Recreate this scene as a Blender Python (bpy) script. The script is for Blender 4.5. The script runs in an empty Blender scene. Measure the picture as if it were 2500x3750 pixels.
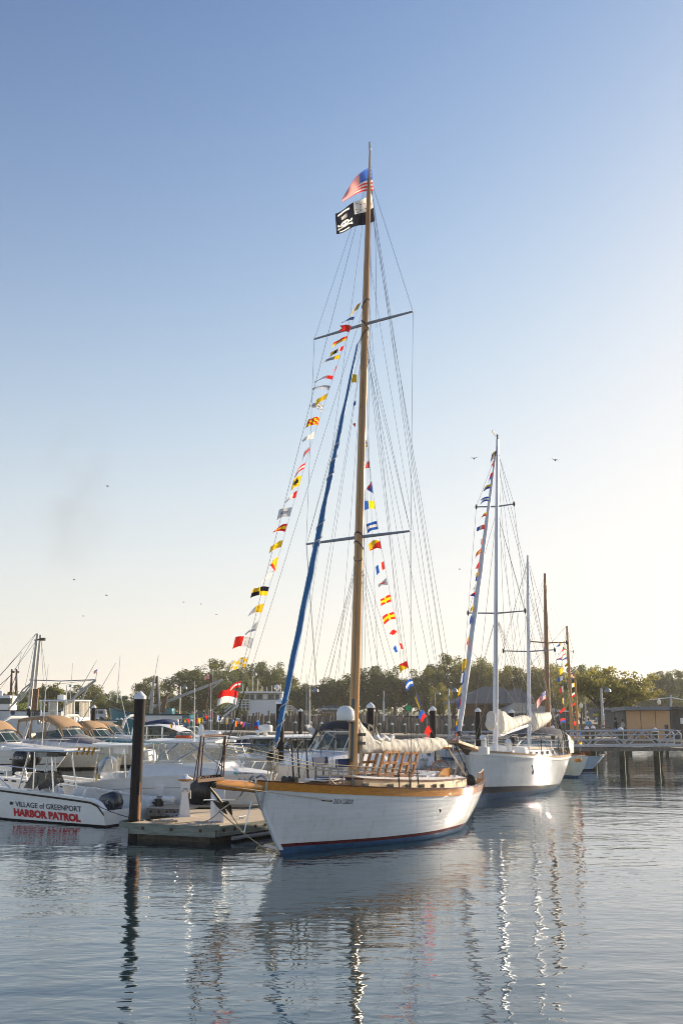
import bpy, math, random
from mathutils import Vector, Matrix
R = math.radians
S = bpy.context.scene
COL = S.collection
rnd = random.Random(7)

# ------------------------------------------------------------------ camera
F = 3646.0            # focal length in photo pixels (35 mm on a 36 mm tall frame)
EYE = 3.5             # eye height above the water
TH = math.atan(725.0 / F)
cam = bpy.data.objects.new('camera', bpy.data.cameras.new('camera'))
COL.objects.link(cam)
cam.data.sensor_fit = 'VERTICAL'; cam.data.sensor_height = 36.0; cam.data.sensor_width = 24.0
cam.data.lens = 35.0
cam.data.clip_start = 0.1; cam.data.clip_end = 6000
cam.location = (0, 0, EYE); cam.rotation_euler = (R(90) + TH, 0, 0)
S.camera = cam

# ------------------------------------------------------------------ light
SUN_AZ, SUN_EL = R(50), R(13.5)       # to the right of and beyond the boats, low
S.world = bpy.data.worlds.new('World'); S.world.use_nodes = True
wn = S.world.node_tree; wn.nodes.clear()
sky = wn.nodes.new('ShaderNodeTexSky'); sky.sky_type = 'NISHITA'; sky.sun_disc = False
sky.sun_elevation = SUN_EL; sky.sun_rotation = SUN_AZ
sky.altitude = 0; sky.air_density = 1.0; sky.dust_density = 0.8; sky.ozone_density = 1.0
EXPO = 1.15; SKY = 0.13
def wmath(op, a, b=None, c=None):
    q = wn.nodes.new('ShaderNodeMath'); q.operation = op
    for i, k in enumerate((a, b, c)):
        if k is None: continue
        if isinstance(k, (int, float)): q.inputs[i].default_value = k
        else: wn.links.new(k, q.inputs[i])
    return q.outputs[0]
# evening haze low in the sky, and a soft shoulder so that the bright part stays pale instead of yellow
wtc = wn.nodes.new('ShaderNodeTexCoord'); wsx = wn.nodes.new('ShaderNodeSeparateXYZ'); wn.links.new(wtc.outputs['Generated'], wsx.inputs[0])
wel = wmath('MAXIMUM', wsx.outputs[2], 0.0)
whz = wmath('MULTIPLY', wmath('EXPONENT', wmath('MULTIPLY', wel, -1 / math.exp(-1.722))), .871)
wsc = wn.nodes.new('ShaderNodeSeparateColor'); wcc = wn.nodes.new('ShaderNodeCombineColor'); wn.links.new(sky.outputs[0], wsc.inputs[0])
for i, (g_, p_, h_) in enumerate(((2.30, 1.96, .662), (2.06, 1.834, .678), (2.17, 1.805, .618))):
    y_ = wmath('MULTIPLY', wmath('POWER', wmath('MULTIPLY', wsc.outputs[i], 0.1), p_), math.exp(g_))
    y_ = wmath('MULTIPLY', y_, wmath('SUBTRACT', 1.0, whz)); y_ = wmath('ADD', y_, wmath('MULTIPLY', whz, math.exp(h_)))
    y_ = wmath('SUBTRACT', 1.0, wmath('EXPONENT', wmath('MULTIPLY', y_, -1 / .96)))
    wn.links.new(wmath('MULTIPLY', y_, .96 / (SKY * 2 ** EXPO)), wcc.inputs[i])
bg = wn.nodes.new('ShaderNodeBackground'); bg.inputs['Strength'].default_value = SKY
wo = wn.nodes.new('ShaderNodeOutputWorld')
wn.links.new(wcc.outputs[0], bg.inputs[0]); wn.links.new(bg.outputs[0], wo.inputs[0])
sun = bpy.data.objects.new('sun', bpy.data.lights.new('sun', 'SUN')); COL.objects.link(sun)
sun.data.energy = 4.8; sun.data.angle = R(0.5); sun.data.color = (1.0, 0.82, 0.58)
sd = Vector((math.sin(SUN_AZ) * math.cos(SUN_EL), math.cos(SUN_AZ) * math.cos(SUN_EL), math.sin(SUN_EL)))
sun.rotation_euler = sd.to_track_quat('Z', 'Y').to_euler()
S.view_settings.view_transform = 'Standard'; S.view_settings.look = 'None'
S.view_settings.exposure = EXPO; S.view_settings.gamma = 1.0
S.cycles.max_bounces = 8; S.cycles.transparent_max_bounces = 16
S.cycles.use_denoising = True; S.cycles.blur_glossy = 0.1; S.cycles.filter_width = 1.0; S.cycles.caustics_reflective = True
S.cycles.sample_clamp_indirect = 0.0

# ------------------------------------------------------------------ pixel helpers (photo pixels to real points)
def ray(px, py):
    u = (px - 1250) / F; v = (1875 - py) / F
    return Vector((u, math.cos(TH) - v * math.sin(TH), math.sin(TH) + v * math.cos(TH)))
def W(px, py, z=0.0):
    d = ray(px, py); k = (z - EYE) / d.z
    return Vector((d.x * k, d.y * k, z))
def P(px, py, Y):
    d = ray(px, py); k = Y / d.y
    return Vector((d.x * k, Y, EYE + d.z * k))
def proj(p):
    y, z = p[1], p[2] - EYE
    f = y * math.cos(TH) + z * math.sin(TH); up = -y * math.sin(TH) + z * math.cos(TH)
    return (1250 + F * p[0] / f, 1875 - F * up / f)

# ------------------------------------------------------------------ tagging
def tag(o, label=None, cat=None, group=None, kind=None):
    if label: o['label'] = label
    if cat: o['category'] = cat
    if group: o['group'] = group
    if kind: o['kind'] = kind
    return o
def thing(name, label, cat, loc=(0, 0, 0), rz=0.0, group=None):
    o = bpy.data.objects.new(name, None); COL.objects.link(o)
    o.empty_display_size = 0.3
    o.location = loc; o.rotation_euler = (0, 0, rz)
    return tag(o, label, cat, group)
KIDS = {}
def clone(root, loc, rz, label=None, group=None, scale=None):
    r = root.copy(); COL.objects.link(r); r.location = loc; r.rotation_euler = (0, 0, rz)
    if label: r['label'] = label
    if group: r['group'] = group
    if scale: r.scale = scale if hasattr(scale, '__len__') else (scale,) * 3
    for ch in KIDS.get(root.name, []):
        c = ch.copy(); COL.objects.link(c); c.parent = r
        KIDS.setdefault(r.name, []).append(c)
        for g in KIDS.get(ch.name, []):
            d = g.copy(); COL.objects.link(d); d.parent = c
            KIDS.setdefault(c.name, []).append(d)
    return r

# ------------------------------------------------------------------ materials
MATS = {}
def mat(name, col, rough=0.5, metal=0.0, var=0.10, scale=6.0, bump=0.0, stretch=(1, 1, 1), col2=None, spec=None, coat=0.0, trans=0.0):
    if name in MATS: return MATS[name]
    m = bpy.data.materials.new(name); m.use_nodes = True
    nt = m.node_tree; b = nt.nodes['Principled BSDF']
    b.inputs['Roughness'].default_value = rough; b.inputs['Metallic'].default_value = metal
    if coat: b.inputs['Coat Weight'].default_value = coat; b.inputs['Coat Roughness'].default_value = 0.06
    if spec is not None: b.inputs['Specular IOR Level'].default_value = spec
    tc = nt.nodes.new('ShaderNodeTexCoord'); mp = nt.nodes.new('ShaderNodeMapping')
    mp.inputs['Scale'].default_value = stretch
    nt.links.new(tc.outputs['Object'], mp.inputs[0])
    nz = nt.nodes.new('ShaderNodeTexNoise'); nz.inputs['Scale'].default_value = scale
    nz.inputs['Detail'].default_value = 5; nz.inputs['Roughness'].default_value = 0.65
    nt.links.new(mp.outputs[0], nz.inputs['Vector'])
    rp = nt.nodes.new('ShaderNodeValToRGB')
    rp.color_ramp.elements[0].position = 0.32; rp.color_ramp.elements[1].position = 0.68
    c2 = col2 or tuple(min(1, c * (1 + var)) for c in col)
    c1 = tuple(c * (1 - var) for c in col) if not col2 else col
    rp.color_ramp.elements[0].color = (*c1, 1); rp.color_ramp.elements[1].color = (*c2, 1)
    nt.links.new(nz.outputs['Fac'], rp.inputs[0]); nt.links.new(rp.outputs[0], b.inputs['Base Color'])
    if rough < 0.9:
        mr = nt.nodes.new('ShaderNodeMapRange'); mr.inputs['To Min'].default_value = max(0.02, rough * 0.8); mr.inputs['To Max'].default_value = min(1, rough * 1.25)
        nt.links.new(nz.outputs['Fac'], mr.inputs['Value']); nt.links.new(mr.outputs[0], b.inputs['Roughness'])
    if bump:
        bp = nt.nodes.new('ShaderNodeBump'); bp.inputs['Distance'].default_value = bump; bp.inputs['Strength'].default_value = 0.6
        nt.links.new(nz.outputs['Fac'], bp.inputs['Height']); nt.links.new(bp.outputs[0], b.inputs['Normal'])
    if trans:   # thin cloth or leaf: some light comes through
        out = nt.nodes['Material Output']; tr = nt.nodes.new('ShaderNodeBsdfTranslucent'); mx = nt.nodes.new('ShaderNodeMixShader')
        mx.inputs[0].default_value = trans
        nt.links.new(rp.outputs[0], tr.inputs[0]); nt.links.new(b.outputs[0], mx.inputs[1]); nt.links.new(tr.outputs[0], mx.inputs[2])
        nt.links.new(mx.outputs[0], out.inputs[0])
    MATS[name] = m
    return m
def glass(name, col, rough=0.03, alpha=0.35):
    """clear vinyl or tinted window: part mirror, part see-through"""
    if name in MATS: return MATS[name]
    m = bpy.data.materials.new(name); m.use_nodes = True; nt = m.node_tree; nt.nodes.clear()
    out = nt.nodes.new('ShaderNodeOutputMaterial'); b = nt.nodes.new('ShaderNodeBsdfPrincipled')
    b.inputs['Base Color'].default_value = (*col, 1); b.inputs['Roughness'].default_value = rough
    t = nt.nodes.new('ShaderNodeBsdfTransparent'); t.inputs[0].default_value = (0.93, 0.95, 0.94, 1)
    mx = nt.nodes.new('ShaderNodeMixShader'); mx.inputs[0].default_value = alpha
    nt.links.new(t.outputs[0], mx.inputs[1]); nt.links.new(b.outputs[0], mx.inputs[2]); nt.links.new(mx.outputs[0], out.inputs[0])
    MATS[name] = m
    return m
def hullmat(name, col, rough=0.16, planks=0.0):
    """painted or gelcoat topsides with faint scuffs and long plank unevenness"""
    m = mat(name, col, rough, var=0.06, scale=1.6, bump=0.008, stretch=(0.35, 0.35, 2.2), coat=0.25)
    nt = m.node_tree; b = nt.nodes['Principled BSDF']; rp = [n for n in nt.nodes if n.type == 'VALTORGB'][0]
    tc = [n for n in nt.nodes if n.type == 'TEX_COORD'][0]; mp = nt.nodes.new('ShaderNodeMapping'); mp.inputs['Scale'].default_value = (3.0, 3.0, .35)
    nt.links.new(tc.outputs['Object'], mp.inputs[0]); nz = nt.nodes.new('ShaderNodeTexNoise'); nz.inputs['Scale'].default_value = 2.5; nz.inputs['Detail'].default_value = 6; nt.links.new(mp.outputs[0], nz.inputs['Vector'])
    r2 = nt.nodes.new('ShaderNodeValToRGB'); r2.color_ramp.elements[0].position = .52; r2.color_ramp.elements[1].position = .78
    r2.color_ramp.elements[0].color = (1, 1, 1, 1); r2.color_ramp.elements[1].color = (.72, .68, .60, 1); nt.links.new(nz.outputs['Fac'], r2.inputs[0])
    mx = nt.nodes.new('ShaderNodeMixRGB'); mx.blend_type = 'MULTIPLY'; mx.inputs[0].default_value = .55; nt.links.new(rp.outputs[0], mx.inputs[1]); nt.links.new(r2.outputs[0], mx.inputs[2]); nt.links.new(mx.outputs[0], b.inputs['Base Color'])
    if planks:   # carvel seams just showing through the paint
        wv = nt.nodes.new('ShaderNodeTexWave'); wv.bands_direction = 'Z'; wv.wave_profile = 'SIN'; wv.inputs['Scale'].default_value = planks; wv.inputs['Distortion'].default_value = .25; wv.inputs['Detail'].default_value = 1
        nt.links.new(tc.outputs['Object'], wv.inputs['Vector']); pw = nt.nodes.new('ShaderNodeMath'); pw.operation = 'POWER'; nt.links.new(wv.outputs['Fac'], pw.inputs[0]); pw.inputs[1].default_value = .12
        b2 = nt.nodes.new('ShaderNodeBump'); b2.inputs['Strength'].default_value = .28; b2.inputs['Distance'].default_value = .012; nt.links.new(pw.outputs[0], b2.inputs['Height'])
        old = b.inputs['Normal'].links[0].from_socket; nt.links.new(old, b2.inputs['Normal']); nt.links.new(b2.outputs[0], b.inputs['Normal'])
    return m
WHITE = hullmat('white_hull_paint', (0.60, 0.625, 0.66))
PLANKW = hullmat('planked_white_paint', (0.64, 0.655, 0.68), 0.14, planks=2.6)
CREAM = hullmat('cream_gelcoat', (0.74, 0.70, 0.61))
GELW = mat('white_gelcoat', (0.77, 0.76, 0.74), 0.25, var=0.05, scale=3)
NAVY = hullmat('navy_paint', (0.008, 0.02, 0.06))
ANTIF = mat('blue_antifouling', (0.010, 0.07, 0.17), 0.6, var=0.35, scale=5)
REDP = hullmat('red_boot_paint', (0.10, 0.012, 0.014))
BLACK = mat('black_plastic', (0.012, 0.012, 0.014), 0.28, var=0.3)
RUB = mat('black_rubber', (0.015, 0.015, 0.016), 0.7, var=0.3)
STEEL = mat('stainless_steel', (0.72, 0.71, 0.68), 0.18, 1.0, var=0.08, scale=20)
ALU = mat('grey_aluminium', (0.33, 0.34, 0.36), 0.38, 0.7, var=0.15, scale=12)
WIRE = mat('rigging_wire', (0.10, 0.10, 0.11), 0.45, 0.6, var=0.2)
ROPE = mat('tan_rope', (0.42, 0.36, 0.26), 0.9, var=0.25, scale=60)
VARN = mat('varnished_wood', (0.40, 0.14, 0.012), 0.14, scale=2.0, stretch=(1, 8, 22), col2=(0.62, 0.27, 0.03), coat=0.8, bump=0.003)
SPAR = mat('varnished_spar', (0.40, 0.18, 0.045), 0.2, scale=2.2, stretch=(9, 9, 0.35), col2=(0.58, 0.30, 0.09), coat=0.35, bump=0.003)
TEAK = mat('bare_teak', (0.28, 0.17, 0.10), 0.6, scale=3, stretch=(1, 14, 14), col2=(0.44, 0.29, 0.17))
DKWOOD = mat('dark_mahogany', (0.10, 0.032, 0.012), 0.25, scale=3, stretch=(1, 8, 8), col2=(0.20, 0.07, 0.025), coat=0.5)
CREAMP = mat('cream_deck_paint', (0.56, 0.44, 0.28), 0.45, var=0.08, scale=4)
DECKW = mat('white_deck_paint', (0.70, 0.69, 0.68), 0.5, var=0.06, scale=5)
CANVAS = mat('cream_sail_cover', (0.66, 0.62, 0.55), 0.8, var=0.14, scale=5, bump=0.05, trans=0.10, stretch=(3, 3, .8))
TANCAN = mat('tan_canvas', (0.42, 0.27, 0.15), 0.8, var=0.12, scale=4, bump=0.01, trans=0.2)
BLUECAN = mat('blue_canvas', (0.004, 0.026, 0.10), 0.75, var=0.2, scale=8)
SAILBLUE = mat('blue_sail_cover', (0.008, 0.13, 0.34), 0.6, var=0.3, scale=7, bump=0.02, stretch=(3, 3, 0.6))
BLACKCAN = mat('black_canvas', (0.010, 0.011, 0.014), 0.6, var=0.3)
GREYCAN = mat('grey_canvas', (0.16, 0.155, 0.18), 0.85, var=0.12, scale=5, bump=0.01)
VINYL = glass('clear_vinyl', (0.55, 0.52, 0.47), 0.12, 0.38)
SMOKE = glass('smoked_acrylic', (0.05, 0.045, 0.04), 0.05, 0.72)
TINT = glass('tinted_window', (0.03, 0.06, 0.06), 0.04, 0.80)
PILEW = mat('weathered_piling', (0.016, 0.013, 0.014), 0.75, scale=1.6, stretch=(10, 10, 0.6), col2=(0.036, 0.030, 0.031), bump=0.012, spec=.15)
PILEG = mat('green_treated_piling', (0.035, 0.05, 0.038), 0.85, scale=2.5, stretch=(5, 5, 0.5), col2=(0.09, 0.11, 0.085), bump=0.015)
TIMBER = mat('grey_green_timber', (0.12, 0.14, 0.12), 0.85, scale=2.2, stretch=(1.2, 1.2, 9), col2=(0.26, 0.28, 0.24), bump=0.012)
OLDWOOD = mat('old_grey_timber', (0.10, 0.085, 0.075), 0.9, scale=2.2, stretch=(8, 8, 0.7), col2=(0.24, 0.21, 0.185), bump=0.02)
CAPW = mat('white_pile_cap', (0.74, 0.75, 0.78), 0.4, var=0.05)
CONC = mat('wet_float_concrete', (0.035, 0.033, 0.028), 0.8, scale=6, col2=(0.10, 0.09, 0.07), bump=0.02)
LEDGE = mat('pale_plank_deck', (0.44, 0.35, 0.25), 0.8, scale=1.4, stretch=(1, 10, 1), col2=(0.62, 0.50, 0.36))
CM = {}
def flat(name, col, rough=0.6, tr=0.0):
    return mat(name, col, rough, var=0.06, scale=9, trans=tr)
FL = {k: mat('flag_' + n, c, 0.75, var=0.12, scale=5, trans=0.58) for k, n, c in (
    ('r', 'red', (0.78, 0.030, 0.022)), ('y', 'yellow', (0.88, 0.55, 0.012)), ('b', 'blue', (0.018, 0.10, 0.48)),
    ('w', 'white', (0.80, 0.79, 0.77)), ('k', 'black', (0.010, 0.011, 0.020)), ('g', 'grey', (0.30, 0.33, 0.42)))}

# ------------------------------------------------------------------ mesh builder
def V(*a): return Vector(a)
class MB:
    def __init__(s): s.v = []; s.f = []; s.m = []; s.cm = 0
    def face(s, idx, m=None): s.f.append(tuple(idx)); s.m.append(s.cm if m is None else m)
    def add(s, vs): n = len(s.v); s.v.extend([tuple(v) for v in vs]); return n
    def poly(s, pts, m=None): n = s.add(pts); s.face(range(n, n + len(pts)), m); return s
    def box(s, c, d, rz=0.0, rot=None, m=None, taper=1.0):
        hx, hy, hz = d[0] / 2, d[1] / 2, d[2] / 2
        M = rot if rot is not None else Matrix.Rotation(rz, 3, 'Z')
        c = Vector(c); vs = []
        for z, k in ((-hz, 1), (hz, taper)):
            for x, y in ((-hx, -hy), (hx, -hy), (hx, hy), (-hx, hy)):
                vs.append(c + M @ Vector((x * k, y * k, z)))
        n = s.add(vs)
        for q in ((0, 3, 2, 1), (4, 5, 6, 7), (0, 1, 5, 4), (1, 2, 6, 5), (2, 3, 7, 6), (3, 0, 4, 7)): s.face([n + i for i in q], m)
        return s
    def beam(s, a, b, w, h, m=None, up=(0, 0, 1)):
        a = Vector(a); b = Vector(b); d = b - a; L = d.length
        if L < 1e-5: return s
        x = d / L; up = Vector(up)
        if abs(x.dot(up)) > 0.98: up = Vector((1, 0, 0))
        y = up.cross(x).normalized(); z = x.cross(y)
        M = Matrix((x, y, z)).transposed()
        return s.box((a + b) / 2, (L, w, h), rot=M, m=m)
    def tube(s, pts, r, n=6, m=None, cap=True):
        pts = [Vector(p) for p in pts]; k = len(pts)
        rs = list(r) if hasattr(r, '__len__') else [r] * k
        prev = None; base = None
        for i, p in enumerate(pts):
            t = (pts[min(i + 1, k - 1)] - pts[max(i - 1, 0)])
            if t.length < 1e-9: t = Vector((0, 0, 1))
            t.normalize()
            if prev is None:
                a = Vector((0, 0, 1)) if abs(t.z) < 0.9 else Vector((1, 0, 0))
                u = t.cross(a).normalized()
            else:
                u = (prev - t * prev.dot(t)).normalized()
            prev = u; w = t.cross(u)
            b0 = s.add([p + (u * math.cos(2 * math.pi * j / n) + w * math.sin(2 * math.pi * j / n)) * rs[i] for j in range(n)])
            if i:
                for j in range(n):
                    s.face((base + j, base + (j + 1) % n, b0 + (j + 1) % n, b0 + j), m)
            elif cap: s.face([b0 + n - 1 - j for j in range(n)], m)
            base = b0
        if cap: s.face([base + j for j in range(n)], m)
        return s
    def lathe(s, prof, c=(0, 0, 0), n=16, m=None, axis=None, sq=False):
        """profile of (radius, height) turned about z, or about the given axis"""
        c = Vector(c); M = Matrix.Identity(3) if axis is None else Vector(axis).to_track_quat('Z', 'Y').to_matrix()
        base = None; off = math.pi / n if sq else 0
        for i, (r, h) in enumerate(prof):
            b0 = s.add([c + M @ Vector((r * math.cos(2 * math.pi * j / n + off), r * math.sin(2 * math.pi * j / n + off), h)) for j in range(n)])
            if i:
                for j in range(n): s.face((base + j, base + (j + 1) % n, b0 + (j + 1) % n, b0 + j), m)
            elif r > 1e-4: s.face([b0 + n - 1 - j for j in range(n)], m)
            base = b0
        if prof[-1][0] > 1e-4: s.face([base + j for j in range(n)], m)
        return s
    def loft(s, rings, closed=True, caps=True, m=None, fm=None):
        base = None; n = len(rings[0])
        for i, rg in enumerate(rings):
            b0 = s.add(rg)
            if i:
                for j in range(n if closed else n - 1):
                    s.face((base + j, base + (j + 1) % n, b0 + (j + 1) % n, b0 + j), fm(i - 1, j) if fm else m)
            elif caps and closed: s.face([b0 + n - 1 - j for j in range(n)], m)
            base = b0
        if caps and closed: s.face([base + j for j in range(n)], m)
        return s
    def prism(s, poly, vec, m=None):
        """closed polygon of 3D points swept by vec"""
        vec = Vector(vec); a = [Vector(p) for p in poly]; n = len(a)
        b0 = s.add(a); b1 = s.add([p + vec for p in a])
        s.face([b0 + n - 1 - j for j in range(n)], m); s.face([b1 + j for j in range(n)], m)
        for j in range(n): s.face((b0 + j, b0 + (j + 1) % n, b1 + (j + 1) % n, b1 + j), m)
        return s
    def ball(s, c, r, n=10, k=6, sc=(1, 1, 1), m=None):
        prof = [(max(1e-5, math.sin(math.pi * i / k)) , -math.cos(math.pi * i / k)) for i in range(k + 1)]
        base = None; c = Vector(c)
        for i, (a, h) in enumerate(prof):
            b0 = s.add([c + Vector((a * math.cos(2 * math.pi * j / n) * r * sc[0], a * math.sin(2 * math.pi * j / n) * r * sc[1], h * r * sc[2])) for j in range(n)])
            if i:
                for j in range(n): s.face((base + j, base + (j + 1) % n, b0 + (j + 1) % n, b0 + j), m)
            base = b0
        return s
    def build(s, name, mats, parent=None, smooth=35, label=None, bevel=0.0, loc=None):
        me = bpy.data.meshes.new(name); me.from_pydata(s.v, [], s.f)
        if not isinstance(mats, (list, tuple)): mats = [mats]
        for m in mats: me.materials.append(m)
        if len(mats) > 1: me.polygons.foreach_set('material_index', s.m)
        if smooth:
            me.polygons.foreach_set('use_smooth', [True] * len(me.polygons))
            me.update()
            me.set_sharp_from_angle(angle=R(smooth))
        me.update()
        o = bpy.data.objects.new(name, me); COL.objects.link(o)
        if parent is not None:
            o.parent = parent; KIDS.setdefault(parent.name, []).append(o)
        if label: o['label'] = label
        if loc: o.location = loc
        if bevel:
            bv = o.modifiers.new('bevel', 'BEVEL'); bv.width = bevel; bv.segments = 2; bv.limit_method = 'ANGLE'
        return o
def rope(a, b, sag=0.0, n=8):
    a = Vector(a); b = Vector(b); out = []
    for i in range(n + 1):
        t = i / n; p = a.lerp(b, t); p.z -= sag * 4 * t * (1 - t); out.append(p)
    return out
def curve(pts):
    """smooth function through (t, value) points"""
    xs = [p[0] for p in pts]; ys = [p[1] for p in pts]; n = len(pts)
    d = [(ys[i + 1] - ys[i]) / (xs[i + 1] - xs[i]) for i in range(n - 1)]
    m = [d[0]] + [0 if d[i - 1] * d[i] <= 0 else 2 * d[i - 1] * d[i] / (d[i - 1] + d[i]) for i in range(1, n - 1)] + [d[-1]]
    def f(t):
        if t <= xs[0]: return ys[0]
        if t >= xs[-1]: return ys[-1]
        i = max(j for j in range(n - 1) if xs[j] <= t)
        h = xs[i + 1] - xs[i]; q = (t - xs[i]) / h
        return ((2 * q ** 3 - 3 * q * q + 1) * ys[i] + (q ** 3 - 2 * q * q + q) * h * m[i] + (3 * q * q - 2 * q ** 3) * ys[i + 1] + (q ** 3 - q * q) * h * m[i + 1])
    return f

# ------------------------------------------------------------------ lettering
def text(s, size, M, material, parent, name='lettering', bold=0.0, shear=0.0, sx=1.0, wrap=None, align='LEFT', label=None, spacing=1.0):
    """flat letters; M maps letter plane (x right, y up) to the parent; wrap(v) moves each point onto a curved surface"""
    cu = bpy.data.curves.new('t', 'FONT'); cu.body = s; cu.size = size; cu.offset = bold; cu.shear = shear
    cu.align_x = align; cu.resolution_u = 3; cu.space_character = spacing
    to = bpy.data.objects.new('t', cu); COL.objects.link(to)
    bpy.context.view_layer.update()
    dg = bpy.context.evaluated_depsgraph_get()
    me = bpy.data.meshes.new_from_object(to.evaluated_get(dg))
    bpy.data.objects.remove(to); bpy.data.curves.remove(cu)
    for v in me.vertices:
        p = Vector((v.co.x * sx, v.co.y, 0)); p = M @ p
        v.co = wrap(p) if wrap else p
    me.materials.clear(); me.materials.append(material)
    me.name = name
    o = bpy.data.objects.new(name, me); COL.objects.link(o); o.parent = parent
    if parent is not None: KIDS.setdefault(parent.name, []).append(o)
    if label: o['label'] = label
    return o

# ------------------------------------------------------------------ boats: a frame with x to the bow, y to port, z up, origin at the bow waterline
class Boat:
    def __init__(s, name, label, cat, bow, stern, group=None, yaw=None, L=None):
        b = Vector(bow); st = Vector(stern)
        h = (b - st); h.z = 0
        s.L = L or h.length; s.rz = math.atan2(h.y, h.x) if yaw is None else yaw
        s.o = Vector((b.x, b.y, 0)); s.root = thing(name, label, cat, s.o, s.rz, group)
        s.M = Matrix.Rotation(s.rz, 3, 'Z'); s.Mi = s.M.inverted()
    def loc(s, px, py, y=0.0):
        """local point on the fore-and-aft plane at offset y that shows at photo pixel px, py"""
        d = s.Mi @ ray(px, py); c = s.Mi @ (Vector((0, 0, EYE)) - s.o)
        k = (y - c.y) / d.y
        return c + d * k
    def locx(s, px, py, x):
        d = s.Mi @ ray(px, py); c = s.Mi @ (Vector((0, 0, EYE)) - s.o)
        k = (x - c.x) / d.x
        return c + d * k
    def w(s, p): return s.o + s.M @ Vector(p)
    def px(s, p): return proj(s.w(p))

class Hull:
    """bx(z), sx(z): stem and stern profile; zs(t) sheer; bd(t), bw(t) half breadth at deck and waterline"""
    def __init__(s, bx, sx, zs, bd, bw, p=1.0, draft=0.35):
        s.bx, s.sx, s.zs, s.bd, s.bw, s.p, s.draft = bx, sx, zs, bd, bw, p, draft
    def pt(s, t, z, side=1, out=0.0):
        a, b = s.bx(z), s.sx(z); x = a + (b - a) * t
        zz = s.zs(t)
        if z >= 0: y = s.bw(t) + (s.bd(t) - s.bw(t)) * min(1.2, z / zz) ** s.p
        else: y = s.bw(t) * max(0, 1 + z / s.draft) ** 0.5
        return Vector((x, side * (y + out), z))
    def side(s, x, z, side=1, out=0.0):
        a, b = s.bx(z), s.sx(z); t = max(0, min(1, (x - a) / (b - a)))
        return s.pt(t, z, side, out)
    def mesh(s, rows, mats, parent, name='hull', n=26, transom=True, out=0.0, tmat=None, ts=None):
        """rows: list of (function t->z, material index of the band above it)"""
        mb = MB(); ts = ts or [(i / n) ** 1.25 for i in range(n + 1)]
        grid = {}
        for sd_ in (1, -1):
            ids = []
            for t in ts:
                ids.append(mb.add([s.pt(t, f(t), sd_, out) for f, _ in rows]))
            for i in range(len(ts) - 1):
                for j in range(len(rows) - 1):
                    q = (ids[i] + j, ids[i + 1] + j, ids[i + 1] + j + 1, ids[i] + j + 1)
                    mb.face(q if sd_ == 1 else q[::-1], rows[j][1])
            grid[sd_] = ids
        if transom:
            a, b = grid[1][-1], grid[-1][-1]
            for j in range(len(rows) - 1):
                mb.face((a + j, b + j, b + j + 1, a + j + 1), rows[j][1] if tmat is None else tmat)
        # bottom and stem closure
        for i in range(len(ts) - 1): mb.face((grid[1][i], grid[-1][i], grid[-1][i + 1], grid[1][i + 1]), rows[0][1])
        for j in range(len(rows) - 1): mb.face((grid[-1][0] + j, grid[1][0] + j, grid[1][0] + j + 1, grid[-1][0] + j + 1), rows[j][1])
        return mb.build(name, mats, parent, smooth=50)
    def deck(s, mats, parent, drop=0.0, t0=0.0, t1=1.0, inset=0.0, n=20, camber=0.04, name='deck', under=0.0):
        mb = MB(); k = 6; base = None
        for i in range(n + 1):
            t = t0 + (t1 - t0) * i / n; z = s.zs(t) - drop
            a = s.pt(t, z); h = max(0.001, a.y - inset)
            row = [Vector((a.x, h * (1 - 2 * j / k), z + camber * (1 - (1 - 2 * j / k) ** 2))) for j in range(k + 1)]
            b0 = mb.add(row)
            if i:
                for j in range(k): mb.face((base + j, b0 + j, b0 + j + 1, base + j + 1)[::-1])
            base = b0
        return mb.build(name, mats, parent, smooth=50)
    def strip(s, lo, hi, thick, mats, parent, name='rub_rail', t0=0.0, t1=1.0, n=28, inner=0.0, sides=(1, -1), pw=1.0):
        """band that follows the hull between heights lo(t) and hi(t), standing proud by thick, going inboard by inner"""
        mb = MB()
        for sd_ in sides:
            rings = []
            for i in range(n + 1):
                t = t0 + (t1 - t0) * (i / n) ** pw
                a0 = s.pt(t, lo(t), sd_, thick); a1 = s.pt(t, hi(t), sd_, thick)
                b1 = s.pt(t, hi(t), sd_, -inner); b0 = s.pt(t, lo(t), sd_, -inner)
                if inner and t < 0.5:
                    for q in (b0, b1):
                        if q.y * sd_ < 0.004: q.y = 0.004 * sd_
                rings.append([a0, a1, b1, b0] if sd_ == 1 else [a1, a0, b0, b1])
            mb.loft(rings)
        return mb.build(name, mats, parent, smooth=40)

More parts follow.
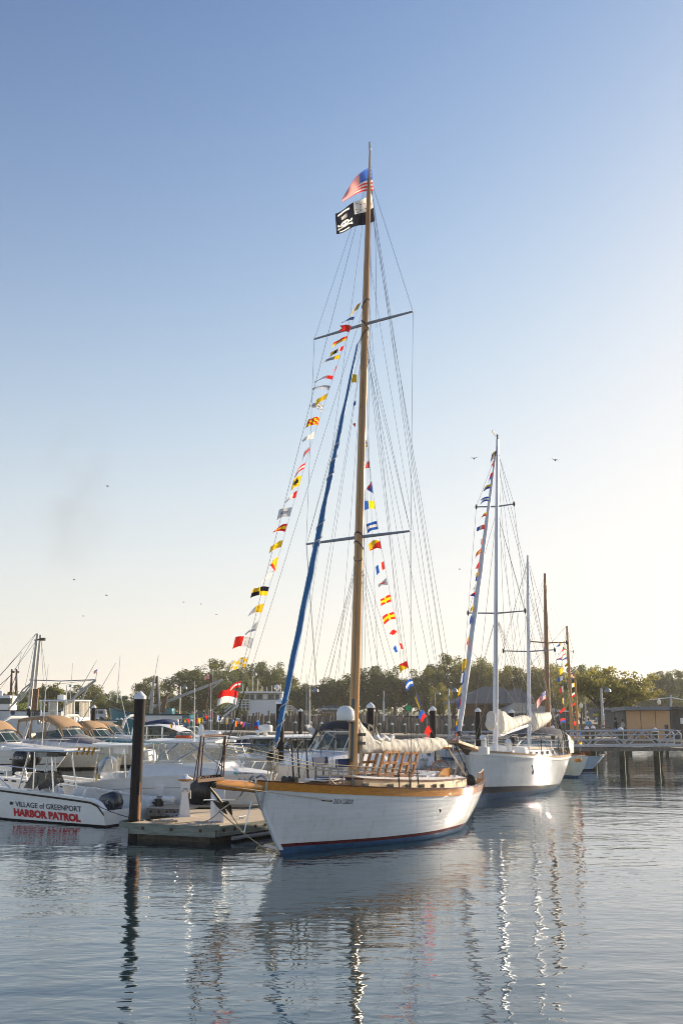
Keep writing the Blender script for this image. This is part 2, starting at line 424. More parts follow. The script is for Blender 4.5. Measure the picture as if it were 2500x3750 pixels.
# ------------------------------------------------------------------ flags
def flag(parent, A, B, C, pat, shape='rect', label=None, name='flag', nu=12, nv=6, wave=0.10, top=None, mats=None, ph=0.0, phase=None):
    """A, B: top and bottom of the hoist; C: middle of the fly end (parent space). pat(u,v)->colour key"""
    A, B, C = Vector(A), Vector(B), Vector(C); mb = MB()
    hv = B - A; mid = (A + B) / 2; fv = C - mid; L = fv.length; nrm = hv.cross(fv)
    nrm = nrm.normalized() if nrm.length > 1e-6 else Vector((0, 1, 0))
    keys = []; ph = rnd.uniform(0, 6) if phase is None else phase
    sagk = rnd.uniform(0.04, 0.16) * L
    for i in range(nu + 1):
        u = i / nu; row = []
        for j in range(nv + 1):
            v = j / nv; w = 1.0
            if shape == 'pennant': w = 1 - 0.75 * u
            if shape == 'tri': w = 1 - 0.97 * u
            uu = u
            if shape == 'swallow': uu = u * (1 - 0.28 * (1 - abs(2 * v - 1)))
            p = mid + fv * uu + hv * (v - 0.5) * w
            p += nrm * math.sin(u * 7.5 + ph + v * 1.2) * wave * L * u ** 0.7
            p += Vector((0, 0, 1)) * (sagk * math.sin(u * math.pi) + 0.05 * L * u * math.sin(u * 6 + ph + v * 2))
            row.append(p)
        b0 = mb.add(row)
        if i:
            for j in range(nv):
                k = pat((i - 0.5) / nu, (j + 0.5) / nv)
                if k not in keys: keys.append(k)
                mb.face((base + j, base + j + 1, b0 + j + 1, b0 + j), keys.index(k))
        base = b0
    o = mb.build(name, [mats[k] if mats else FL[k] for k in keys], parent, smooth=80, label=label)
    return o
def solid(c): return lambda u, v: c
def hbar(*c): return lambda u, v: c[min(len(c) - 1, int(v * len(c)))]
def vbar(*c): return lambda u, v: c[min(len(c) - 1, int(u * len(c)))]
def diag(a, b): return lambda u, v: a if u + v < 1 else b
def diag2(a, b): return lambda u, v: a if u > v else b
def check(a, b, n=4): return lambda u, v: a if (int(u * n) + int(v * n)) % 2 else b
def quart(a, b): return lambda u, v: a if (u < .5) == (v < .5) else b
def cross(a, b): return lambda u, v: b if abs(u - .5) < .12 or abs(v - .5) < .17 else a
def disc(a, b): return lambda u, v: b if (u - .5) ** 2 + (v - .5) ** 2 < .07 else a
def square(a, b): return lambda u, v: b if abs(u - .5) < .22 and abs(v - .5) < .22 else a
def stripes(a, b, n=5): return lambda u, v: a if int((u + v) * n) % 2 else b
def diamond(a, b): return lambda u, v: b if abs(u - .5) + abs(v - .5) < .42 else a
def usa(u, v):
    if u < .42 and v < .54: return 'w' if (int(u * 48) % 4 == 1 and int(v * 26) % 4 == 1) else 'b'
    return 'r' if int(v * 13) % 2 == 0 else 'w'

# ------------------------------------------------------------------ water
def make_water():
    m = bpy.data.materials.new('harbour_water'); m.use_nodes = True; nt = m.node_tree
    b = nt.nodes['Principled BSDF']
    b.inputs['Base Color'].default_value = (0.014, 0.030, 0.034, 1); b.inputs['Roughness'].default_value = 0.03
    b.inputs['IOR'].default_value = 1.75; b.inputs['Specular IOR Level'].default_value = 0.5
    tc = nt.nodes.new('ShaderNodeTexCoord')
    def noise(scale, sx, sy, det, rot=0.0, dist=0.0):
        mp = nt.nodes.new('ShaderNodeMapping'); mp.inputs['Scale'].default_value = (sx, sy, 1); mp.inputs['Rotation'].default_value = (0, 0, rot)
        nt.links.new(tc.outputs['Object'], mp.inputs[0])
        n = nt.nodes.new('ShaderNodeTexNoise'); n.inputs['Scale'].default_value = scale; n.inputs['Detail'].default_value = det
        n.inputs['Roughness'].default_value = 0.5; n.inputs['Distortion'].default_value = dist
        nt.links.new(mp.outputs[0], n.inputs['Vector']); return n.outputs['Fac']
    def mul(a, k):
        q = nt.nodes.new('ShaderNodeMath'); q.operation = 'MULTIPLY'; nt.links.new(a, q.inputs[0])
        if isinstance(k, float): q.inputs[1].default_value = k
        else: nt.links.new(k, q.inputs[1])
        return q.outputs[0]
    def add(a, c):
        q = nt.nodes.new('ShaderNodeMath'); q.operation = 'ADD'; nt.links.new(a, q.inputs[0]); nt.links.new(c, q.inputs[1]); return q.outputs[0]
    calm = nt.nodes.new('ShaderNodeMapRange'); calm.inputs['From Min'].default_value = 0.35; calm.inputs['From Max'].default_value = 0.65
    calm.inputs['To Min'].default_value = 0.25; calm.inputs['To Max'].default_value = 1.6
    nt.links.new(noise(0.06, 0.5, 1.4, 2, 0.1), calm.inputs['Value'])
    h = add(mul(noise(0.5, 0.65, 1.3, 1, 0.15, 0.3), 0.034), mul(noise(2.1, 0.75, 1.35, 2, -0.12, 0.3), 0.0145))
    h = add(h, mul(mul(noise(7.5, 0.45, 1.25, 2, 0.08, 0.2), 0.0032), calm.outputs[0]))
    bp = nt.nodes.new('ShaderNodeBump'); bp.inputs['Strength'].default_value = 1.0; bp.inputs['Distance'].default_value = 1.0
    nt.links.new(h, bp.inputs['Height'])
    # water surface: murky green body under a mirror that strengthens towards grazing view
    nt.nodes.remove(b); out = nt.nodes['Material Output']
    df = nt.nodes.new('ShaderNodeBsdfDiffuse'); df.inputs[0].default_value = (.012, .034, .042, 1)
    gl = nt.nodes.new('ShaderNodeBsdfGlossy'); gl.inputs['Roughness'].default_value = .03; gl.inputs[0].default_value = (.93, .96, 1, 1)
    lw = nt.nodes.new('ShaderNodeLayerWeight'); lw.inputs[0].default_value = .5; nt.links.new(bp.outputs[0], lw.inputs['Normal'])
    pw = nt.nodes.new('ShaderNodeMath'); pw.operation = 'POWER'; nt.links.new(lw.outputs['Facing'], pw.inputs[0]); pw.inputs[1].default_value = 3.7
    ma = nt.nodes.new('ShaderNodeMath'); ma.operation = 'MULTIPLY_ADD'; nt.links.new(pw.outputs[0], ma.inputs[0]); ma.inputs[1].default_value = .96; ma.inputs[2].default_value = .03
    mx = nt.nodes.new('ShaderNodeMixShader'); nt.links.new(ma.outputs[0], mx.inputs[0]); nt.links.new(df.outputs[0], mx.inputs[1]); nt.links.new(gl.outputs[0], mx.inputs[2]); nt.links.new(bp.outputs[0], gl.inputs['Normal'])
    nt.links.new(mx.outputs[0], out.inputs[0])
    mb = MB(); mb.poly([(-3000, -200, 0), (3000, -200, 0), (3000, 5000, 0), (-3000, 5000, 0)])
    o = mb.build('water', m, smooth=0); tag(o, kind='structure')
    return o
make_water()
# ================================================================== the near sailing boat
Z = Boat('wooden_sailboat', 'long white wooden sailboat with varnished rail and tall wooden mast beside the floating dock', 'sailboat',
         W(1030, 3127), W(1690, 3012))
ZR = Z.root
zL = Z.L
z_stem = curve([(-0.5, -0.9), (0, 0), (0.6, 0.42), (1.2, 0.78), (1.8, 1.02), (2.4, 1.2)])
z_stern = curve([(-0.5, -zL + 1.2), (0, -zL + 0.1), (0.35, -zL - 0.22), (0.7, -zL - 0.42), (1.3, -zL - 0.62), (2.4, -zL - 0.8)])
zs = curve([(0, 1.80), (0.2, 1.60), (0.45, 1.40), (0.7, 1.27), (0.88, 1.24), (1, 1.30)])
zbd = curve([(0, 0.03), (0.08, 0.46), (0.2, 0.98), (0.36, 1.42), (0.55, 1.60), (0.75, 1.46), (0.9, 1.0), (1.0, 0.55)])
zbw = curve([(0, 0.015), (0.08, 0.20), (0.2, 0.60), (0.36, 1.10), (0.55, 1.38), (0.75, 1.16), (0.9, 0.55), (1.0, 0.05)])
ZH = Hull(z_stem, z_stern, zs, zbd, zbw, p=0.62, draft=0.5)
RAILH = 0.20
rows = [(lambda t: -0.35, 2), (lambda t: 0.0, 2), (lambda t: 0.05, 2), (lambda t: 0.13 + 0.04 * abs(1 - 2 * t) ** 2, 1), (lambda t: 0.21 + 0.04 * abs(1 - 2 * t) ** 2, 0)]
for k in range(1, 8):
    rows.append((lambda t, k=k: 0.21 + (zs(t) - RAILH - 0.21) * k / 8, 0))
rows.append((lambda t: zs(t) - RAILH + 0.01, 0))
ZH.mesh(rows, [PLANKW, REDP, ANTIF], ZR, n=44)
ZH.strip(lambda t: zs(t) - RAILH, zs, 0.03, VARN, ZR, name='varnished_bulwark', inner=0.05, n=50)
ZH.strip(lambda t: zs(t), lambda t: zs(t) + 0.035, 0.055, DKWOOD, ZR, name='cap_rail', inner=0.09, n=50)
ZH.strip(lambda t: zs(t) - RAILH - 0.115, lambda t: zs(t) - RAILH - 0.095, 0.010, WHITE, ZR, name='cove_moulding', t0=0.04, t1=0.98, n=40)
mb = MB(); mb.poly([ZH.pt(1, zs(1) - 0.2, 1), ZH.pt(1, zs(1) + 0.03, 1), ZH.pt(1, zs(1) + 0.03, -1), ZH.pt(1, zs(1) - 0.2, -1)]); mb.build('transom_rail', VARN, ZR)
ZH.deck(TEAK, ZR, drop=0.13, inset=0.03)
# stem plate
mb = MB(); mb.loft([[V(z_stem(z) + 0.02, 0.035, z), V(z_stem(z) + 0.02, -0.035, z), V(z_stem(z) - 0.10, -0.06, z), V(z_stem(z) - 0.10, 0.06, z)] for z in [0.1 + 1.45 * i / 10 for i in range(11)]])
mb.build('stem_timber', WHITE, ZR)
def zcx(x, z, side=1, out=0.01): return ZH.side(x, z, side, out)
# name on the port bow
p0 = Z.loc(1217, 2942, 1.0)
# solve the letters' start on the hull side
def on_hull(px, py):
    y = 0.8
    for _ in range(12):
        q = Z.loc(px, py, y); y = ZH.side(q.x, q.z).y
    return Z.loc(px, py, y)
a = on_hull(1217, 2943); b = on_hull(1299, 2945); hgt = on_hull(1217, 2925).z - a.z
dirx = (b - a)
Mt = Matrix.Identity(3)
def wrapz(p, a=a, sl=(b.z - a.z) / (b.x - a.x)):
    x = a.x - p.x; z = a.z + p.y + sl * (x - a.x)
    return ZH.side(x, z, 1, 0.010)
text('ZAIDA CGR3070', hgt * 1.32, Mt, BLACK, ZR, name='name_lettering', bold=0.0, shear=0.25, sx=abs(a.x - b.x) / (hgt * 1.32 * 8.35), wrap=wrapz)
# exhaust port hole
q = on_hull(1609, 2970)
mb = MB(); mb.lathe([(0.0, 0), (0.06, 0.0), (0.06, 0.012), (0.0, 0.012)], q + V(0, -0.01, 0), 14, axis=(0.2, 1, -0.3)); mb.build('exhaust_port', RUB, ZR)

# ---- cabin trunk
cfx, cax = Z.loc(1310, 2870, 0.6).x, Z.loc(1668, 2880, 0.4).x
cfx = max(cfx, cax + 4.0)
print('cabin', cfx, cax, 'L', zL)
def deckz(x):
    t = (z_stem(1.4) - x) / (z_stem(1.4) - z_stern(1.4)); return zs(max(0, min(1, t))) - 0.12
def trunk_ring(x, w, top, dz=0.0, k=0.92):
    d = deckz(x) - 0.03
    return [V(x, w, d + dz), V(x, w * 0.97, top - 0.02), V(x, w * 0.55, top + 0.035), V(x, 0, top + 0.05), V(x, -w * 0.55, top + 0.035), V(x, -w * 0.97, top - 0.02), V(x, -w, d + dz)]
xs = [cfx + (cax - cfx) * i / 10 for i in range(11)]
wt = curve([(0, 0.80), (0.3, 0.98), (0.6, 1.02), (1, 0.80)])
ttop = lambda x: deckz(x) + 0.36
mb = MB()
rings = [trunk_ring(x, wt(i / 10), ttop(x)) for i, x in enumerate(xs)]
mb.loft(rings, closed=True, fm=lambda i, j: 1 if 1 <= j <= 4 else 0)
trunk = mb.build('cabin_trunk', [CREAMP, DECKW], ZR, smooth=30)
mb = MB()
for i in range(10):
    for s_ in (1, -1):
        a_ = V(xs[i], s_ * (wt(i / 10) * 0.97 + 0.012), ttop(xs[i]) - 0.035); b_ = V(xs[i + 1], s_ * (wt((i + 1) / 10) * 0.97 + 0.012), ttop(xs[i + 1]) - 0.035)
        mb.beam(a_, b_, 0.03, 0.045)
mb.beam(V(xs[0] + .01, wt(0), ttop(xs[0]) - .03), V(xs[0] + .01, -wt(0), ttop(xs[0]) - .03), .03, .05)
mb.build('trunk_trim', DKWOOD, trunk)
for wx, pw, in ((1357, .30), (1435, .26), (1493, .22), (1542, .2), (1588, .16), (1618, .12)):
    q = Z.loc(wx, 2882, 0.98); u = (q.x - cfx) / (cax - cfx)
    if not 0 < u < 1: continue
    w_ = wt(u) + 0.004; zc = deckz(q.x) + 0.17
    mb = MB(); mb.box((q.x, w_, zc), (pw, 0.02, 0.12)); win = mb.build('window', mat('bronze_frame', (0.10, 0.07, 0.04), 0.4, 0.5), ZR)
    mb = MB(); mb.box((q.x, w_ + 0.008, zc), (pw - .05, 0.012, 0.075)); mb.build('pane', TINT, win)
# low front house ahead of the mast (fore hatch)
fh = Z.loc(1190, 2860, 0.0)
mb = MB(); x0 = fh.x; d0 = deckz(x0)
mb.loft([[V(x0 + 0.55, y_, d0 + z_ * .6 + .02), ] and [V(x0 + dx, .45 * s1, d0 + hz) for s1, hz in ((1, 0), (1, h_), (.5, h_ + .05), (-.5, h_ + .05), (-1, h_), (-1, 0))] for dx, h_, y_, z_ in ((.75, .04, 0, 0), (.5, .16, 0, 0), (0, .2, 0, 0), (-.6, .2, 0, 0))])
hat = mb.build('fore_hatch', TEAK, ZR)
mb = MB(); mb.box((x0 + .1, 0, d0 + .27), (.9, .8, .03)); mb.build('hatch_lid', DECKW, hat)
# ---- open skylights: two wooden frames each side leaning as an A
def leaf(parent, bx_, bz, lean, w_=.62, hh=.72, yoff=0.28):
    """one raised skylight leaf seen broadside, standing on the trunk top and leaning aft"""
    mb = MB()
    def q_(u, v): return V(bx_ + (u - .5) * w_ - lean * v, yoff, bz + v * hh)
    for (u0, v0, u1, v1) in ((0, 0, 0, 1), (1, 0, 1, 1), (0, 0, 1, 0), (0, 1, 1, 1), (0, .52, 1, .52), (.5, 0, .5, 1)):
        mb.beam(q_(u0, v0), q_(u1, v1), .065, .07)
    return mb
SKYM = mat('varnished_frame', (0.26, 0.095, 0.012), 0.2, scale=3, stretch=(3, 3, 3), col2=(0.42, 0.17, 0.025), coat=.6)
for px in (1362, 1436):
    c_ = Z.loc(px, 2838, 0.0); bx_ = c_.x; bz = (ttop(bx_) if bx_ < cfx + .3 else deckz(bx_)) + 0.04
    mb = MB(); mb.box((bx_, 0, bz + 0.035), (0.72, 1.0, 0.09)); sk = mb.build('skylight', DKWOOD, ZR)
    for y_, ln, hh in ((0.46, 0.30, 0.60), (-0.25, 0.30, 0.60)):
        leaf(None, bx_, bz + .06, ln, .72, hh, y_).build('leaf_frame', SKYM, sk)
# companionway and wheel aft
c_ = Z.loc(1560, 2850, 0.0)
mb = MB(); bz = ttop(c_.x) - .02
mb.loft([[V(c_.x + .75, .5, bz), V(c_.x + .75, .5, bz + .12), V(c_.x + .75, -.5, bz + .12), V(c_.x + .75, -.5, bz)], [V(c_.x - .15, .5, bz), V(c_.x - .15, .5, bz + .2), V(c_.x - .15, -.5, bz + .2), V(c_.x - .15, -.5, bz)]])
mb.build('companionway_hatch', DECKW, ZR)
mb = MB(); mb.prism([V(c_.x - .1, .52, bz - .05), V(c_.x + .45, .52, bz - .02), V(c_.x - .1, .52, bz + .28), V(c_.x - .45, .52, bz + .30), V(c_.x - .45, .52, bz - .05)], (0, .04, 0)); mb.build('companionway_side', VARN, ZR)
wc = Z.loc(1612, 2828, 0.0)
mb = MB()
mb.tube([wc + V(0, math.cos(t) * .36, math.sin(t) * .36) for t in [i * math.pi / 10 for i in range(21)]], .022, 6)
for k in range(8): mb.tube([wc, wc + V(0, math.cos(k * .785) * .44, math.sin(k * .785) * .44)], .014, 5)
mb.build('steering_wheel', DKWOOD, ZR)
# stanchions, pinrail and stern rail
mb = MB()
for t in (0.86, 0.9, 0.94, 0.98):
    for s_ in (1, -1):
        q = ZH.pt(t, zs(t), s_, -.05); mb.tube([q, q + V(0, 0, .35)], .014, 5)
for s_ in (1, -1): mb.tube([ZH.pt(t, zs(t), s_, -.05) + V(0, 0, .35) for t in (.86, .9, .94, .98)], .02, 5)
mb.build('stern_rail', VARN, ZR)

# ---- mast, spreaders, standing rigging
mbase = Z.loc(1288, 2830, 0); mtop = Z.loc(1354, 548, 0)
mbase.z = deckz(mbase.x) - .1
mdir = (mtop - mbase).normalized()
def mast_at(py):
    lo, hi = 0.0, 1.0
    for _ in range(30):
        m_ = (lo + hi) / 2
        if Z.px(mbase.lerp(mtop, m_))[1] > py: lo = m_
        else: hi = m_
    return mbase.lerp(mtop, lo)
print('mast', mbase, mtop)
mb = MB(); n_ = 24
prof = curve([(0, .135), (.25, .135), (.6, .115), (.85, .085), (.935, .06), (.94, .045), (1, .022)])
mb.tube([mbase.lerp(mtop, i / n_) for i in range(n_ + 1)], [prof(i / n_) for i in range(n_ + 1)], 14)
mast = mb.build('mast', SPAR, ZR, smooth=60)
mb = MB(); a_ = mast_at(2790); b_ = mast_at(2560)
mb.tube([a_ + V(.13, 0.05, 0), b_ + V(.13, .05, 0)], .045, 8); mb.build('sail_track', mat('dark_track_metal', (0.06, 0.09, 0.10), .5, .6), mast)
mb = MB(); mb.lathe([(.028, 0), (.05, .05), (.05, .1), (.02, .13)], mtop, 8); mb.lathe([(.02, .13), (.038, .15), (.038, .26), (.01, .29)], mtop, 8); mb.build('masthead_light', mat('lamp_glass', (.5, .55, .55), .1), mast)
MLT = mat('mast_leather_collar', (.03, .03, .035), .5, var=.4)
for py in (1112, 1190, 1225, 1968, 2000, 2040):
    c_ = mast_at(py); mb = MB(); r_ = .125 if py > 1500 else .105
    mb.tube([c_ + V(math.cos(t) * r_, math.sin(t) * r_, .14 * math.sin(t + py)) for t in [i * math.pi / 8 for i in range(17)]], .022, 5); mb.build('mast_collar', MLT, mast)
def solve_y(c, pxx):
    y = 0.0
    for _ in range(40):
        e = Z.px(c + V(0, y, 0))[0] - pxx; y -= e * 0.006
    return y
SPW = mat('spreader_paint', (.30, .32, .35), .4, .3)
def spreader(py, pr, pl, nm):
    c = mast_at(py); yr = abs(solve_y(c, pr)); yl = abs(solve_y(c, pl)); y_ = (yr + yl) / 2
    tips = []
    for s_ in (1, -1):
        tip = c + V(-.05, s_ * (yr if s_ > 0 else yl), .0); mb = MB()
        mb.tube([c, c.lerp(tip, .5), tip], [.05, .045, .03], 8); mb.build('spreader', SPW, mast); tips.append(tip)
    print(nm, y_, yr, yl)
    return c, tips
us, ut = spreader(1187, 1508, 1147, 'upper'); ls, lt = spreader(1967, 1498, 1119, 'lower')
def wire(pts, r=.006, name='shroud', m=None, par=None):
    mb = MB(); mb.tube(pts, r, 4); return mb.build(name, m or WIRE, par or ZR, smooth=0)
def chain(x, side, z=None):
    t = (z_stem(1.4) - x) / (z_stem(1.4) - z_stern(1.4)); q = ZH.pt(t, zs(t), side, -.02); return q
xm = mbase.x
def chain_end(px, side=1):
    """point on the rail that shows at photo x px"""
    lo, hi = 0.02, 0.98
    for _ in range(30):
        m_ = (lo + hi) / 2; q = ZH.pt(m_, zs(m_), side, -.02)
        if Z.px(q)[0] < px: lo = m_
        else: hi = m_
    return ZH.pt(lo, zs(lo), side, -.02)
ce = [chain_end(p) for p in (1462, 1503, 1505, 1535)]
for i, s_ in enumerate((1, -1)):
    E = [V(c.x, s_ * c.y, c.z) for c in ce]
    wire([mast_at(640), ut[i], lt[i] + V(0, s_ * .02, 0), E[1]])
    wire([us, lt[i], E[2]]); wire([mast_at(1235), lt[i] * 1.0, E[2]], .005)
    wire([mast_at(2020), E[0]]); wire([mast_at(2030), E[3]])
    wire([mast_at(1225), E[3]], .005)
for px in (1535, 1503, 1462):
    e = chain_end(px)
    for s_ in (1, -1):
        mb = MB(); q = V(e.x, s_ * e.y, e.z); t_ = mast_at(2000); t_ = V(t_.x, s_ * 1.0, t_.z); mb.tube([q - V(0, 0, .12), q.lerp(t_, .07)], [.022, .018], 6); mb.build('deadeye_strap', RUB, ZR)
# bowsprit
sp_tip = Z.loc(768, 2869, 0); sp_root = Z.loc(985, 2886, 0)
print('sprit', sp_tip, sp_root, z_stem(1.7))
mb = MB()
d_ = sp_tip - sp_root; k = [.125, .13, .13, .13, .115, .085]
mb.tube([sp_root - d_ * .35, sp_root, sp_root + d_ * .3, sp_root + d_ * .6, sp_root + d_ * .85, sp_root + d_ * .96], k, 14)
spr = mb.build('bowsprit', VARN, ZR, smooth=60)
mb = MB(); mb.tube([sp_root + d_ * .93, sp_tip + V(.02, 0, 0)], .095, 12); mb.tube([sp_root + d_ * .97, sp_tip + V(.08, 0, 0)], .06, 10); mb.build('sprit_end_fitting', RUB, spr)
# gammon strap and chocks at the stem
mb = MB()
for dx, yy in ((.10, .16), (-.22, .30)):
    c_ = V(z_stem(1.75) + dx, 0, 1.75)
    mb.tube([c_ + V(0, -yy * .7, .10), c_ + V(0, 0, .18), c_ + V(0, yy * .6, .08), c_ + V(.02, yy * .55, -.12), V(z_stem(1.2) + .03, .03, 1.12)], .028, 6)
mb.build('gammon_iron', mat('galvanised_iron', (.35, .37, .40), .45, .6, scale=30), ZR)
# bow pulpit: iron frame standing on the sprit
IR = mat('rusty_iron', (.05, .022, .014), .6, .3, col2=(.13, .055, .03), scale=12)
plat_c = sp_root + d_ * .86
mb = MB(); pz = plat_c.z + .15
A_ = [Z.loc(722, 2845, .42), Z.loc(818, 2848, .30), Z.loc(810, 2835, -.35), Z.loc(735, 2835, -.35)]
for a_ in A_: a_.z = pz
mb.beam(A_[0], A_[1], .05, .07); mb.beam(A_[1], A_[2], .05, .07); mb.beam(A_[2], A_[3], .05, .07); mb.beam(A_[3], A_[0], .05, .07)
for k_ in range(1, 7): mb.beam(A_[0].lerp(A_[1], k_ / 7), A_[3].lerp(A_[2], k_ / 7), .03, .03)
plat = mb.build('pulpit', IR, ZR)
T_ = [Z.loc(737, 2698, .42), Z.loc(826, 2707, .30), Z.loc(822, 2702, -.35), Z.loc(748, 2694, -.35)]
tz = T_[0].z
for a_ in T_: a_.z = tz
mb = MB()
for i in range(4):
    mb.tube([T_[i], T_[(i + 1) % 4]], .02, 6); mb.tube([A_[i], T_[i]], .018, 6)
mb.tube([A_[0] + V(.1, 0, 0), T_[0]], .014, 5)
mb.build('pulpit_rail', IR, plat)
# headstays
tipS = sp_tip + V(-.12, 0, .08)
wire([mast_at(640), tipS], .007, 'headstay')
wire([mast_at(1100), tipS + V(-.12, 0, 0)], .006, 'headstay')
for pa, pb in (((905, 2500), (835, 2690)), ((893, 2530), (800, 2830))):
    pass
wire([tipS + V(-.05, 0, 0), Z.loc(905, 2500, 0)], .018, 'lower_stay', RUB)
# furled blue staysail: from the stem head to below the upper spreader
fa = Z.loc(1008, 2735, 0); fb = Z.loc(1308, 1262, 0); top_ = mast_at(1215)
pts = [fa.lerp(fb, i / 40) for i in range(41)]
rr = curve([(0, .04), (.06, .068), (.3, .086), (.6, .070), (.9, .04), (1, .028)])
mb = MB()
rings = []
for i, p_ in enumerate(pts):
    t = i / 40; r_ = rr(t)
    rings.append([p_ + V(math.cos(a) * r_ * (1 + .18 * math.sin(a * 2 + i * 1.1)), math.sin(a) * r_ * (1 + .18 * math.cos(a * 3 + i * 1.3)), 0) for a in [j * math.pi / 6 for j in range(12)]])
mb.loft(rings)
fs = mb.build('furled_staysail', SAILBLUE, ZR, smooth=60)
mb = MB()
def band(t, ph): p_ = fa.lerp(fb, t); r_ = rr(t) * 1.22 + .004; a = t * 150 + ph; return p_ + V(math.cos(a) * r_, math.sin(a) * r_, 0)
for s0, s1 in ((0.0, .1), (.44, .53), (.62, .72)):
    mb = MB(); mb.tube([band(s0 + (s1 - s0) * i / 30, 0) for i in range(31)], .012, 4); mb.build('sail_tie', CANVAS, fs)
wire([fb, top_], .014, 'forestay'); wire([fa, Z.loc(992, 2860, 0)], .022, 'forestay', STEEL)
# coiled lines hanging at the furler drum
mb = MB(); c_ = Z.loc(1000, 2790, 0)
for k_ in range(9):
    w_ = .05 + .018 * k_ % .1; h_ = .55 - .03 * k_
    o_ = c_ + V(rnd.uniform(-.05, .05), rnd.uniform(-.06, .06), rnd.uniform(-.02, .04))
    mb.tube([o_ + V(-.06 * math.sin(t) * (1 + k_ * .12), .05 * math.sin(t * 2 + k_) - .02, h_ * .9 * math.cos(t)) for t in [i * math.pi / 9 for i in range(19)]], .011, 4)
mb.build('coiled_line', ROPE, ZR)
mb = MB(); mb.lathe([(.02, 0), (.10, .02), (.10, .12), (.05, .14), (.10, .17), (.10, .22), (.02, .24)], Z.loc(990, 2785, 0), 12); mb.build('furling_drum', BLACK, ZR)
# bobstay, whisker stays and anchor
wire([sp_tip + V(-.05, 0, -.05), Z.loc(895, 3055, 0), V(.35, 0, .05), V(-.05, 0, .12)], .013, 'bobstay', ROPE)
mb = MB(); mb.beam(Z.loc(968, 3095, 0), V(0, 0, .10), .03, .07); mb.build('bobstay_fitting', mat('galvanised_iron', (.35, .37, .40)), ZR)
wire([Z.loc(893, 3052, 0), Z.loc(921, 2933, 0)], .018, 'martingale', STEEL)
e_ = on_hull(1215, 2933)
wire([sp_tip + V(-.1, .08, -.03), e_], .012, 'whisker_stay', ROPE)
mb = MB(); mb.beam(on_hull(1178, 2930), e_, .02, .045); mb.build('chainplate', RUB, ZR)
wire([sp_tip + V(-.1, -.08, -.03), V(e_.x, -e_.y, e_.z)], .012, 'whisker_stay', WIRE)
AN = mat('anchor_iron', (.07, .06, .04), .6, .4, var=.4)
an = thing('anchor', 'plough anchor with two dark flukes hanging under the bowsprit', 'anchor', (0, 0, 0))
def aw(px, py, y=0.0): return Z.w(Z.loc(px, py, y))
mb = MB(); mb.tube([aw(768, 2884, .08), aw(785, 2905, .1), aw(812, 2940, .12)], [.03, .035, .03], 6); sh = mb.build('shank', AN, an)
for f0 in ([(778, 2932), (812, 2942), (830, 2983), (822, 2978), (795, 2955)], [(810, 2938), (832, 2934), (843, 2950), (848, 2985), (838, 2975)]):
    mb = MB(); mb.prism([aw(x, y, .05 + .15 * (i % 2)) for i, (x, y) in enumerate(f0)], (.02, .03, .0)); mb.build('fluke', AN, an)
mb = MB(); mb.tube([aw(748, 2930, .1), aw(866, 2931, .1)], .018, 6); mb.build('stock', STEEL, an)
mb = MB(); mb.tube([aw(866, 2931, .1), aw(880, 2915, .05), aw(895, 2890, 0)], .016, 5); mb.build('chain', WIRE, an)
mb = MB(); mb.tube(rope(aw(801, 2970, .1), aw(893, 3050, 0), 0), .014, 5); mb.build('trip_line', ROPE, an)
# windlass
wl = Z.loc(1072, 2855, .1); wz = deckz(wl.x)
mb = MB(); mb.box((wl.x, 0, wz + .1), (.32, .3, .25)); mb.lathe([(.08, -.22), (.09, -.16), (.05, -.1), (.09, -.02), (.09, .04), (.05, .1), (.09, .16), (.08, .22)], (wl.x, 0, wz + .20), 12, axis=(0, 1, 0)); mb.build('windlass', mat('dark_iron', (.03, .04, .045), .5, .4), ZR)
# boom and covered mainsail
ba = Z.loc(1305, 2742, 0); bb = Z.loc(1632, 2728, -.1)
mb = MB(); mb.tube([mast_at(2735), bb + V(-.25, 0, -.06)], .07, 10); mb.build('boom', VARN, ZR)
mb = MB(); rings = []; N_ = 90
top_c = curve([(0, .95), (.06, .62), (.14, .34), (.25, .28), (.5, .235), (.75, .25), (.95, .20), (1, .10)])
bot_c = curve([(0, .16), (.1, .16), (.5, .20), (.72, .26), (.9, .16), (1, .06)])
wid_c = curve([(0, .12), (.08, .17), (.3, .21), (.6, .19), (.9, .15), (1, .06)])
for i in range(N_ + 1):
    t = i / N_; c_ = ba.lerp(bb, t); ring = []
    for j in range(22):
        a = 2 * math.pi * j / 22; up = top_c(t) if math.sin(a) > 0 else bot_c(t)
        fold = 1 + .030 * math.sin(t * 46 + math.sin(a) * 3.2) + .035 * math.sin(t * 31 + a * 2 + 2 * math.sin(t * 9)) + .03 * math.sin(t * 83 - a * 1.5) + .05 * math.sin(t * 7 + a) - .07 * abs(math.sin(t * 38 + 2.2 * math.sin(a) + 1.5 * math.sin(t * 12)))
        ring.append(c_ + V(.05 * math.sin(a * 2 + t * 30), math.cos(a) * wid_c(t) * fold, math.sin(a) * up * fold))
    rings.append(ring)
mb.loft(rings); mb.build('sail_cover', CANVAS, ZR, smooth=70)
mb = MB(); pts_ = [ba.lerp(bb, .14 + .22 * i / 12) + V(0, .10, .255 + .05 * math.sin(i * 1.3)) for i in range(13)]
mb.tube(pts_, [.03] + [.075] * 11 + [.02], 8); mb.build('loose_sail_fold', mat('white_sailcloth', (.72, .71, .72), .7, var=.12, bump=.02, trans=.2), ZR, smooth=70)
wire([mast_at(1250), bb], .006, 'topping_lift'); wire([bb, V(-zL - .4, .1, zs(.95))], .014, 'mainsheet', ROPE); wire([bb, Z.loc(1722, 2870, .3)], .014, 'mainsheet', ROPE)
wire([bb + V(.02, 0, 0), Z.loc(1640, 2850, 0)], .012, 'mainsheet', SAILBLUE)
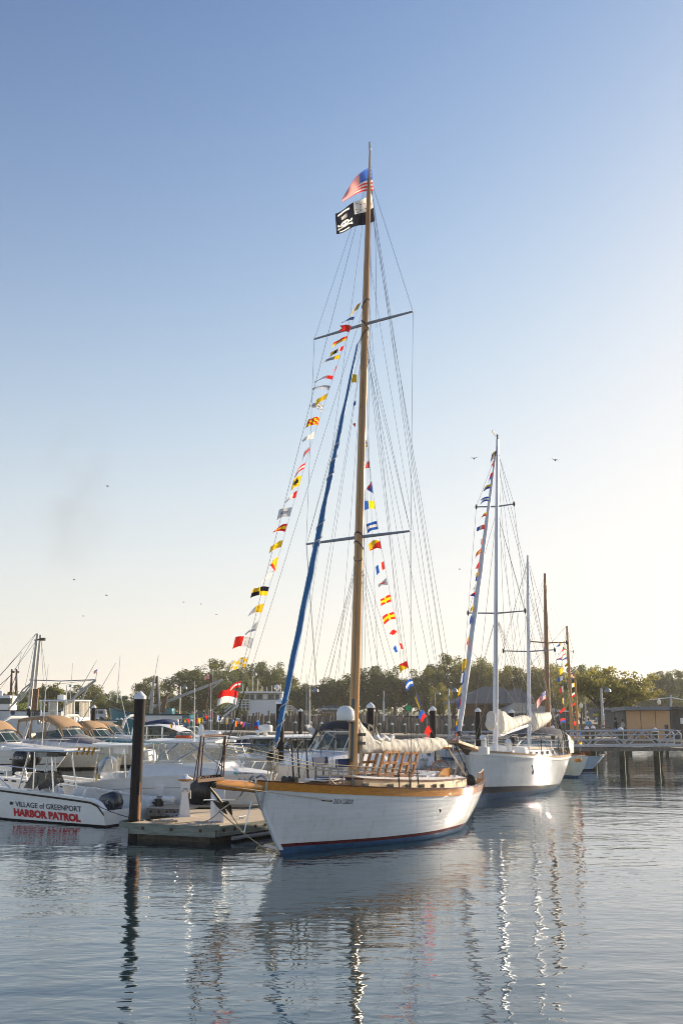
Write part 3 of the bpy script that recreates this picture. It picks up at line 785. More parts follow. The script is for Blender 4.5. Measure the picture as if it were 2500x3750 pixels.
# running backstays, halyards, permanent backstay
for px, y0 in ((1655, 640), (1640, 700), (1622, 640)):
    e = Z.loc(px, 2790, 0); e = chain_end(min(1720, px + 40)) if px != 1640 else V(-zL - .5, 0, zs(1))
    wire([mast_at(y0), e], .006, 'backstay')
for dx, y0 in ((.18, 650), (-.16, 700), (-.2, 1100), (.2, 1220), (-.35, 900)):
    m0 = mast_at(y0); wire([m0 + V(dx * .4, .06, 0), mbase + V(dx, .12, .6)], .005, 'halyard')
wire([mast_at(1000), Z.loc(1500, 2800, .9)], .005, 'halyard'); wire([mast_at(2035), Z.loc(1080, 2860, .3)], .006, 'halyard')
wire([mast_at(2040), Z.loc(1110, 2855, -.3)], .006, 'halyard')
for (y0, px, yy) in ((1235, 1070, -.4), (1235, 1092, .5), (1990, 1125, -.6), (640, 1052, .2), (1200, 1545, .9), (2000, 1570, .7), (1230, 1600, .5), (900, 1660, .6), (700, 1690, .4), (2030, 1410, 1.0), (1240, 1398, .2)):
    wire([mast_at(y0), Z.loc(px, 2850, yy)], .005, 'halyard')
for px in (1075, 1096, 1128): q_ = Z.loc(px, 2850, .3); mb = MB(); mb.tube([q_, q_ + V(.06, 0, .55), q_ + V(.1, 0, 1.0)], [.03, .022, .012], 6); mb.build('turnbuckle', RUB, ZR)
for px, yy in ((1690, .4), (1702, -.2), (1668, .7)): q_ = Z.loc(px, 2862, yy); mb = MB(); mb.tube([q_ + V(.05 * math.sin(k * 1.3), .05 * math.cos(k * 1.1), .10 * k - .1) for k in range(8)], .025, 5); mb.build('sheet_tackle', ROPE if yy > 0 else RUB, ZR)
# lifelines from the pulpit to the shrouds
for y0, y1 in ((2722, 2812), (2740, 2822), (2760, 2832)):
    a_ = Z.loc(826, y0, .3); e = chain_end(1462); m_ = chain_end(1150); wire([a_, V(m_.x, m_.y, m_.z + .52 - (y0 - 2722) * .004), V(e.x, e.y, e.z + .50 - (y0 - 2722) * .006)], .011 if y0 < 2750 else .008, 'lifeline', ROPE)
mb = MB(); mb.tube([chain_end(1462) + V(0, 0, .42), chain_end(1535) + V(0, 0, .42)], .02, 5); mb.build('pin_rail', DKWOOD, ZR)
# gear along the mast foot
mb = MB()
for i in range(5):
    c_ = mast_at(2720 + i * 18) + V(-.16, .12, 0); mb.tube([c_ + V(.05 * math.cos(t), .03, .22 * math.sin(t)) for t in [j * math.pi / 6 for j in range(13)]], .013, 4)
mb.build('coiled_halyard', ROPE, ZR)
mb = MB()
for py in (2690, 2722): c_ = mast_at(py); mb.lathe([(.05, 0), (.05, .1), (.035, .12), (.05, .2)], c_ + V(-.1, .1, 0), 10, axis=(-.6, .8, 0))
mb.build('mast_winch', mat('bronze', (.16, .15, .13), .35, .8), ZR)
# radar dome on the mast
c_ = mast_at(2612); dm = Z.loc(1254, 2612, .0); dm = c_ + V(.40, 0, .0)
mb = MB(); mb.lathe([(.22, 0), (.25, .03), (.25, .18), (.22, .30), (.14, .38), (.03, .405)], dm + V(0, 0, -.2), 20); dome = mb.build('satellite_dome', GELW, ZR, smooth=50)
mb = MB(); mb.box((dm.x, 0, dm.z - .215), (.46, .40, .03)); mb.beam(dm + V(-.1, 0, -.22), c_ + V(0, 0, -.25), .06, .05); mb.build('dome_bracket', BLACK, dome)
# two folding director's chairs on the foredeck
def chair(px, lab, y=.25):
    s0 = Z.loc(px, 2876, y); bz = deckz(s0.x) - .10
    t_ = thing('folding_chair', lab, 'chair', Z.w(V(s0.x, y, bz)), Z.rz, 'folding chairs on the sailboat foredeck')
    C_ = mat('chair_tube', (.30, .31, .33), .6, 0)
    w_, d_2 = .30, .24
    for s_ in (1, -1):
        mb = MB()
        mb.tube([V(s_ * w_, d_2, 0), V(s_ * w_, d_2, .62)], .016, 6); mb.tube([V(s_ * w_, -d_2, 0), V(s_ * w_, -d_2, .62)], .016, 6)
        mb.tube([V(s_ * w_, d_2, .02), V(s_ * w_, -d_2, .02)], .014, 6); mb.tube([V(s_ * w_, d_2, .62), V(s_ * w_, -d_2, .62)], .018, 6)
        mb.build('side_frame', C_, t_)
    mb = MB(); mb.tube([V(-w_, d_2, .03), V(w_, d_2, .42)], .014, 6); mb.tube([V(w_, d_2, .03), V(-w_, d_2, .42)], .014, 6)
    mb.tube([V(-w_, -d_2, .03), V(w_, -d_2, .42)], .014, 6); mb.tube([V(w_, -d_2, .03), V(-w_, -d_2, .42)], .014, 6); mb.build('cross_brace', C_, t_)
    mb = MB(); mb.box((0, 0, .43), (.58, .46, .02)); mb.build('seat', BLUECAN, t_)
    mb = MB()
    mb.tube([V(-w_, -d_2, .6), V(-w_, -d_2 - .05, .93)], .016, 6); mb.tube([V(w_, -d_2, .6), V(w_, -d_2 - .05, .93)], .016, 6); mb.build('back_post', C_, t_)
    mb = MB(); mb.box((0, -d_2 - .06, .82), (.64, .025, .22)); mb.build('backrest', BLUECAN, t_)
chair(1205, 'blue canvas folding chair on the sailboat foredeck, nearer the bow'); chair(1288, 'blue canvas folding chair on the sailboat foredeck, right beside the mast')
# fender ball at the stern
mb = MB(); mb.ball((0, 0, 0), .19, 16, 10); o = mb.build('round_fender', RUB, loc=Z.w(Z.loc(1722, 2858, .35))); tag(o, 'round black fender ball on the stern of the near sailboat', 'fender')

# ---- dressing lines of signal flags
def K(s_, p0=(0, 0)): return s_
def flagline(lab, path, flags, frame, yl=0.0, dep=None, scale=1.0, r=.005):
    st = thing('signal_flag_line', lab, 'flag line', frame.o, frame.rz, 'lines of signal flags on the boats')
    pts = [frame.loc(x, y, yl) for x, y in path]
    mb = MB(); mb.tube(pts, r, 4); mb.build('halyard', mat('white_cord', (.5, .5, .5), .8), st, smooth=0)
    for i, (tx, ty, bx_, by_, fx, fy, pat, shp, lb) in enumerate(flags):
        A = frame.loc(tx, ty, yl); B = frame.loc(bx_, by_, yl)
        # fly end at about the same distance from the viewer
        wy = frame.w((A + B) / 2).y + rnd.uniform(-.25, .35) * (1 if dep is None else dep)
        Cw = P(fx, fy, wy); C_ = frame.Mi @ (Cw - frame.o)
        flag(st, A, B, C_, pat, shp, label=lb, wave=.05)
    return st
def c2(x, y): return (1000 + x / 2.613, 1100 + y / 2.613)
def c3(x, y): return (800 + x / 1.742, 1900 + y / 1.742)
def mk(conv, rows_):
    out = []
    for a, b, c, pat, shp, lb in rows_: out.append((*conv(*a), *conv(*b), *conv(*c), pat, shp, lb))
    return out
fore = mk(c2, [
    ((838, 20), (812, 85), (745, 132), hbar('y', 'g', 'y'), 'rect', 'yellow and grey-blue striped flag'),
    ((780, 155), (770, 190), (655, 222), hbar('b', 'g'), 'pennant', 'dark blue and grey pennant'),
    ((748, 243), (730, 305), (630, 268), solid('r'), 'swallow', 'red swallowtail flag'),
    ((710, 340), (697, 382), (574, 432), hbar('r', 'y'), 'rect', 'red over yellow flag'),
    ((678, 435), (665, 478), (549, 526), vbar('r', 'w', 'k', 'y'), 'rect', 'red, white, black and yellow flag'),
    ((643, 518), (630, 562), (469, 602), vbar('y', 'g', 'g'), 'pennant', 'yellow and grey pennant'),
    ((610, 620), (598, 668), (560, 752), solid('r'), 'pennant', 'red pennant hanging down'),
    ((575, 722), (565, 760), (397, 790), vbar('r', 'w', 'g'), 'pennant', 'red, white and blue pennant'),
    ((545, 818), (535, 865), (370, 860), hbar('g', 'w'), 'pennant', 'blue and white pennant'),
    ((523, 887), (508, 942), (405, 988), hbar('y', 'y'), 'rect', 'plain orange-yellow flag'),
    ((484, 997), (468, 1068), (345, 1012), check('g', 'w', 5), 'pennant', 'blue and white checked flag'),
    ((448, 1120), (428, 1197), (325, 1185), stripes('r', 'y', 4), 'rect', 'red and yellow diagonal striped flag'),
    ((403, 1253), (385, 1328), (282, 1348), solid('w'), 'pennant', 'plain white pennant'),
    ((362, 1388), (345, 1450), (275, 1518), hbar('g', 'r', 'g'), 'rect', 'blue, white and red flag'),
    ((312, 1553), (295, 1612), (207, 1680), hbar('r', 'w', 'r'), 'rect', 'red and white striped flag'),
    ((273, 1677), (250, 1778), (178, 1775), disc('y', 'k'), 'rect', 'yellow flag with a black ball'),
    ((235, 1817), (215, 1892), (118, 1938), vbar('r', 'w', 'g'), 'pennant', 'red, white and grey-blue pennant'),
    ((183, 1980), (160, 2068), (42, 2055), square('w', 'g'), 'rect', 'white flag with a grey square')])
fore += mk(c3, [
    ((440, 30), (424, 84), (350, 86), hbar('r', 'y', 'r'), 'pennant', 'red and yellow flag'),
    ((412, 135), (398, 180), (328, 203), solid('y'), 'rect', 'plain yellow flag'),
    ((383, 238), (364, 340), (325, 298), diag('y', 'r'), 'tri', 'yellow and red triangular flag'),
    ((355, 330), (340, 378), (272, 413), solid('w'), 'pennant', 'white pennant'),
    ((323, 435), (310, 492), (213, 478), quart('k', 'y'), 'rect', 'yellow and black quartered flag'),
    ((292, 540), (275, 602), (187, 618), vbar('y', 'g'), 'pennant', 'yellow and grey pennant'),
    ((260, 648), (240, 712), (172, 740), diag('w', 'g'), 'pennant', 'white and grey pennant'),
    ((223, 763), (205, 829), (98, 793), vbar('w', 'r'), 'rect', 'white and red halved flag'),
    ((190, 880), (173, 945), (77, 950), check('y', 'w', 4), 'rect', 'yellow and white checked flag'),
    ((150, 1035), (138, 1075), (55, 1112), hbar('r', 'w', 'r'), 'swallow', 'red and white swallowtail flag'),
    ((127, 1102), (112, 1186), (0, 1150), hbar('r', 'w'), 'rect', 'large red over white flag')])
flagline('curved line of signal flags from the near wooden mast down to its bowsprit',
         [c2(850, 5), c2(838, 20), c2(780, 155), c2(643, 530), c2(523, 890), c2(403, 1253), c2(312, 1553), c2(183, 1980), c3(383, 238), c3(292, 540), c3(223, 763), c3(150, 1035), c3(60, 1300), (800, 2780)], fore, Z)
aft = mk(c2, [
    ((800, 712), (797, 789), (728, 765), solid('y'), 'rect', 'plain yellow flag beside the mast'),
    ((792, 958), (790, 1000), (765, 1015), solid('b'), 'rect', 'blue flag half behind the mast'),
    ((787, 1172), (785, 1215), (764, 1185), solid('r'), 'pennant', 'small red flag beside the mast'),
    ((870, 1120), (882, 1193), (850, 1160), solid('w'), 'rect', 'white flag beside the mast'),
    ((895, 1320), (901, 1402), (850, 1370), hbar('y', 'b', 'y'), 'rect', 'yellow and blue striped flag'),
    ((915, 1530), (923, 1605), (862, 1615), solid('r'), 'tri', 'red pennant'),
    ((940, 1725), (957, 1850), (893, 1812), diag2('r', 'b'), 'tri', 'red and blue flag'),
    ((965, 1918), (974, 1996), (853, 1972), vbar('y', 'b'), 'rect', 'yellow and blue halved flag'),
    ((990, 2112), (1003, 2190), (895, 2190), hbar('b', 'w', 'b'), 'rect', 'blue and white striped flag')])
aft += mk(c3, [
    ((1030, 143), (1038, 194), (960, 182), diag2('y', 'r'), 'rect', 'yellow and red diagonal flag'),
    ((1053, 270), (1060, 319), (1005, 333), vbar('r', 'w', 'b'), 'rect', 'red, white and blue flag'),
    ((1070, 378), (1078, 422), (1018, 432), square('w', 'r'), 'pennant', 'white pennant with red'),
    ((1095, 482), (1101, 527), (1033, 538), cross('r', 'y'), 'rect', 'upper red flag with a yellow cross'),
    ((1117, 592), (1128, 637), (1052, 648), cross('r', 'y'), 'rect', 'lower red flag with a yellow cross'),
    ((1143, 698), (1151, 742), (1078, 740), diamond('w', 'r'), 'rect', 'white flag with a red diamond'),
    ((1168, 795), (1181, 834), (1119, 840), vbar('r', 'w', 'b'), 'rect', 'red, white and blue flag'),
    ((1200, 905), (1211, 950), (1152, 960), diag('r', 'y'), 'rect', 'red and yellow diagonal flag'),
    ((1232, 1020), (1245, 1064), (1197, 1075), hbar('b', 'w', 'b'), 'rect', 'blue and white striped flag'),
    ((1264, 1116), (1292, 1188), (1266, 1182), vbar('b', 'y'), 'rect', 'blue and yellow flag'),
    ((1303, 1222), (1328, 1262), (1284, 1284), hbar('b', 'r'), 'rect', 'blue over red flag'),
    ((1340, 1315), (1357, 1358), (1320, 1385), solid('r'), 'swallow', 'red swallowtail flag')])
flagline('straight line of signal flags running down behind the near wooden mast to its boom end',
         [c2(835, 300), c2(870, 1100), c2(915, 1530), c2(965, 1918), c3(1030, 143), c3(1095, 482), c3(1168, 795), c3(1232, 1020), c3(1303, 1222), c3(1382, 1400)], aft, Z)
# two big flags at the masthead, side by side with a halyard
def bigflag(name, lab, A, B, C_, pat, nu, nv, shp='rect', extra=None, cat='flag'):
    o_ = thing(name, lab, cat, (0, 0, 0))
    return o_
Yf = Z.w(mast_at(800)).y
def usfold(u, v):  return usa(u, v)
us_ = thing('national_flag', 'large American flag flying left from the top of the near wooden mast', 'flag', P(1350, 640, Yf))
o0 = P(1350, 640, Yf)
def fgrid(parent, name, ptsf, pat, nu, nv, mats=FL):
    mb = MB(); keys = []
    for i in range(nu + 1):
        b0 = mb.add([ptsf(i / nu, j / nv) for j in range(nv + 1)])
        if i:
            for j in range(nv):
                k = pat((i - .5) / nu, (j + .5) / nv)
                if k not in keys: keys.append(k)
                mb.face((base + j, base + j + 1, b0 + j + 1, b0 + j), keys.index(k))
        base = b0
    return mb.build(name, [mats[k] for k in keys], parent, smooth=80)
def usp(u, v):
    # hoist runs (1352,615) to (1362,700); fly corner droops to (1248,745)
    topc = curve([(0, 0), (.25, .10), (.5, .32), (.75, .62), (1, .98)])
    x = 1360 - (108 * u) - 4 * v * 0; y = 612 + 88 * v * (1 - .35 * u) + 105 * topc(u) * (1 - .30 * v) + (u > .55) * (u - .55) * 30 * (1 - v)
    x += 6 * v * (1 - u)
    q = P(x, y, Yf + .25 * math.sin(u * 7 + v * 2) * (.3 + u) + .18) - o0
    return q
fgrid(us_, 'cloth', usp, usa, 48, 26)
pf = thing('skull_flag', 'black and white quartered flag with skull and bones, below the American flag', 'flag', P(1355, 800, Yf))
o1 = P(1355, 800, Yf)
def skp(u, v):
    x = 1360 - 133 * u + 12 * v * (1 - u) + 5 * v * u; y = 708 + 100 * v * (1 - .25 * u) + 73 * u + 4 * math.sin(u * 9)
    return P(x, y, Yf + .22 + .14 * math.sin(u * 8 + v)) - o1
def skpat(u, v):
    if u < .5 and v < .52:
        for (a, b) in ((.08, .12), (.08, .30), (.08, .46), (.2, .40), (.32, .18), (.32, .40), (.42, .1), (.44, .34), (.42, .46), (.22, .2)):
            if abs(u - a) < .018 and abs(v - b) < .022: return 'k'
        return 'w'
    # skull and bones, ribbons: white on black, drawn in the lower fly quarter
    x, y = u - .76, v - .62
    if (x / .105) ** 2 + (y / .11) ** 2 < 1 or (abs(x) < .05 and 0 < y < .16):
        if ((x - .04) / .025) ** 2 + ((y - .01) / .032) ** 2 < 1 or ((x + .04) / .025) ** 2 + ((y - .01) / .032) ** 2 < 1: return 'k'
        return 'w'
    for sg in (1, -1):
        d = y - .10 - sg * x * .45
        if abs(d) < .022 and abs(x) < .17: return 'w'
        if abs(x - .17) < .02 and abs(d) < .045 or abs(x + .17) < .02 and abs(d) < .045: return 'w'
    if .62 < u < .93 and abs(v - (.10 + .5 * (u - .77) ** 2 * 4)) < .035: return 'w'
    if .70 < u < .84 and .26 < v < .42: return 'w' if (int(u * 60) + int(v * 40)) % 2 else 'k'
    if .66 < u < .92 and abs(v - .92) < .025: return 'w'
    return 'k'
fgrid(pf, 'cloth', skp, skpat, 90, 60)
mb = MB(); mb.tube([Z.w(mast_at(600)), P(1362, 690, Yf + .1), P(1375, 900, Yf + .1), P(1378, 1200, Yf)], .006, 4); o = mb.build('flag_halyard', WIRE); tag(o, 'thin halyard beside the masthead that carries the two large flags', 'rope')
# ================================================================== floating dock in front
DZ = 0.45
A_ = W(478, 3012, DZ); B_ = W(793, 3026, DZ); dr = Z.M @ V(-1, 0, 0)
B2 = B_ + dr * 11.0; n_in = V(-dr.y, dr.x, 0)
C1 = W(655, 2989, DZ); C2 = W(690, 2964, DZ); C3 = W(900, 2964, DZ)
def solid_deck(parent, poly, z, name='deck', m=None, th=0.06, over=0.0):
    mb = MB(); mb.prism([V(p.x, p.y, z - th) for p in poly], (0, 0, th)); return mb.build(name, m or LEDGE, parent, smooth=0)
def fascia(parent, a, b, z, h=.28, th=.07, m=None, bolts=0, side=1, name='fascia_board'):
    a = V(a.x, a.y, 0); b = V(b.x, b.y, 0); d = (b - a).normalized(); nn = V(d.y, -d.x, 0) * side
    mb = MB(); mb.beam(a + nn * th / 2 + V(0, 0, z - h / 2 - .004), b + nn * th / 2 + V(0, 0, z - h / 2 - .004), th, h)
    f = mb.build(name, m or TIMBER, parent, smooth=0)
    L = (b - a).length
    for i in range(bolts):
        p = a + d * (L * (i + .5) / bolts) + nn * th + V(0, 0, z - h * .45)
        mb = MB(); mb.lathe([(.05, 0), (.05, .008), (.022, .01), (.022, .035), (.0001, .035)], p, 10, axis=nn); mb.build('bolt', IR, f, smooth=30)
    return f
def planked(name):
    return LEDGE
fl = thing('floating_dock', 'pale timber floating dock with bolted grey-green fascia beside the near sailboat', 'dock', (0, 0, 0))
poly = [A_, B_, B2, B2 + n_in * 2.6, C3 + dr * 2.5, C3, C2, C1]
solid_deck(fl, poly, DZ)
fascia(fl, A_, B_, DZ, bolts=3, side=1); fascia(fl, B_, B2, DZ, .26, bolts=26, side=1)
mb = MB(); mb.prism([V(p.x, p.y, -.3) for p in (A_ + V(.15, .25, 0), B_ + V(-.2, .25, 0), B2 + n_in * .25 , B2 + n_in * 2.4, C3 + dr * 2.3, C3, C2 + V(.1, 0, 0), C1 + V(.1, 0, 0))], (0, 0, DZ + .3 - .08)); mb.build('float', CONC, fl, smooth=0)
mb = MB(); mb.tube([V(B_.x, B_.y, .10) + dr * .5 + n_in * -.12, V(B_.x, B_.y, .10) + dr * 9 + n_in * -.12], .05, 8); mb.build('conduit_pipe', mat('grey_pipe', (.25, .26, .28), .5), fl)
mb = MB(); mb.box(V(B_.x - .12, B_.y + .06, DZ - .03), (.42, .30, .14)); mb.build('corner_pad', TIMBER, fl)
# pile guide on the left end
g0 = W(440, 3018, DZ - .06)
mb = MB(); mb.beam(g0, A_ + V(.1, -.02, -.1), .06, .16); mb.beam(g0 + V(.1, .5, 0), A_ + V(.3, .5, -.06), .06, .16); mb.beam(g0, g0 + V(.1, .5, 0), .06, .16); mb.build('pile_guide', TIMBER, fl)
pr = thing('floating_dock', 'timber dock with dark round bolts seen behind the white power pedestal', 'dock', (0, 0, 0))
Q0 = W(543, 2959, DZ); Q1 = W(690, 2963, DZ); Q2 = Q1 + V(.2, 1.6, 0); Q3 = Q0 + V(-.1, 1.5, 0)
Q1 = W(688, 2964, DZ)
solid_deck(pr, [Q0, Q1, Q2, Q3], DZ); fascia(pr, Q0, Q1, DZ, .22, m=OLDWOOD, bolts=5)
mb = MB(); mb.prism([V(p.x, p.y, -.3) for p in (Q0 + V(.1, .2, 0), Q1 + V(0, .2, 0), Q2, Q3)], (0, 0, DZ + .2)); mb.build('float', CONC, pr, smooth=0)
pr2 = thing('floating_dock', 'long dock running behind the moored powerboats with white boats along it', 'dock', (0, 0, 0))
R0, R1, R2, R3 = W(700, 2950, DZ), W(960, 2946, DZ), W(1010, 2915, DZ), W(800, 2922, DZ)
solid_deck(pr2, [R0, R1, R1 + V(1.5, 2.0, 0), R0 + V(.2, 1.2, 0)], DZ - .004)
# cleats
def cleat(p, rz, lab):
    t_ = thing('cleat', lab, 'cleat', p, rz, 'cleats on the floating dock')
    G_ = mat('galvanised_iron', (.35, .37, .40), .45, .6)
    mb = MB(); mb.box((-.05, 0, .03), (.03, .05, .06)); mb.build('foot', G_, t_); mb = MB(); mb.box((.05, 0, .03), (.03, .05, .06)); mb.build('foot', G_, t_)
    mb = MB(); mb.tube([(-.20, 0, .09), (-.08, 0, .07), (.08, 0, .07), (.20, 0, .09)], [.014, .022, .022, .014], 8); mb.build('horn', G_, t_)
for px, py, lab, rz in ((782, 3020, 'iron cleat at the foot of the white post on the dock corner', .1), (737, 3022, 'iron cleat on the front edge of the dock, left of the white post', .05), (885, 2999, 'iron cleat on the dock edge nearest the sailboat stem', .9), (632, 2991, 'iron cleat beside the power pedestal with a dark line on it', .1), (608, 3014, 'iron cleat with a heap of grey line beside the tall piling', .1)):
    cleat(W(px, py, DZ), rz, lab)
mb = MB(); c_ = W(605, 3014, DZ)
for i in range(14): mb.tube([c_ + V(.26 * math.cos(t + i) + rnd.uniform(-.12, .12), .1 * math.sin(t + i) + .03, .02 + .05 * rnd.random()) for t in (0, 1, 2, 3, 4, 5)], .012, 4)
o = mb.build('mooring_line', ROPE); tag(o, 'heap of grey mooring line on the front cleat by the tall piling', 'rope')
mb = MB(); mb.tube(rope(W(640, 3018, DZ) + V(0, 0, .02), W(700, 3013, DZ) + V(0, 0, .02), 0, 4) + rope(W(720, 3008, DZ) + V(0, 0, .02), Z.w(Z.loc(810, 2965, .2)), .12, 8)[1:] + [Z.w(Z.loc(900, 2905, .3))], .014, 5); o = mb.build('mooring_line', ROPE); tag(o, 'grey bow line sagging from the dock deck up past the white post to the sailboat', 'rope')
mb = MB(); mb.tube(rope(W(1000, 2995, 1.0), V(*W(780, 3018, DZ + .08)), .1, 6), .012, 4)
# power pedestal with amber light
pd = W(675, 2989, DZ)
pt = thing('power_pedestal', 'white dock power pedestal with an eight-sided cap and amber light', 'pedestal', pd, .25)
PW = mat('pedestal_white', (.72, .72, .74), .35, var=.04)
mb = MB(); mb.lathe([(.30, 0), (.27, .04), (.17, .72), (.17, .86), (.23, .95), (.23, 1.30), (.17, 1.33)], (0, 0, 0), 4, sq=True); mb.build('body', PW, pt, smooth=20); pt.scale = (.80, .80, .76)
mb = MB(); mb.lathe([(.22, 1.33), (.29, 1.36), (.29, 1.39), (.0001, 1.34)][:3] + [(.26, 1.395)], (0, 0, 0), 8); mb.build('light_ring', mat('amber_lens', (.75, .38, .03), .3, trans=.4), pt)
mb = MB(); mb.lathe([(.30, 1.395), (.09, 1.50), (.09, 1.54), (.07, 1.56)], (0, 0, 0), 8); mb.build('cap', PW, pt, smooth=20)
mb = MB(); mb.box((0, -.165, 1.02), (.16, .05, .08)); mb.box((-.10, -.18, .95), (.05, .05, .06), m=0); mb.box((.08, -.18, .95), (.05, .05, .06)); mb.build('socket_panel', ALU, pt)
mb = MB(); mb.box((0, -.165, .22), (.20, .04, .26)); mb.build('access_door', PW, pt)
mb = MB(); mb.tube([(.2, 0, .95), (.21, 0, .65)], .015, 5); mb.build('hose_hook', GELW, pt)
po = W(795, 3011, DZ)
pt = thing('utility_post', 'square white post on the dock corner in front of the sailboat stem', 'post', po, .45)
mb = MB(); mb.box((0, 0, .72), (.30, .30, 1.44)); mb.build('body', PW, pt, bevel=.01); pt.scale = (1, 1, .66)
mb = MB(); mb.box((0, 0, 1.47), (.34, .34, .05)); mb.lathe([(.24, 1.49), (.08, 1.58), (.0001, 1.6)], (0, 0, 0), 4, sq=True); mb.build('cap', PW, pt, smooth=20)
mb = MB(); mb.box((-.02, -.155, .75), (.12, .02, .16)); mb.build('cover_plate', ALU, pt)

# ------------------------------------------------------------------ pilings
def piling(px, ytop, wpx, D, lab, m=PILEW, base=-.6, lean=0.0, cap=True, group='tall dark pilings with white pointed caps', g2=None):
    top = P(px, ytop, D); r = wpx / 2 * D / F * .97; ch = r * .95
    t_ = thing('piling', lab, 'piling', (top.x - lean, D, 0), 0, group)
    mb = MB(); n = 14; H = top.z - (ch if cap else 0)
    mb.tube([(lean * (base + (H - base) * i / 6) / H, 0, base + (H - base) * i / 6) for i in range(7)], [r * 1.04 - .04 * r * i / 6 for i in range(7)], n); mb.build('post', m, t_, smooth=60)
    if cap:
        mb = MB(); z0 = H - r * .52
        mb.lathe([(r * 1.12, z0), (r * 1.12, H), (r * .08, H + ch)], (lean, 0, 0), n); mb.build('cap', CAPW, t_, smooth=40)
    return t_
tp = W(500, 3006, DZ)
np_ = piling(515, 2530, 41, tp.y, 'nearest and tallest piling, through the left end of the floating dock', lean=.03, base=-1)
rp_ = 41 / 2 * tp.y / F * .97 * 1.04; mb = MB()
for (a0, a1, z0, z1) in ((-.9, -.45, .5, 1.15), (-.55, -.2, .45, .95), (-.7, -.5, 1.1, 1.5)): mb.loft([[V(math.cos(t) * (rp_ + .006), math.sin(t) * (rp_ + .006), z) for t in [a0 + (a1 - a0) * k / 5 for k in range(6)]] for z in (z0, (z0 + z1) / 2, z1)], closed=False, caps=False)
mb.build('worn_wood', mat('scraped_orange_wood', (.20, .075, .02), .8, scale=6, stretch=(6, 6, 1), col2=(.36, .16, .05)), np_)
mb = MB(); mb.tube([(0, 0, .40), (0, 0, .62)], rp_ + .004, 14, cap=False); mb.build('weed_band', mat('dark_weed', (.012, .014, .008), .9), np_)
for px, yt, w_, D, lab in ((1027, 2556, 30, 37.6, 'dark piling right behind the blue furled sail'), (1356, 2571, 28, 41, 'dark capped piling just right of the wooden mast'),
        (1583, 2585, 23, 50, 'dark capped piling behind the end of the covered boom'), (1748, 2591, 21, 55, 'dark capped piling left of the white ketch mast'),
        (1871, 2597, 19, 60, 'dark capped piling between the two masts of the ketch'), (1100, 2594, 15, 76, 'dark capped piling behind the black canvas cruiser'),
        (107, 2585, 13, 86, 'dark capped piling in front of the white trawler hull'), (345, 2581, 16, 72, 'dark capped piling in front of the white van')):
    piling(px, yt, w_, D, lab)
gs = 'short pilings with white caps along the far dock'
for px, yt in ((359, 2626), (430, 2628), (445, 2628), (701, 2634), (770, 2634), (797, 2636), (944, 2637), (983, 2640), (1081, 2641), (1137, 2641), (1177, 2643), (1389, 2646), (1435, 2646), (1482, 2648), (1527, 2648), (1632, 2649), (1694, 2650), (1731, 2649)):
    t_ = piling(px, yt, 10, 104 + (1700 - px) * .008, 'short capped piling in the row along the far dock in front of the timber bulkhead', m=PILEG, group=gs)

# ------------------------------------------------------------------ outboard engine
def outboard(parent, p, tilt=0.0, m=BLACK, s=1.0, yaw=0.0, name='outboard_engine', txt=None, rake=1):
    """engine behind a transom: x aft is negative"""
    e = bpy.data.objects.new(name, None); COL.objects.link(e); e.parent = parent; e.location = p; e.rotation_euler = (0, -tilt, yaw); e.scale = (s, s, s); e.empty_display_size = .1
    KIDS.setdefault(parent.name, []).append(e)
    mb = MB(); rings = []
    for z, x0, x1, w_ in ((.0, -.30, .10, .13), (.05, -.42, .14, .19), (.25, -.52, .14, .23), (.42, -.50, .11, .21), (.53, -.42, .05, .16), (.57, -.30, -.02, .08)):
        c_ = (x0 + x1) / 2; a_ = (x1 - x0) / 2
        rings.append([V(c_ + a_ * max(-1, min(1, 1.15 * math.cos(t))), w_ * max(-1, min(1, 1.15 * math.sin(t))), z) for t in [j * math.pi / 8 for j in range(16)]])
    mb.loft(rings); mb.build('cowling', m, e, smooth=60)
    mb = MB(); rings = []
    for z, x0, x1, w_ in ((.0, -.28, .06, .11), (-.25, -.24, .0, .08), (-.6, -.20, -.02, .06), (-.95, -.20, -.04, .03)):
        rings.append([V(x0, 0, z), V((x0 + x1) / 2, w_, z), V(x1, 0, z), V((x0 + x1) / 2, -w_, z)])
    mb.loft(rings); mb.box((-.16, 0, -.72), (.34, .24, .02)); mb.build('leg', m, e, smooth=30)
    mb = MB(); mb.box((.03, 0, -.12), (.16, .22, .34)); mb.build('bracket', RUB, e)
    if txt:
        Mx = Matrix(((-1, 0, 0), (0, 0, 1), (0, 1, 0)))
        text(txt[0], txt[1], Mx, txt[2], e, wrap=lambda q: V(q.x + .02, .236, q.z + .27), sx=1.0)
    return e

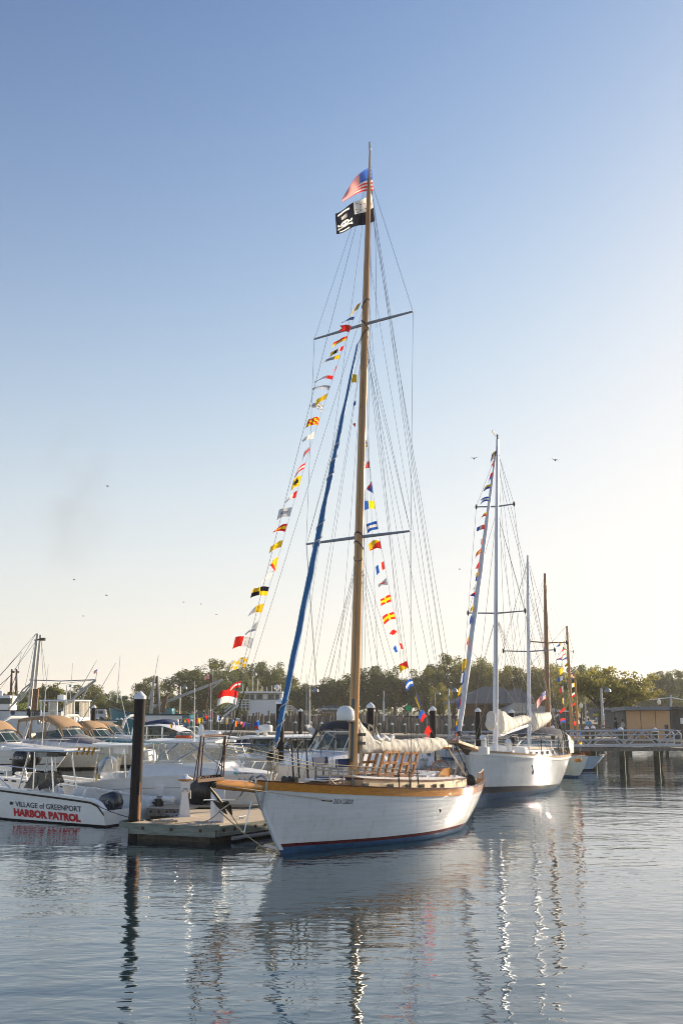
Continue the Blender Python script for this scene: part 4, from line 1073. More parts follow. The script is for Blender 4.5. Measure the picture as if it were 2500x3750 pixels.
# ------------------------------------------------------------------ open boats with a console and a T-top
def console_boat(name, lab, cat, bow, stern, L, fb, beam=2.3, hullm=None, shift=0.0, rub=RUB, group=None, ttop=True, stripe=None, bstripe=True):
    B = Boat(name, lab, cat, bow, stern, group, L=L)
    hb = beam / 2
    B.H = Hull(curve([(-.5, -.5), (0, 0), (fb[0], .85), (3, 1.5)]), curve([(-.5, -L + .05), (0, -L), (1, -L - .08)]), curve([(0, fb[0]), (.4, fb[1]), (.9, fb[2]), (.945, fb[2] * .96), (1, fb[3])]),
               curve([(0, .06), (.1, hb * .55), (.25, hb * .86), (.45, hb), (1, hb * .96)]), curve([(0, .02), (.1, hb * .28), (.3, hb * .7), (.5, hb * .86), (1, hb * .84)]), p=.8)
    H = B.H; z0 = lambda t: H.zs(t)
    rows = [(lambda t: -.3, 1), (lambda t: .0, 1), (lambda t: .045, 1), (lambda t: .05, 0)] + [(lambda t, k=k: .05 + (z0(t) - .05) * k / 6, 0) for k in range(1, 7)]
    H.mesh(rows, [hullm or GELW, BLACK if bstripe else (hullm or GELW)], B.root, n=26)
    H.strip(lambda t: z0(t) - .11, lambda t: z0(t) - .055, .025, rub, B.root, name='rub_rail', inner=0)
    H.strip(lambda t: z0(t) - .02, lambda t: z0(t) + .03, .012, GELW, B.root, name='gunwale', inner=.20)
    H.deck(GELW, B.root, drop=.45, inset=.1, name='cockpit_sole', camber=0)
    mb = MB(); mb.box((-L + .08, 0, H.zs(1) - .14), (.14, beam * .86, .30)); mb.build('transom', GELW, B.root)
    return B
stn = W(379, 3030); hd = (W(0, 3001) - stn).normalized(); hd.z = 0
perp = V(-hd.y, hd.x, 0)
if perp.y < 0: perp = -perp
so = stn + perp * 1.1
PB = console_boat('patrol_boat', 'white harbour patrol boat with red and black lettering, cut by the left edge', 'boat', so + hd * 7.4, so, 7.4, (1.25, 1.02, .80, .45), beam=2.4)
def hwrap(B, a, b, out=.006):
    sl = (b.z - a.z) / (b.x - a.x); sg = -1 if b.x < a.x else 1
    def f(p):
        x = a.x + sg * p.x; z = a.z + p.y + sl * (x - a.x)
        return B.H.side(x, z, B.side, out)
    return f
def bhull(B, px, py):
    y = 1.0 * B.side
    for _ in range(14): q = B.loc(px, py, y); y = B.H.side(q.x, max(.02, q.z)).y * B.side
    return B.loc(px, py, y)
PB.side = 1 if (PB.Mi @ V(0, -1, 0)).y > 0 else -1
REDL = mat('red_lettering', (.50, .015, .02), .4, var=.03); DKL = mat('dark_lettering', (.02, .022, .03), .4, var=.03)
def hull_text(B, s, pa, pb, hpx, m, bold=0.0, shear=0.0, wid=None, name='lettering', out=.014, label=None):
    """lettering along the hull side from photo pixel pa to pb, capital height hpx pixels"""
    a = bhull(B, *pa); b = bhull(B, *pb); top = bhull(B, pa[0], pa[1] - hpx); size = (top.z - a.z) / .70
    probe = bpy.data.curves.new('t', 'FONT'); probe.body = s; probe.size = 1; probe.offset = bold / max(size, .01); o = bpy.data.objects.new('t', probe); COL.objects.link(o); bpy.context.view_layer.update()
    wd = o.dimensions.x; bpy.data.objects.remove(o); bpy.data.curves.remove(probe)
    sx = abs(a.x - b.x) / (wd * size)
    return text(s, size, Matrix.Identity(3), m, B.root, name=name, bold=bold, shear=shear, sx=sx, wrap=hwrap(B, a, b, out), label=label)
hull_text(PB, 'VILLAGE of GREENPORT', (59, 2953), (300, 2973), 19, DKL, bold=.002)
hull_text(PB, 'HARBOR PATROL', (53, 2985), (297, 3009), 24, REDL, bold=.018)
a = bhull(PB, 44, 2938)
mb = MB(); mb.lathe([(.065, 0), (.065, .004), (.085, .004), (.085, 0)], a + V(0, .004 * PB.side, 0), 20, axis=(0, PB.side, .25)); mb.poly([a + V(-.05, .012 * PB.side, -.035), a + V(.05, .012 * PB.side, -.035), a + V(.035, .012 * PB.side, -.06), a + V(-.035, .012 * PB.side, -.06)]); mb.poly([a + V(.0, .012 * PB.side, -.03), a + V(.04, .012 * PB.side, -.03), a + V(.0, .012 * PB.side, .05)]); mb.poly([a + V(-.01, .012 * PB.side, -.03), a + V(-.04, .012 * PB.side, -.03), a + V(-.01, .012 * PB.side, .03)]); mb.build('round_seal', DKL, PB.root)
PR = PB.root; soleP = .40
def top_z(B, px, py, y=0): return B.loc(px, py, y)
def t_frame(B, top, bots, ys, r=.028, m=STEEL, par=None):
    """T-top legs: tops and bottoms given in photo pixels at side offsets"""
    for i, ((tx, ty), (bx_, by_)) in enumerate(zip(top, bots)):
        for y in ys:
            mb = MB(); mb.tube([B.loc(tx, ty, 0) + V(0, y, 0), B.loc(bx_, by_, 0) + V(0, y * 1.15, 0)], r, 8); mb.build('top_leg', m, par or B.root)
ctop = PB.loc(205, 2742, 0); xa, xb = PB.loc(75, 2742, 0).x, PB.loc(285, 2742, 0).x; zt = ctop.z
mb = MB(); rings = []
for i in range(9):
    t = i / 8; x = xa + (xb - xa) * t; w_ = .60 * min(1, .35 + 2.2 * math.sin(math.pi * min(.5, t * .5 + .08)))
    rings.append([V(x, w_, zt - .03), V(x, w_, zt + .0), V(x, 0, zt + .03 + .02 * math.sin(t * math.pi)), V(x, -w_, zt), V(x, -w_, zt - .03)])
mb.loft(rings); cv = mb.build('canvas_top', mat('white_canvas', (.66, .66, .68), .7, var=.06, bump=.01), PR)
mb = MB(); mb.tube([V(xa, .3, zt - .04), V(xa - .1 * (xa - xb), .58, zt - .06), V(xb, .6, zt - .06), V(xb - .5, .5, zt - .04), V(xb - .5, -.5, zt - .04), V(xb, -.6, zt - .06), V(xa, -.3, zt - .04), V(xa, .3, zt - .04)], .025, 8); mb.build('top_frame', STEEL, cv)
t_frame(PB, [(147, 2750), (166, 2750), (226, 2755)], [(110, 2892), (166, 2896), (240, 2898)], (.45, -.45))
mb = MB(); c_ = PB.loc(172, 2759, .35); mb.box(c_, (.62, .32, .22)); mb.build('electronics_box', mat('camouflage_vinyl', (.10, .10, .09), .6, scale=14, col2=(.48, .48, .44)), PR)
mb = MB(); c_ = PB.loc(208, 2758, .35); mb.box(c_, (.55, .34, .2)); mb.build('radio_box', BLACK, PR)
GOLD = mat('gold_anodised_tube', (.55, .30, .04), .3, .7)
for i, px in enumerate((288, 307, 325, 343)):
    a = PB.loc(px - 5, 2763, .5 - i * .33); b = PB.loc(px + 5, 2736, .5 - i * .33)
    a = PB.loc(px - 5, 2763, .1); b = PB.loc(px + 5, 2736, .1)
    mb = MB(); mb.tube([a, b], .04, 8); mb.build('rod_holder', GOLD, PR)
mb = MB(); mb.tube([PB.loc(285, 2752, .1), PB.loc(352, 2751, .1)], .025, 6); mb.build('rod_rack', STEEL, PR)
mb = MB(); a = PB.loc(153, 2740, .3); b = PB.loc(172, 2490, .3); mb.tube([a, a.lerp(b, .5), b], [.016, .011, .005], 6); mb.build('antenna', GELW, PR)
cb = PB.loc(170, 2904, 0)
mb = MB(); xc = PB.loc(163, 2880, 0).x; zc0 = soleP
mb.loft([[V(xc + .45, w_, zc0), V(xc + .40, w_, PB.loc(140, 2886, 0).z), V(xc - .12, w_, PB.loc(170, 2866, 0).z), V(xc - .50, w_, PB.loc(200, 2900, 0).z), V(xc - .52, w_, zc0)] for w_ in (.42, -.42)]); con = mb.build('console', GELW, PR, bevel=.02)
mb = MB()
for y_ in (.42, -.42): mb.prism([PB.loc(124, 2882, 0) + V(0, y_, 0), PB.loc(150, 2828, 0) + V(0, y_ * .85, 0), PB.loc(194, 2828, 0) + V(0, y_ * .85, 0), PB.loc(204, 2868, 0) + V(0, y_, 0), PB.loc(176, 2872, 0) + V(0, y_, 0), PB.loc(162, 2886, 0) + V(0, y_, 0)], (0, .012, 0))
mb.loft([[PB.loc(124, 2882, 0) + V(0, .42, 0), PB.loc(150, 2828, 0) + V(0, .36, 0)], [PB.loc(124, 2882, 0) + V(0, -.42, 0), PB.loc(150, 2828, 0) + V(0, -.36, 0)]], closed=False)
mb.build('windscreen', SMOKE, con)
mb = MB(); c_ = PB.loc(181, 2872, .2); mb.box(c_, (.5, .5, .16), rot=Matrix.Rotation(.5, 3, 'Y')); mb.build('dashboard', BLACK, con)
mb = MB(); c_ = PB.loc(198, 2888, .2); mb.tube([c_ + V(.05 * math.sin(t), .19 * math.cos(t), .19 * math.sin(t)) for t in [i * math.pi / 8 for i in range(17)]], .014, 5); mb.tube([c_ + V(.15, 0, -.03), c_], .02, 5); mb.build('steering_wheel', STEEL, con)
for px in (275, 317):
    s0 = PB.loc(px, 2915, .25); mb = MB(); mb.loft([[V(s0.x + .35, w_, s0.z - .12), V(s0.x - .02, w_, s0.z - .06), V(s0.x - .20, w_, s0.z + .27), V(s0.x - .27, w_, s0.z + .27), V(s0.x - .14, w_, s0.z - .22), V(s0.x + .3, w_, s0.z - .22)] for w_ in (.55, .05)]); mb.build('seat', GELW, PR, bevel=.02)
ra = [PB.H.pt(t, PB.H.zs(t), 1, -.08) for t in (.5, .4, .3, .2, .1)]
for sg in (1, -1):
    pts = [V(p.x, p.y * sg, p.z + (.0 if i == 0 else .42)) for i, p in enumerate(ra)]; mb = MB(); mb.tube(pts, .018, 6)
    for p in pts[1:]: mb.tube([p, p - V(.1, 0, .42)], .016, 5)
    mb.build('bow_rail', STEEL, PR)
pe = PB.loc(440, 2950, 0); outboard(PR, V(pe.x + .28, PB.side * .25, .22), tilt=R(-16), m=mat('dark_blue_cowling', (.015, .022, .03), .25, var=.2, coat=.5), s=1.22, txt=('V6 150', .12, GELW))
a = PB.w(PB.loc(335, 2938, PB.side * 1.1)); mb = MB(); mb.tube(rope(a, W(600, 3006, DZ + .06), .15, 10), .012, 4); o = mb.build('mooring_line', RUB); tag(o, 'thin dark stern line from the patrol boat to the dock', 'rope')

# boat with fenders and a long black rub rail behind it
b0, b1 = W(690, 2990), W(110, 2925)
SK = console_boat('fishing_boat', 'long white open boat with black rub rail and white fenders behind the tallest piling', 'boat', V(-12.4, 39.3, 0), V(-5.3, 34.6, 0), 8.5, (.95, .82, .66, .55), beam=2.4, bstripe=False)
SK.side = 1 if (SK.Mi @ V(0, -1, 0)).y > 0 else -1
SR = SK.root
hull_text(SK, 'NorthCoast 23', (588, 2948), (659, 2948), 9, DKL, bold=.004)
q = SK.loc(470, 2730, 0); xa, xb, zt = SK.loc(362, 2725, 0).x, SK.loc(560, 2725, 0).x, SK.loc(460, 2726, 0).z
mb = MB(); rings = []
for i in range(9):
    t = i / 8; x = xa + (xb - xa) * t; w_ = .70 * (1 - abs(2 * t - 1) ** 3 * .55); rings.append([V(x, w_, zt - .03), V(x, w_, zt + .01), V(x, 0, zt + .05), V(x, -w_, zt + .02), V(x, -w_, zt - .04)])
mb.loft(rings); mb.build('hard_top', GELW, SR, smooth=60)
mb = MB(); mb.box((SK.loc(450, 2748, .3).x, 0, zt - .17), (.75, .8, .26)); mb.build('electronics_box', GELW, SR)
for (tx, ty), (bx_, by_) in zip([(405, 2735), (440, 2735), (495, 2740)], [(385, 2872), (466, 2880), (510, 2885)]):
    for y in (.5, -.5): mb = MB(); mb.tube([SK.loc(tx, ty, 0) + V(0, y, 0), SK.loc((tx + bx_) / 2 - 4, (ty + by_) / 2, 0) + V(0, y, 0), SK.loc(bx_, by_, 0) + V(0, y * 1.1, 0)], .028, 8); mb.build('top_leg', STEEL, SR)
zc = SK.loc(440, 2828, 0).z; xc = SK.loc(435, 2850, 0).x
mb = MB(); mb.loft([[V(xc + .55, w_, .25), V(xc + .45, w_, zc), V(xc - .45, w_, zc + .02), V(xc - .6, w_, .25)] for w_ in (.45, -.45)]); con = mb.build('console', GELW, SR, bevel=.03)
zw = SK.loc(430, 2778, 0).z
mb = MB(); mb.loft([[V(xc + .42, w_, zc), V(xc + .25, w_ * .8, zw)] for w_ in (.44, 0, -.44)], closed=False, caps=False); mb.loft([[V(xc + .42, .44, zc), V(xc + .25, .35, zw)], [V(xc - .35, .44, zc), V(xc - .15, .38, zw - .1)]], closed=False); mb.build('windscreen', VINYL, con)
mb = MB(); c_ = SK.loc(590, 2892, .2); mb.box(c_, (.95, .8, .38)); mb.build('fish_box', GELW, SR, bevel=.03)
for px in (563, 628):
    a = bhull(SK, px, 2924); mb = MB(); rings = [[a + V(dx, (.14 + r_ * math.cos(t)) * SK.side, r_ * math.sin(t)) for t in [j * math.pi / 6 for j in range(12)]] for dx, r_ in ((-.24, .02), (-.20, .10), (.20, .10), (.24, .02))]; mb.loft(rings)
    mb.build('fender', GELW, SR, smooth=60)
a = bhull(SK, 596, 2937); mb = MB(); mb.lathe([(.02, 0), (.14, .02), (.14, .26), (.02, .28)], a + V(0, .16 * SK.side, -.15), 10); mb.build('fender', BLACK, SR, smooth=50)
pe = SK.loc(735, 2912, 0); outboard(SR, V(pe.x, 0, .32), tilt=R(-30), m=BLACK, s=1.5)

# skiff behind with grey-blue engine
s_ = console_boat('skiff', 'low cream skiff with a tilted silver-blue outboard engine beyond the patrol boat', 'boat', V(-13.6, 44.8, 0), V(-10.0, 42.0, 0), 5.2, (.8, .66, .55, .5), beam=2.0, hullm=CREAM, rub=CREAM, bstripe=False)
outboard(s_.root, V(-5.3, 0, .75), tilt=R(-35), m=mat('silver_blue_cowling', (.20, .27, .36), .3, var=.1, coat=.4), s=1.35, txt=('HONDA', .13, DKL))
mb = MB(); c_ = s_.loc(380, 2840, .2); mb.tube([c_ + V(.5, 0, -.35), c_ + V(.35, 0, 0), c_ + V(.1, 0, .14), c_ + V(-.3, 0, .16)], .035, 6); mb.build('yellow_hose', mat('yellow_hose', (.55, .38, .06), .6), s_.root)

# ------------------------------------------------------------------ cabin cruisers
def cruiser(name, lab, tip, ztip, L, hd, beam=3.2, canopy=None, top=None, hullm=None, ws=.36, wl_px=None, ports=(), railh=.55, group=None, fbs=.85, stripe=None, boot=None, cov=None, hard=False, enc=VINYL, wsl=.24, htop=1.0, roofh=None, arch=True, cat='boat', deckm=None, glassm=None, clen=.30, draft_w=.8):
    """express cruiser; tip: world point of the bow tip; hd heading; ws: windscreen foot as a fraction of length aft"""
    ov = .09 * L
    bw_ = V(tip[0], tip[1], 0) - hd * ov
    B = Boat(name, lab, cat, bw_, bw_ - hd * L, group, L=L)
    hb = beam / 2; hm = hullm or GELW
    B.H = H = Hull(curve([(-.5, -.3), (0, 0), (ztip, ov), (4, ov * 1.6)]), curve([(-.5, -L), (0, -L), (2, -L + .1)]), curve([(0, ztip), (.3, ztip * .97), (.6, ztip * .88), (1, fbs)]),
             curve([(0, .08), (.06, hb * .42), (.16, hb * .74), (.3, hb * .95), (.5, hb), (1, hb * .93)]), curve([(0, .02), (.1, hb * .26), (.3, hb * .68), (.5, hb * draft_w), (1, hb * draft_w)]), p=.75)
    z0 = H.zs
    rows = [(lambda t: -.3, 1), (lambda t: 0, 1), (lambda t: .12, 1), (lambda t: .13, 0)] + [(lambda t, k=k: .13 + (z0(t) - .13) * k / 6, 0) for k in range(1, 7)]
    H.mesh(rows, [hm, boot or BLACK], B.root)
    B.side = 1 if (B.Mi @ V(0, -1, 0)).y > 0 else -1
    H.strip(lambda t: z0(t) - .05, lambda t: z0(t) + .01, .03, GELW, B.root, name='rub_rail')
    if stripe: H.strip(lambda t: z0(t) * .36, lambda t: z0(t) * .36 + .06, .006, stripe, B.root, name='hull_stripe')
    H.strip(lambda t: z0(t) * .70, lambda t: z0(t) * .70 + .018, .004, mat('thin_grey_line', (.22, .22, .23), .5), B.root, name='moulding_line')
    # raised foredeck and cabin
    mb = MB(); rings = []
    for i in range(11):
        t = .03 + (ws + wsl + .04 - .03) * i / 10; a_ = H.pt(t, z0(t)); u = i / 10
        rise = curve([(0, .03), (.3, .20), (.7, .42), (1, .50)])(u) * htop; w_ = a_.y * (.97 - .18 * u)
        rings.append([V(a_.x, a_.y * .97, z0(t)), V(a_.x, w_, z0(t) + rise * .8), V(a_.x, w_ * .5, z0(t) + rise * 1.08), V(a_.x, 0, z0(t) + rise * 1.15), V(a_.x, -w_ * .5, z0(t) + rise * 1.08), V(a_.x, -w_, z0(t) + rise * .8), V(a_.x, -a_.y * .97, z0(t))])
    mb.loft(rings); fd = mb.build('foredeck', deckm or GELW, B.root, smooth=60)
    H.deck(GELW, B.root, drop=.12, inset=.05, t0=ws, name='cockpit_deck')
    zc = z0(ws + wsl / 2) + .50 * htop
    xf = H.pt(ws, z0(ws)).x; xr = H.pt(ws + wsl, z0(ws)).x; W_ = hb * .80
    # windscreen: raked front and long sides
    g = MB(); fr = MB(); hgt = .50 * htop
    fpts = [V(xf, 0, zc - .08), V(xf - .18, W_ * .55, zc - .08), V(xf - .55, W_ * .92, zc - .08), V(xr, W_, zc - .14)]
    tpts = [V(xf - .62, 0, zc + hgt), V(xf - .75, W_ * .5, zc + hgt), V(xf - 1.05, W_ * .82, zc + hgt), V(xr - .1, W_ * .92, zc + hgt * .55)]
    for sg in (1, -1):
        f_ = [V(p.x, p.y * sg, p.z) for p in fpts]; t_ = [V(p.x, p.y * sg, p.z) for p in tpts]
        g.loft([[a_, b_] for a_, b_ in zip(f_, t_)], closed=False)
        fr.tube(t_, .025, 6); fr.tube(f_, .02, 6)
        for a_, b_ in zip(f_, t_): fr.tube([a_, b_], .02, 6)
    wsc_ = g.build('windscreen', glassm or TINT, B.root, smooth=20); fr.build('windscreen_frame', GELW if not hard else STEEL, wsc_)
    # canopy
    if canopy:
        rh = roofh or 1.05; z_top = zc + hgt * .55 + rh * .9; xc0 = xf - .75; xc1 = xf - .75 - clen * L
        mb = MB(); rings = []
        N = 10
        for i in range(N + 1):
            u = i / N; x = xc0 + (xc1 - xc0) * u; zz = zc + hgt + (z_top - zc - hgt) * math.sin(min(1, u * 1.9 + .12) * math.pi / 2) - .18 * max(0, u - .55) * 1.6
            w_ = W_ * (.86 + .10 * math.sin(u * math.pi)); k_ = .26 if not hard else .05
            rings.append([V(x, w_, zz - k_), V(x, w_ * .92, zz - k_ * .35), V(x, w_ * .5, zz), V(x, 0, zz + .04), V(x, -w_ * .5, zz), V(x, -w_ * .92, zz - k_ * .35), V(x, -w_, zz - k_)])
        mb.loft(rings, closed=False, caps=False)
        cn = mb.build('canopy', canopy, B.root, smooth=60)
        if enc:
            for sg in (1, -1):
                mb = MB()
                lo = [V(xf - .9, W_ * .86 * sg, zc + hgt), V(xf - 1.6, W_ * .92 * sg, zc + hgt * .75), V(xr, W_ * .97 * sg, zc + .2), V(xc1 + .1, W_ * sg, zc - .1)]
                hi_ = []
                for p in lo:
                    u = max(0, min(1, (p.x - xc0) / (xc1 - xc0))); zz = zc + hgt + (z_top - zc - hgt) * math.sin(min(1, u * 1.9 + .12) * math.pi / 2) - .18 * max(0, u - .55) * 1.6
                    hi_.append(V(p.x, W_ * (.86 + .10 * math.sin(u * math.pi)) * sg, zz - (.25 if not hard else .05)))
                mb.loft([[a_, b_] for a_, b_ in zip(lo, hi_)], closed=False, caps=False)
                mb.build('side_curtain', enc, B.root, smooth=0)
                for u in (.04, .34, .66, .97):
                    x = xc0 + (xc1 - xc0) * u; zz = zc + hgt + (z_top - zc - hgt) * math.sin(min(1, u * 1.9 + .12) * math.pi / 2) - .18 * max(0, u - .55) * 1.6
                    mb = MB(); mb.beam(V(x + (.35 if u < .3 else 0), W_ * .985 * sg, zc + .1), V(x, W_ * (.875 + .10 * math.sin(u * math.pi)) * sg, zz - .1), .03, .09)
                    mb.build('canopy_strap', canopy if not hard else STEEL, cn)
    if arch:
        mb = MB(); x = xr - .15 * L * 1.0
        pts = [V(x - .7, W_ * 1.02, z0(.8) + .1), V(x - .15, W_ * .95, zc + 1.0), V(x, W_ * .6, zc + 1.22), V(x, -W_ * .6, zc + 1.22), V(x - .15, -W_ * .95, zc + 1.0), V(x - .7, -W_ * 1.02, z0(.8) + .1)]
        mb.tube(pts, .09, 6); mb.build('radar_arch', GELW, B.root, smooth=50)
    # ports
    for i, u in enumerate(ports):
        for sg in (B.side,):
            a_ = H.pt(u, z0(u) * .60, sg, .004); a2 = H.pt(u + .02, z0(u) * .60, sg, .004); d_ = (a2 - a_).normalized()
            mb = MB(); mb.poly([a_ + d_ * (.28 * math.cos(t)) + V(0, .012 * sg, .085 * math.sin(t)) for t in [j * math.pi / 8 for j in range(16)]]); pw_ = mb.build('porthole', STEEL, B.root, smooth=0)
            mb = MB(); mb.poly([a_ + d_ * (.24 * math.cos(t)) + V(0, .018 * sg, .065 * math.sin(t)) for t in [j * math.pi / 8 for j in range(16)]]); mb.build('pane', TINT, pw_, smooth=0)
    # bow rail
    if railh:
        for sg in (1, -1):
            ts = [.012, .06, .13, .2, .28, ws + .06]; pts = []
            for i, t in enumerate(ts):
                a_ = H.pt(t, z0(t), 1, -.06); pts.append(V(a_.x + (.25 if i == 0 else .12), max(.05, a_.y) * sg, a_.z + (railh if i < len(ts) - 1 else .05)))
            mb = MB(); mb.tube(pts, .017, 5)
            for i, t in enumerate(ts[1:-1]):
                a_ = H.pt(t, z0(t), 1, -.06); mb.tube([V(a_.x - .12, a_.y * sg, a_.z), pts[i + 1]], .013, 5)
            mb.build('bow_rail', STEEL, B.root)
    if cov:
        mb = MB(); rings = []
        for i in range(9):
            t = .13 + (ws + .12 - .13) * i / 8; a_ = H.pt(t, z0(t)); u = i / 8; rise = curve([(0, .18), (.3, .36), (.7, .70), (1, .82)])(u) * htop; w_ = a_.y * .9
            rings.append([V(a_.x, w_, z0(t) + .07), V(a_.x, w_ * .8, z0(t) + rise * .9), V(a_.x, 0, z0(t) + rise * 1.15 + .02), V(a_.x, -w_ * .8, z0(t) + rise * .9), V(a_.x, -w_, z0(t) + .07)])
        mb.loft(rings); mb.build('foredeck_cover', cov, B.root, smooth=60)
    # seats
    for sg in (.45, -.45):
        mb = MB(); x = xr - .2; mb.loft([[V(x + .25, w_, zc - .6), V(x + .25, w_, zc - .15), V(x - .12, w_, zc - .1), V(x - .2, w_, zc + .32), V(x - .32, w_, zc + .32), V(x - .28, w_, zc - .6)] for w_ in (sg - .28, sg + .28)]); mb.build('helm_seat', GELW, B.root, bevel=.03)
    return B
HD = V(.955, -.295, 0).normalized()
def tipw(px, py, Y): return P(px, py, Y)
t1 = tipw(253, 2744, 58.0)
cr1 = cruiser('cabin_cruiser', 'white cabin cruiser with a thin dark red stripe, bow just above the patrol boat', t1, t1.z, 10.5, HD, stripe=REDP, ports=(.22, .33, .44), ws=.30, canopy=TANCAN, enc=VINYL, clen=.26)
t1 = tipw(470, 2733, 61.5)
cr2 = cruiser('cabin_cruiser', 'cream hulled cabin cruiser with the largest tan canopy and a grey foredeck cover', t1, t1.z, 12, HD, hullm=CREAM, ws=.235, canopy=TANCAN, cov=GREYCAN, beam=3.6, clen=.26, roofh=1.15, htop=1.05, wsl=.22)
hull_text(cr2, '4624 MM', (352, 2745), (377, 2745), 5, DKL)
t1 = tipw(600, 2709, 71)
cr2b = cruiser('cabin_cruiser', 'white cabin cruiser with a low tan canopy, second canopy from the left', t1, t1.z, 10, HD, ws=.30, canopy=TANCAN, clen=.30, roofh=.62)
t1 = tipw(608, 2725, 64.5)
cr3 = cruiser('cabin_cruiser', 'cream cabin cruiser, registration number on its bow just right of the tallest piling', t1, t1.z, 9, HD, hullm=CREAM, ws=.40, canopy=TANCAN, clen=.22, roofh=.85, deckm=mat('teal_deck_trim', (.02, .16, .17), .4))
hull_text(cr3, '6920 GN', (547, 2740), (573, 2741), 5, DKL)
t1 = tipw(838, 2707, 73)
cr4 = cruiser('cabin_cruiser', 'white cabin cruiser under a dark blue bimini, right of the tallest piling', t1, t1.z, 10.5, HD, ws=.28, canopy=BLUECAN, clen=.20, roofh=.75, railh=.6)
t1 = tipw(912, 2703, 84)
K_ = cruiser('motor_yacht', 'glossy dark blue motor boat with its bow pointing right near the far dock', t1, t1.z, 9, V(.98, -.2, 0), hullm=hullmat('deep_blue_paint', (.006, .02, .10), .1), ws=.4, canopy=None, boot=REDP, arch=False)
t1 = tipw(905, 2738, 66)
J_ = cruiser('cabin_cruiser', 'white hardtop cruiser with a radar on its roof, behind the walkaround boat', t1, t1.z, 10, V(.97, -.25, 0), ws=.32, canopy=GELW, hard=True, clen=.34, roofh=.8, arch=False, enc=TINT)
# walkaround boat with registration NY 3389 HN
hd2 = V(.94, -.34, 0).normalized(); t1 = tipw(1012, 2832, 34.3)
NY = cruiser('walkaround_boat', 'white walkaround fishing boat with hardtop, clear curtains and a registration number on its bow', t1, t1.z, 7.4, hd2, beam=2.5, ws=.30, canopy=None, hullm=GELW, railh=.0, arch=False, htop=.95, wsl=.28, fbs=.85, boot=GELW, glassm=VINYL)
hull_text(NY, 'NY 3389 HN', (872, 2838), (927, 2839), 9, mat('maroon_lettering', (.12, .01, .03), .4), bold=.003)
hull_text(NY, '8 - 3 - 10', (875, 2857), (925, 2858), 8, mat('maroon_lettering', (.12, .01, .03), .4))
a = bhull(NY, 862, 2839); mb = MB(); mb.box(a + V(0, .01 * NY.side, .04), (.12, .01, .10)); mb.build('registration_sticker', mat('green_sticker', (.02, .30, .20), .4), NY.root)
xa, xb = NY.loc(585, 2712, 0).x, NY.loc(828, 2708, 0).x; zt = NY.loc(700, 2712, 0).z
mb = MB(); rings = []
for i in range(11):
    t = i / 10; x = xa + (xb - xa) * t; w_ = .98 * (1 - .25 * max(0, t - .5) ** 2 * 3); rings.append([V(x, w_, zt - .05), V(x, w_ + .02, zt), V(x, w_ * .6, zt + .05), V(x, 0, zt + .07), V(x, -w_ * .6, zt + .05), V(x, -w_ - .02, zt), V(x, -w_, zt - .05)])
mb.loft(rings); ht = mb.build('hard_top', GELW, NY.root, smooth=60)
for (tx, bx_) in ((615, 622), (640, 690), (760, 850)):
    pass
for y in (.9, -.9):
    for (tx, ty), (mx, my), (bx_, by_) in (((612, 2718), (612, 2780), (618, 2815)), ((635, 2718), (622, 2780), (615, 2835)), ((745, 2718), (810, 2770), (862, 2805)), ((800, 2718), (700, 2775), (625, 2830)), ((700, 2718), (640, 2770), (620, 2790))):
        mb = MB(); mb.tube([NY.loc(tx, ty, 0) + V(0, y, 0), NY.loc(mx, my, 0) + V(0, y, 0), NY.loc(bx_, by_, 0) + V(0, y, 0)], .022, 6); mb.build('top_leg', STEEL, NY.root)
    mb = MB(); mb.poly([NY.loc(615, 2716, 0) + V(0, y, 0), NY.loc(790, 2716, 0) + V(0, y, 0), NY.loc(845, 2788, 0) + V(0, y, 0), NY.loc(620, 2790, 0) + V(0, y, 0)]); mb.build('side_curtain', VINYL, NY.root, smooth=0)
for y in (.9,):
    mb = MB(); mb.prism([NY.loc(608, 2790, 0) + V(0, y, 0), NY.loc(840, 2790, 0) + V(0, y, 0), NY.loc(870, 2845, 0) + V(0, y, 0), NY.loc(600, 2850, 0) + V(0, y, 0)], (0, -1.8, 0)); mb.build('cabin_side', GELW, NY.root, smooth=20)
c_ = NY.loc(749, 2806, .9); mb = MB(); mb.poly([c_ + V(.19 * math.cos(t), .004 * NY.side + .012, .085 * math.sin(t)) for t in [j * math.pi / 10 for j in range(20)]]); pz_ = mb.build('porthole', STEEL, NY.root, smooth=0)
mb = MB(); mb.poly([c_ + V(.16 * math.cos(t), .03, .065 * math.sin(t)) for t in [j * math.pi / 10 for j in range(20)]]); mb.build('pane', TINT, pz_, smooth=0)
mb = MB(); mb.tube([NY.loc(580, 2838, .95), NY.loc(640, 2812, .95), NY.loc(700, 2795, .95), NY.loc(770, 2795, .95)], .016, 5); mb.build('grab_rail', STEEL, NY.root)
mb = MB(); mb.tube([NY.loc(860, 2818, .5), NY.loc(905, 2788, .5), NY.loc(1005, 2788, .15)], .018, 6)
for px in (895, 935, 975): mb.tube([NY.loc(px, 2788, .4), NY.loc(px - 22, 2828, .5)], .015, 5)
mb.build('bow_rail', STEEL, NY.root)
mb = MB(); c_ = NY.loc(780, 2700, 0); c_.z = zt + .07; mb.lathe([(.02, 0), (.2, .0), (.21, .03)], c_, 8); mb.lathe([(.28, .03), (.30, .06), (.30, .2), (.27, .26), (.02, .28)], c_, 18); rad = mb.build('radar_dome', GELW, NY.root, smooth=50)
text('Raymarine', .13, Matrix(((NY.side * -1, 0, 0), (0, 0, 0), (0, 1, 0))), DKL, rad, wrap=lambda p, c_=c_: c_ + V(.306 * math.sin((p.x - NY.side * -.36) / .31 * 1.0), .306 * math.cos((p.x - NY.side * -.36) / .31), p.z + .09), sx=1.0, bold=.002)
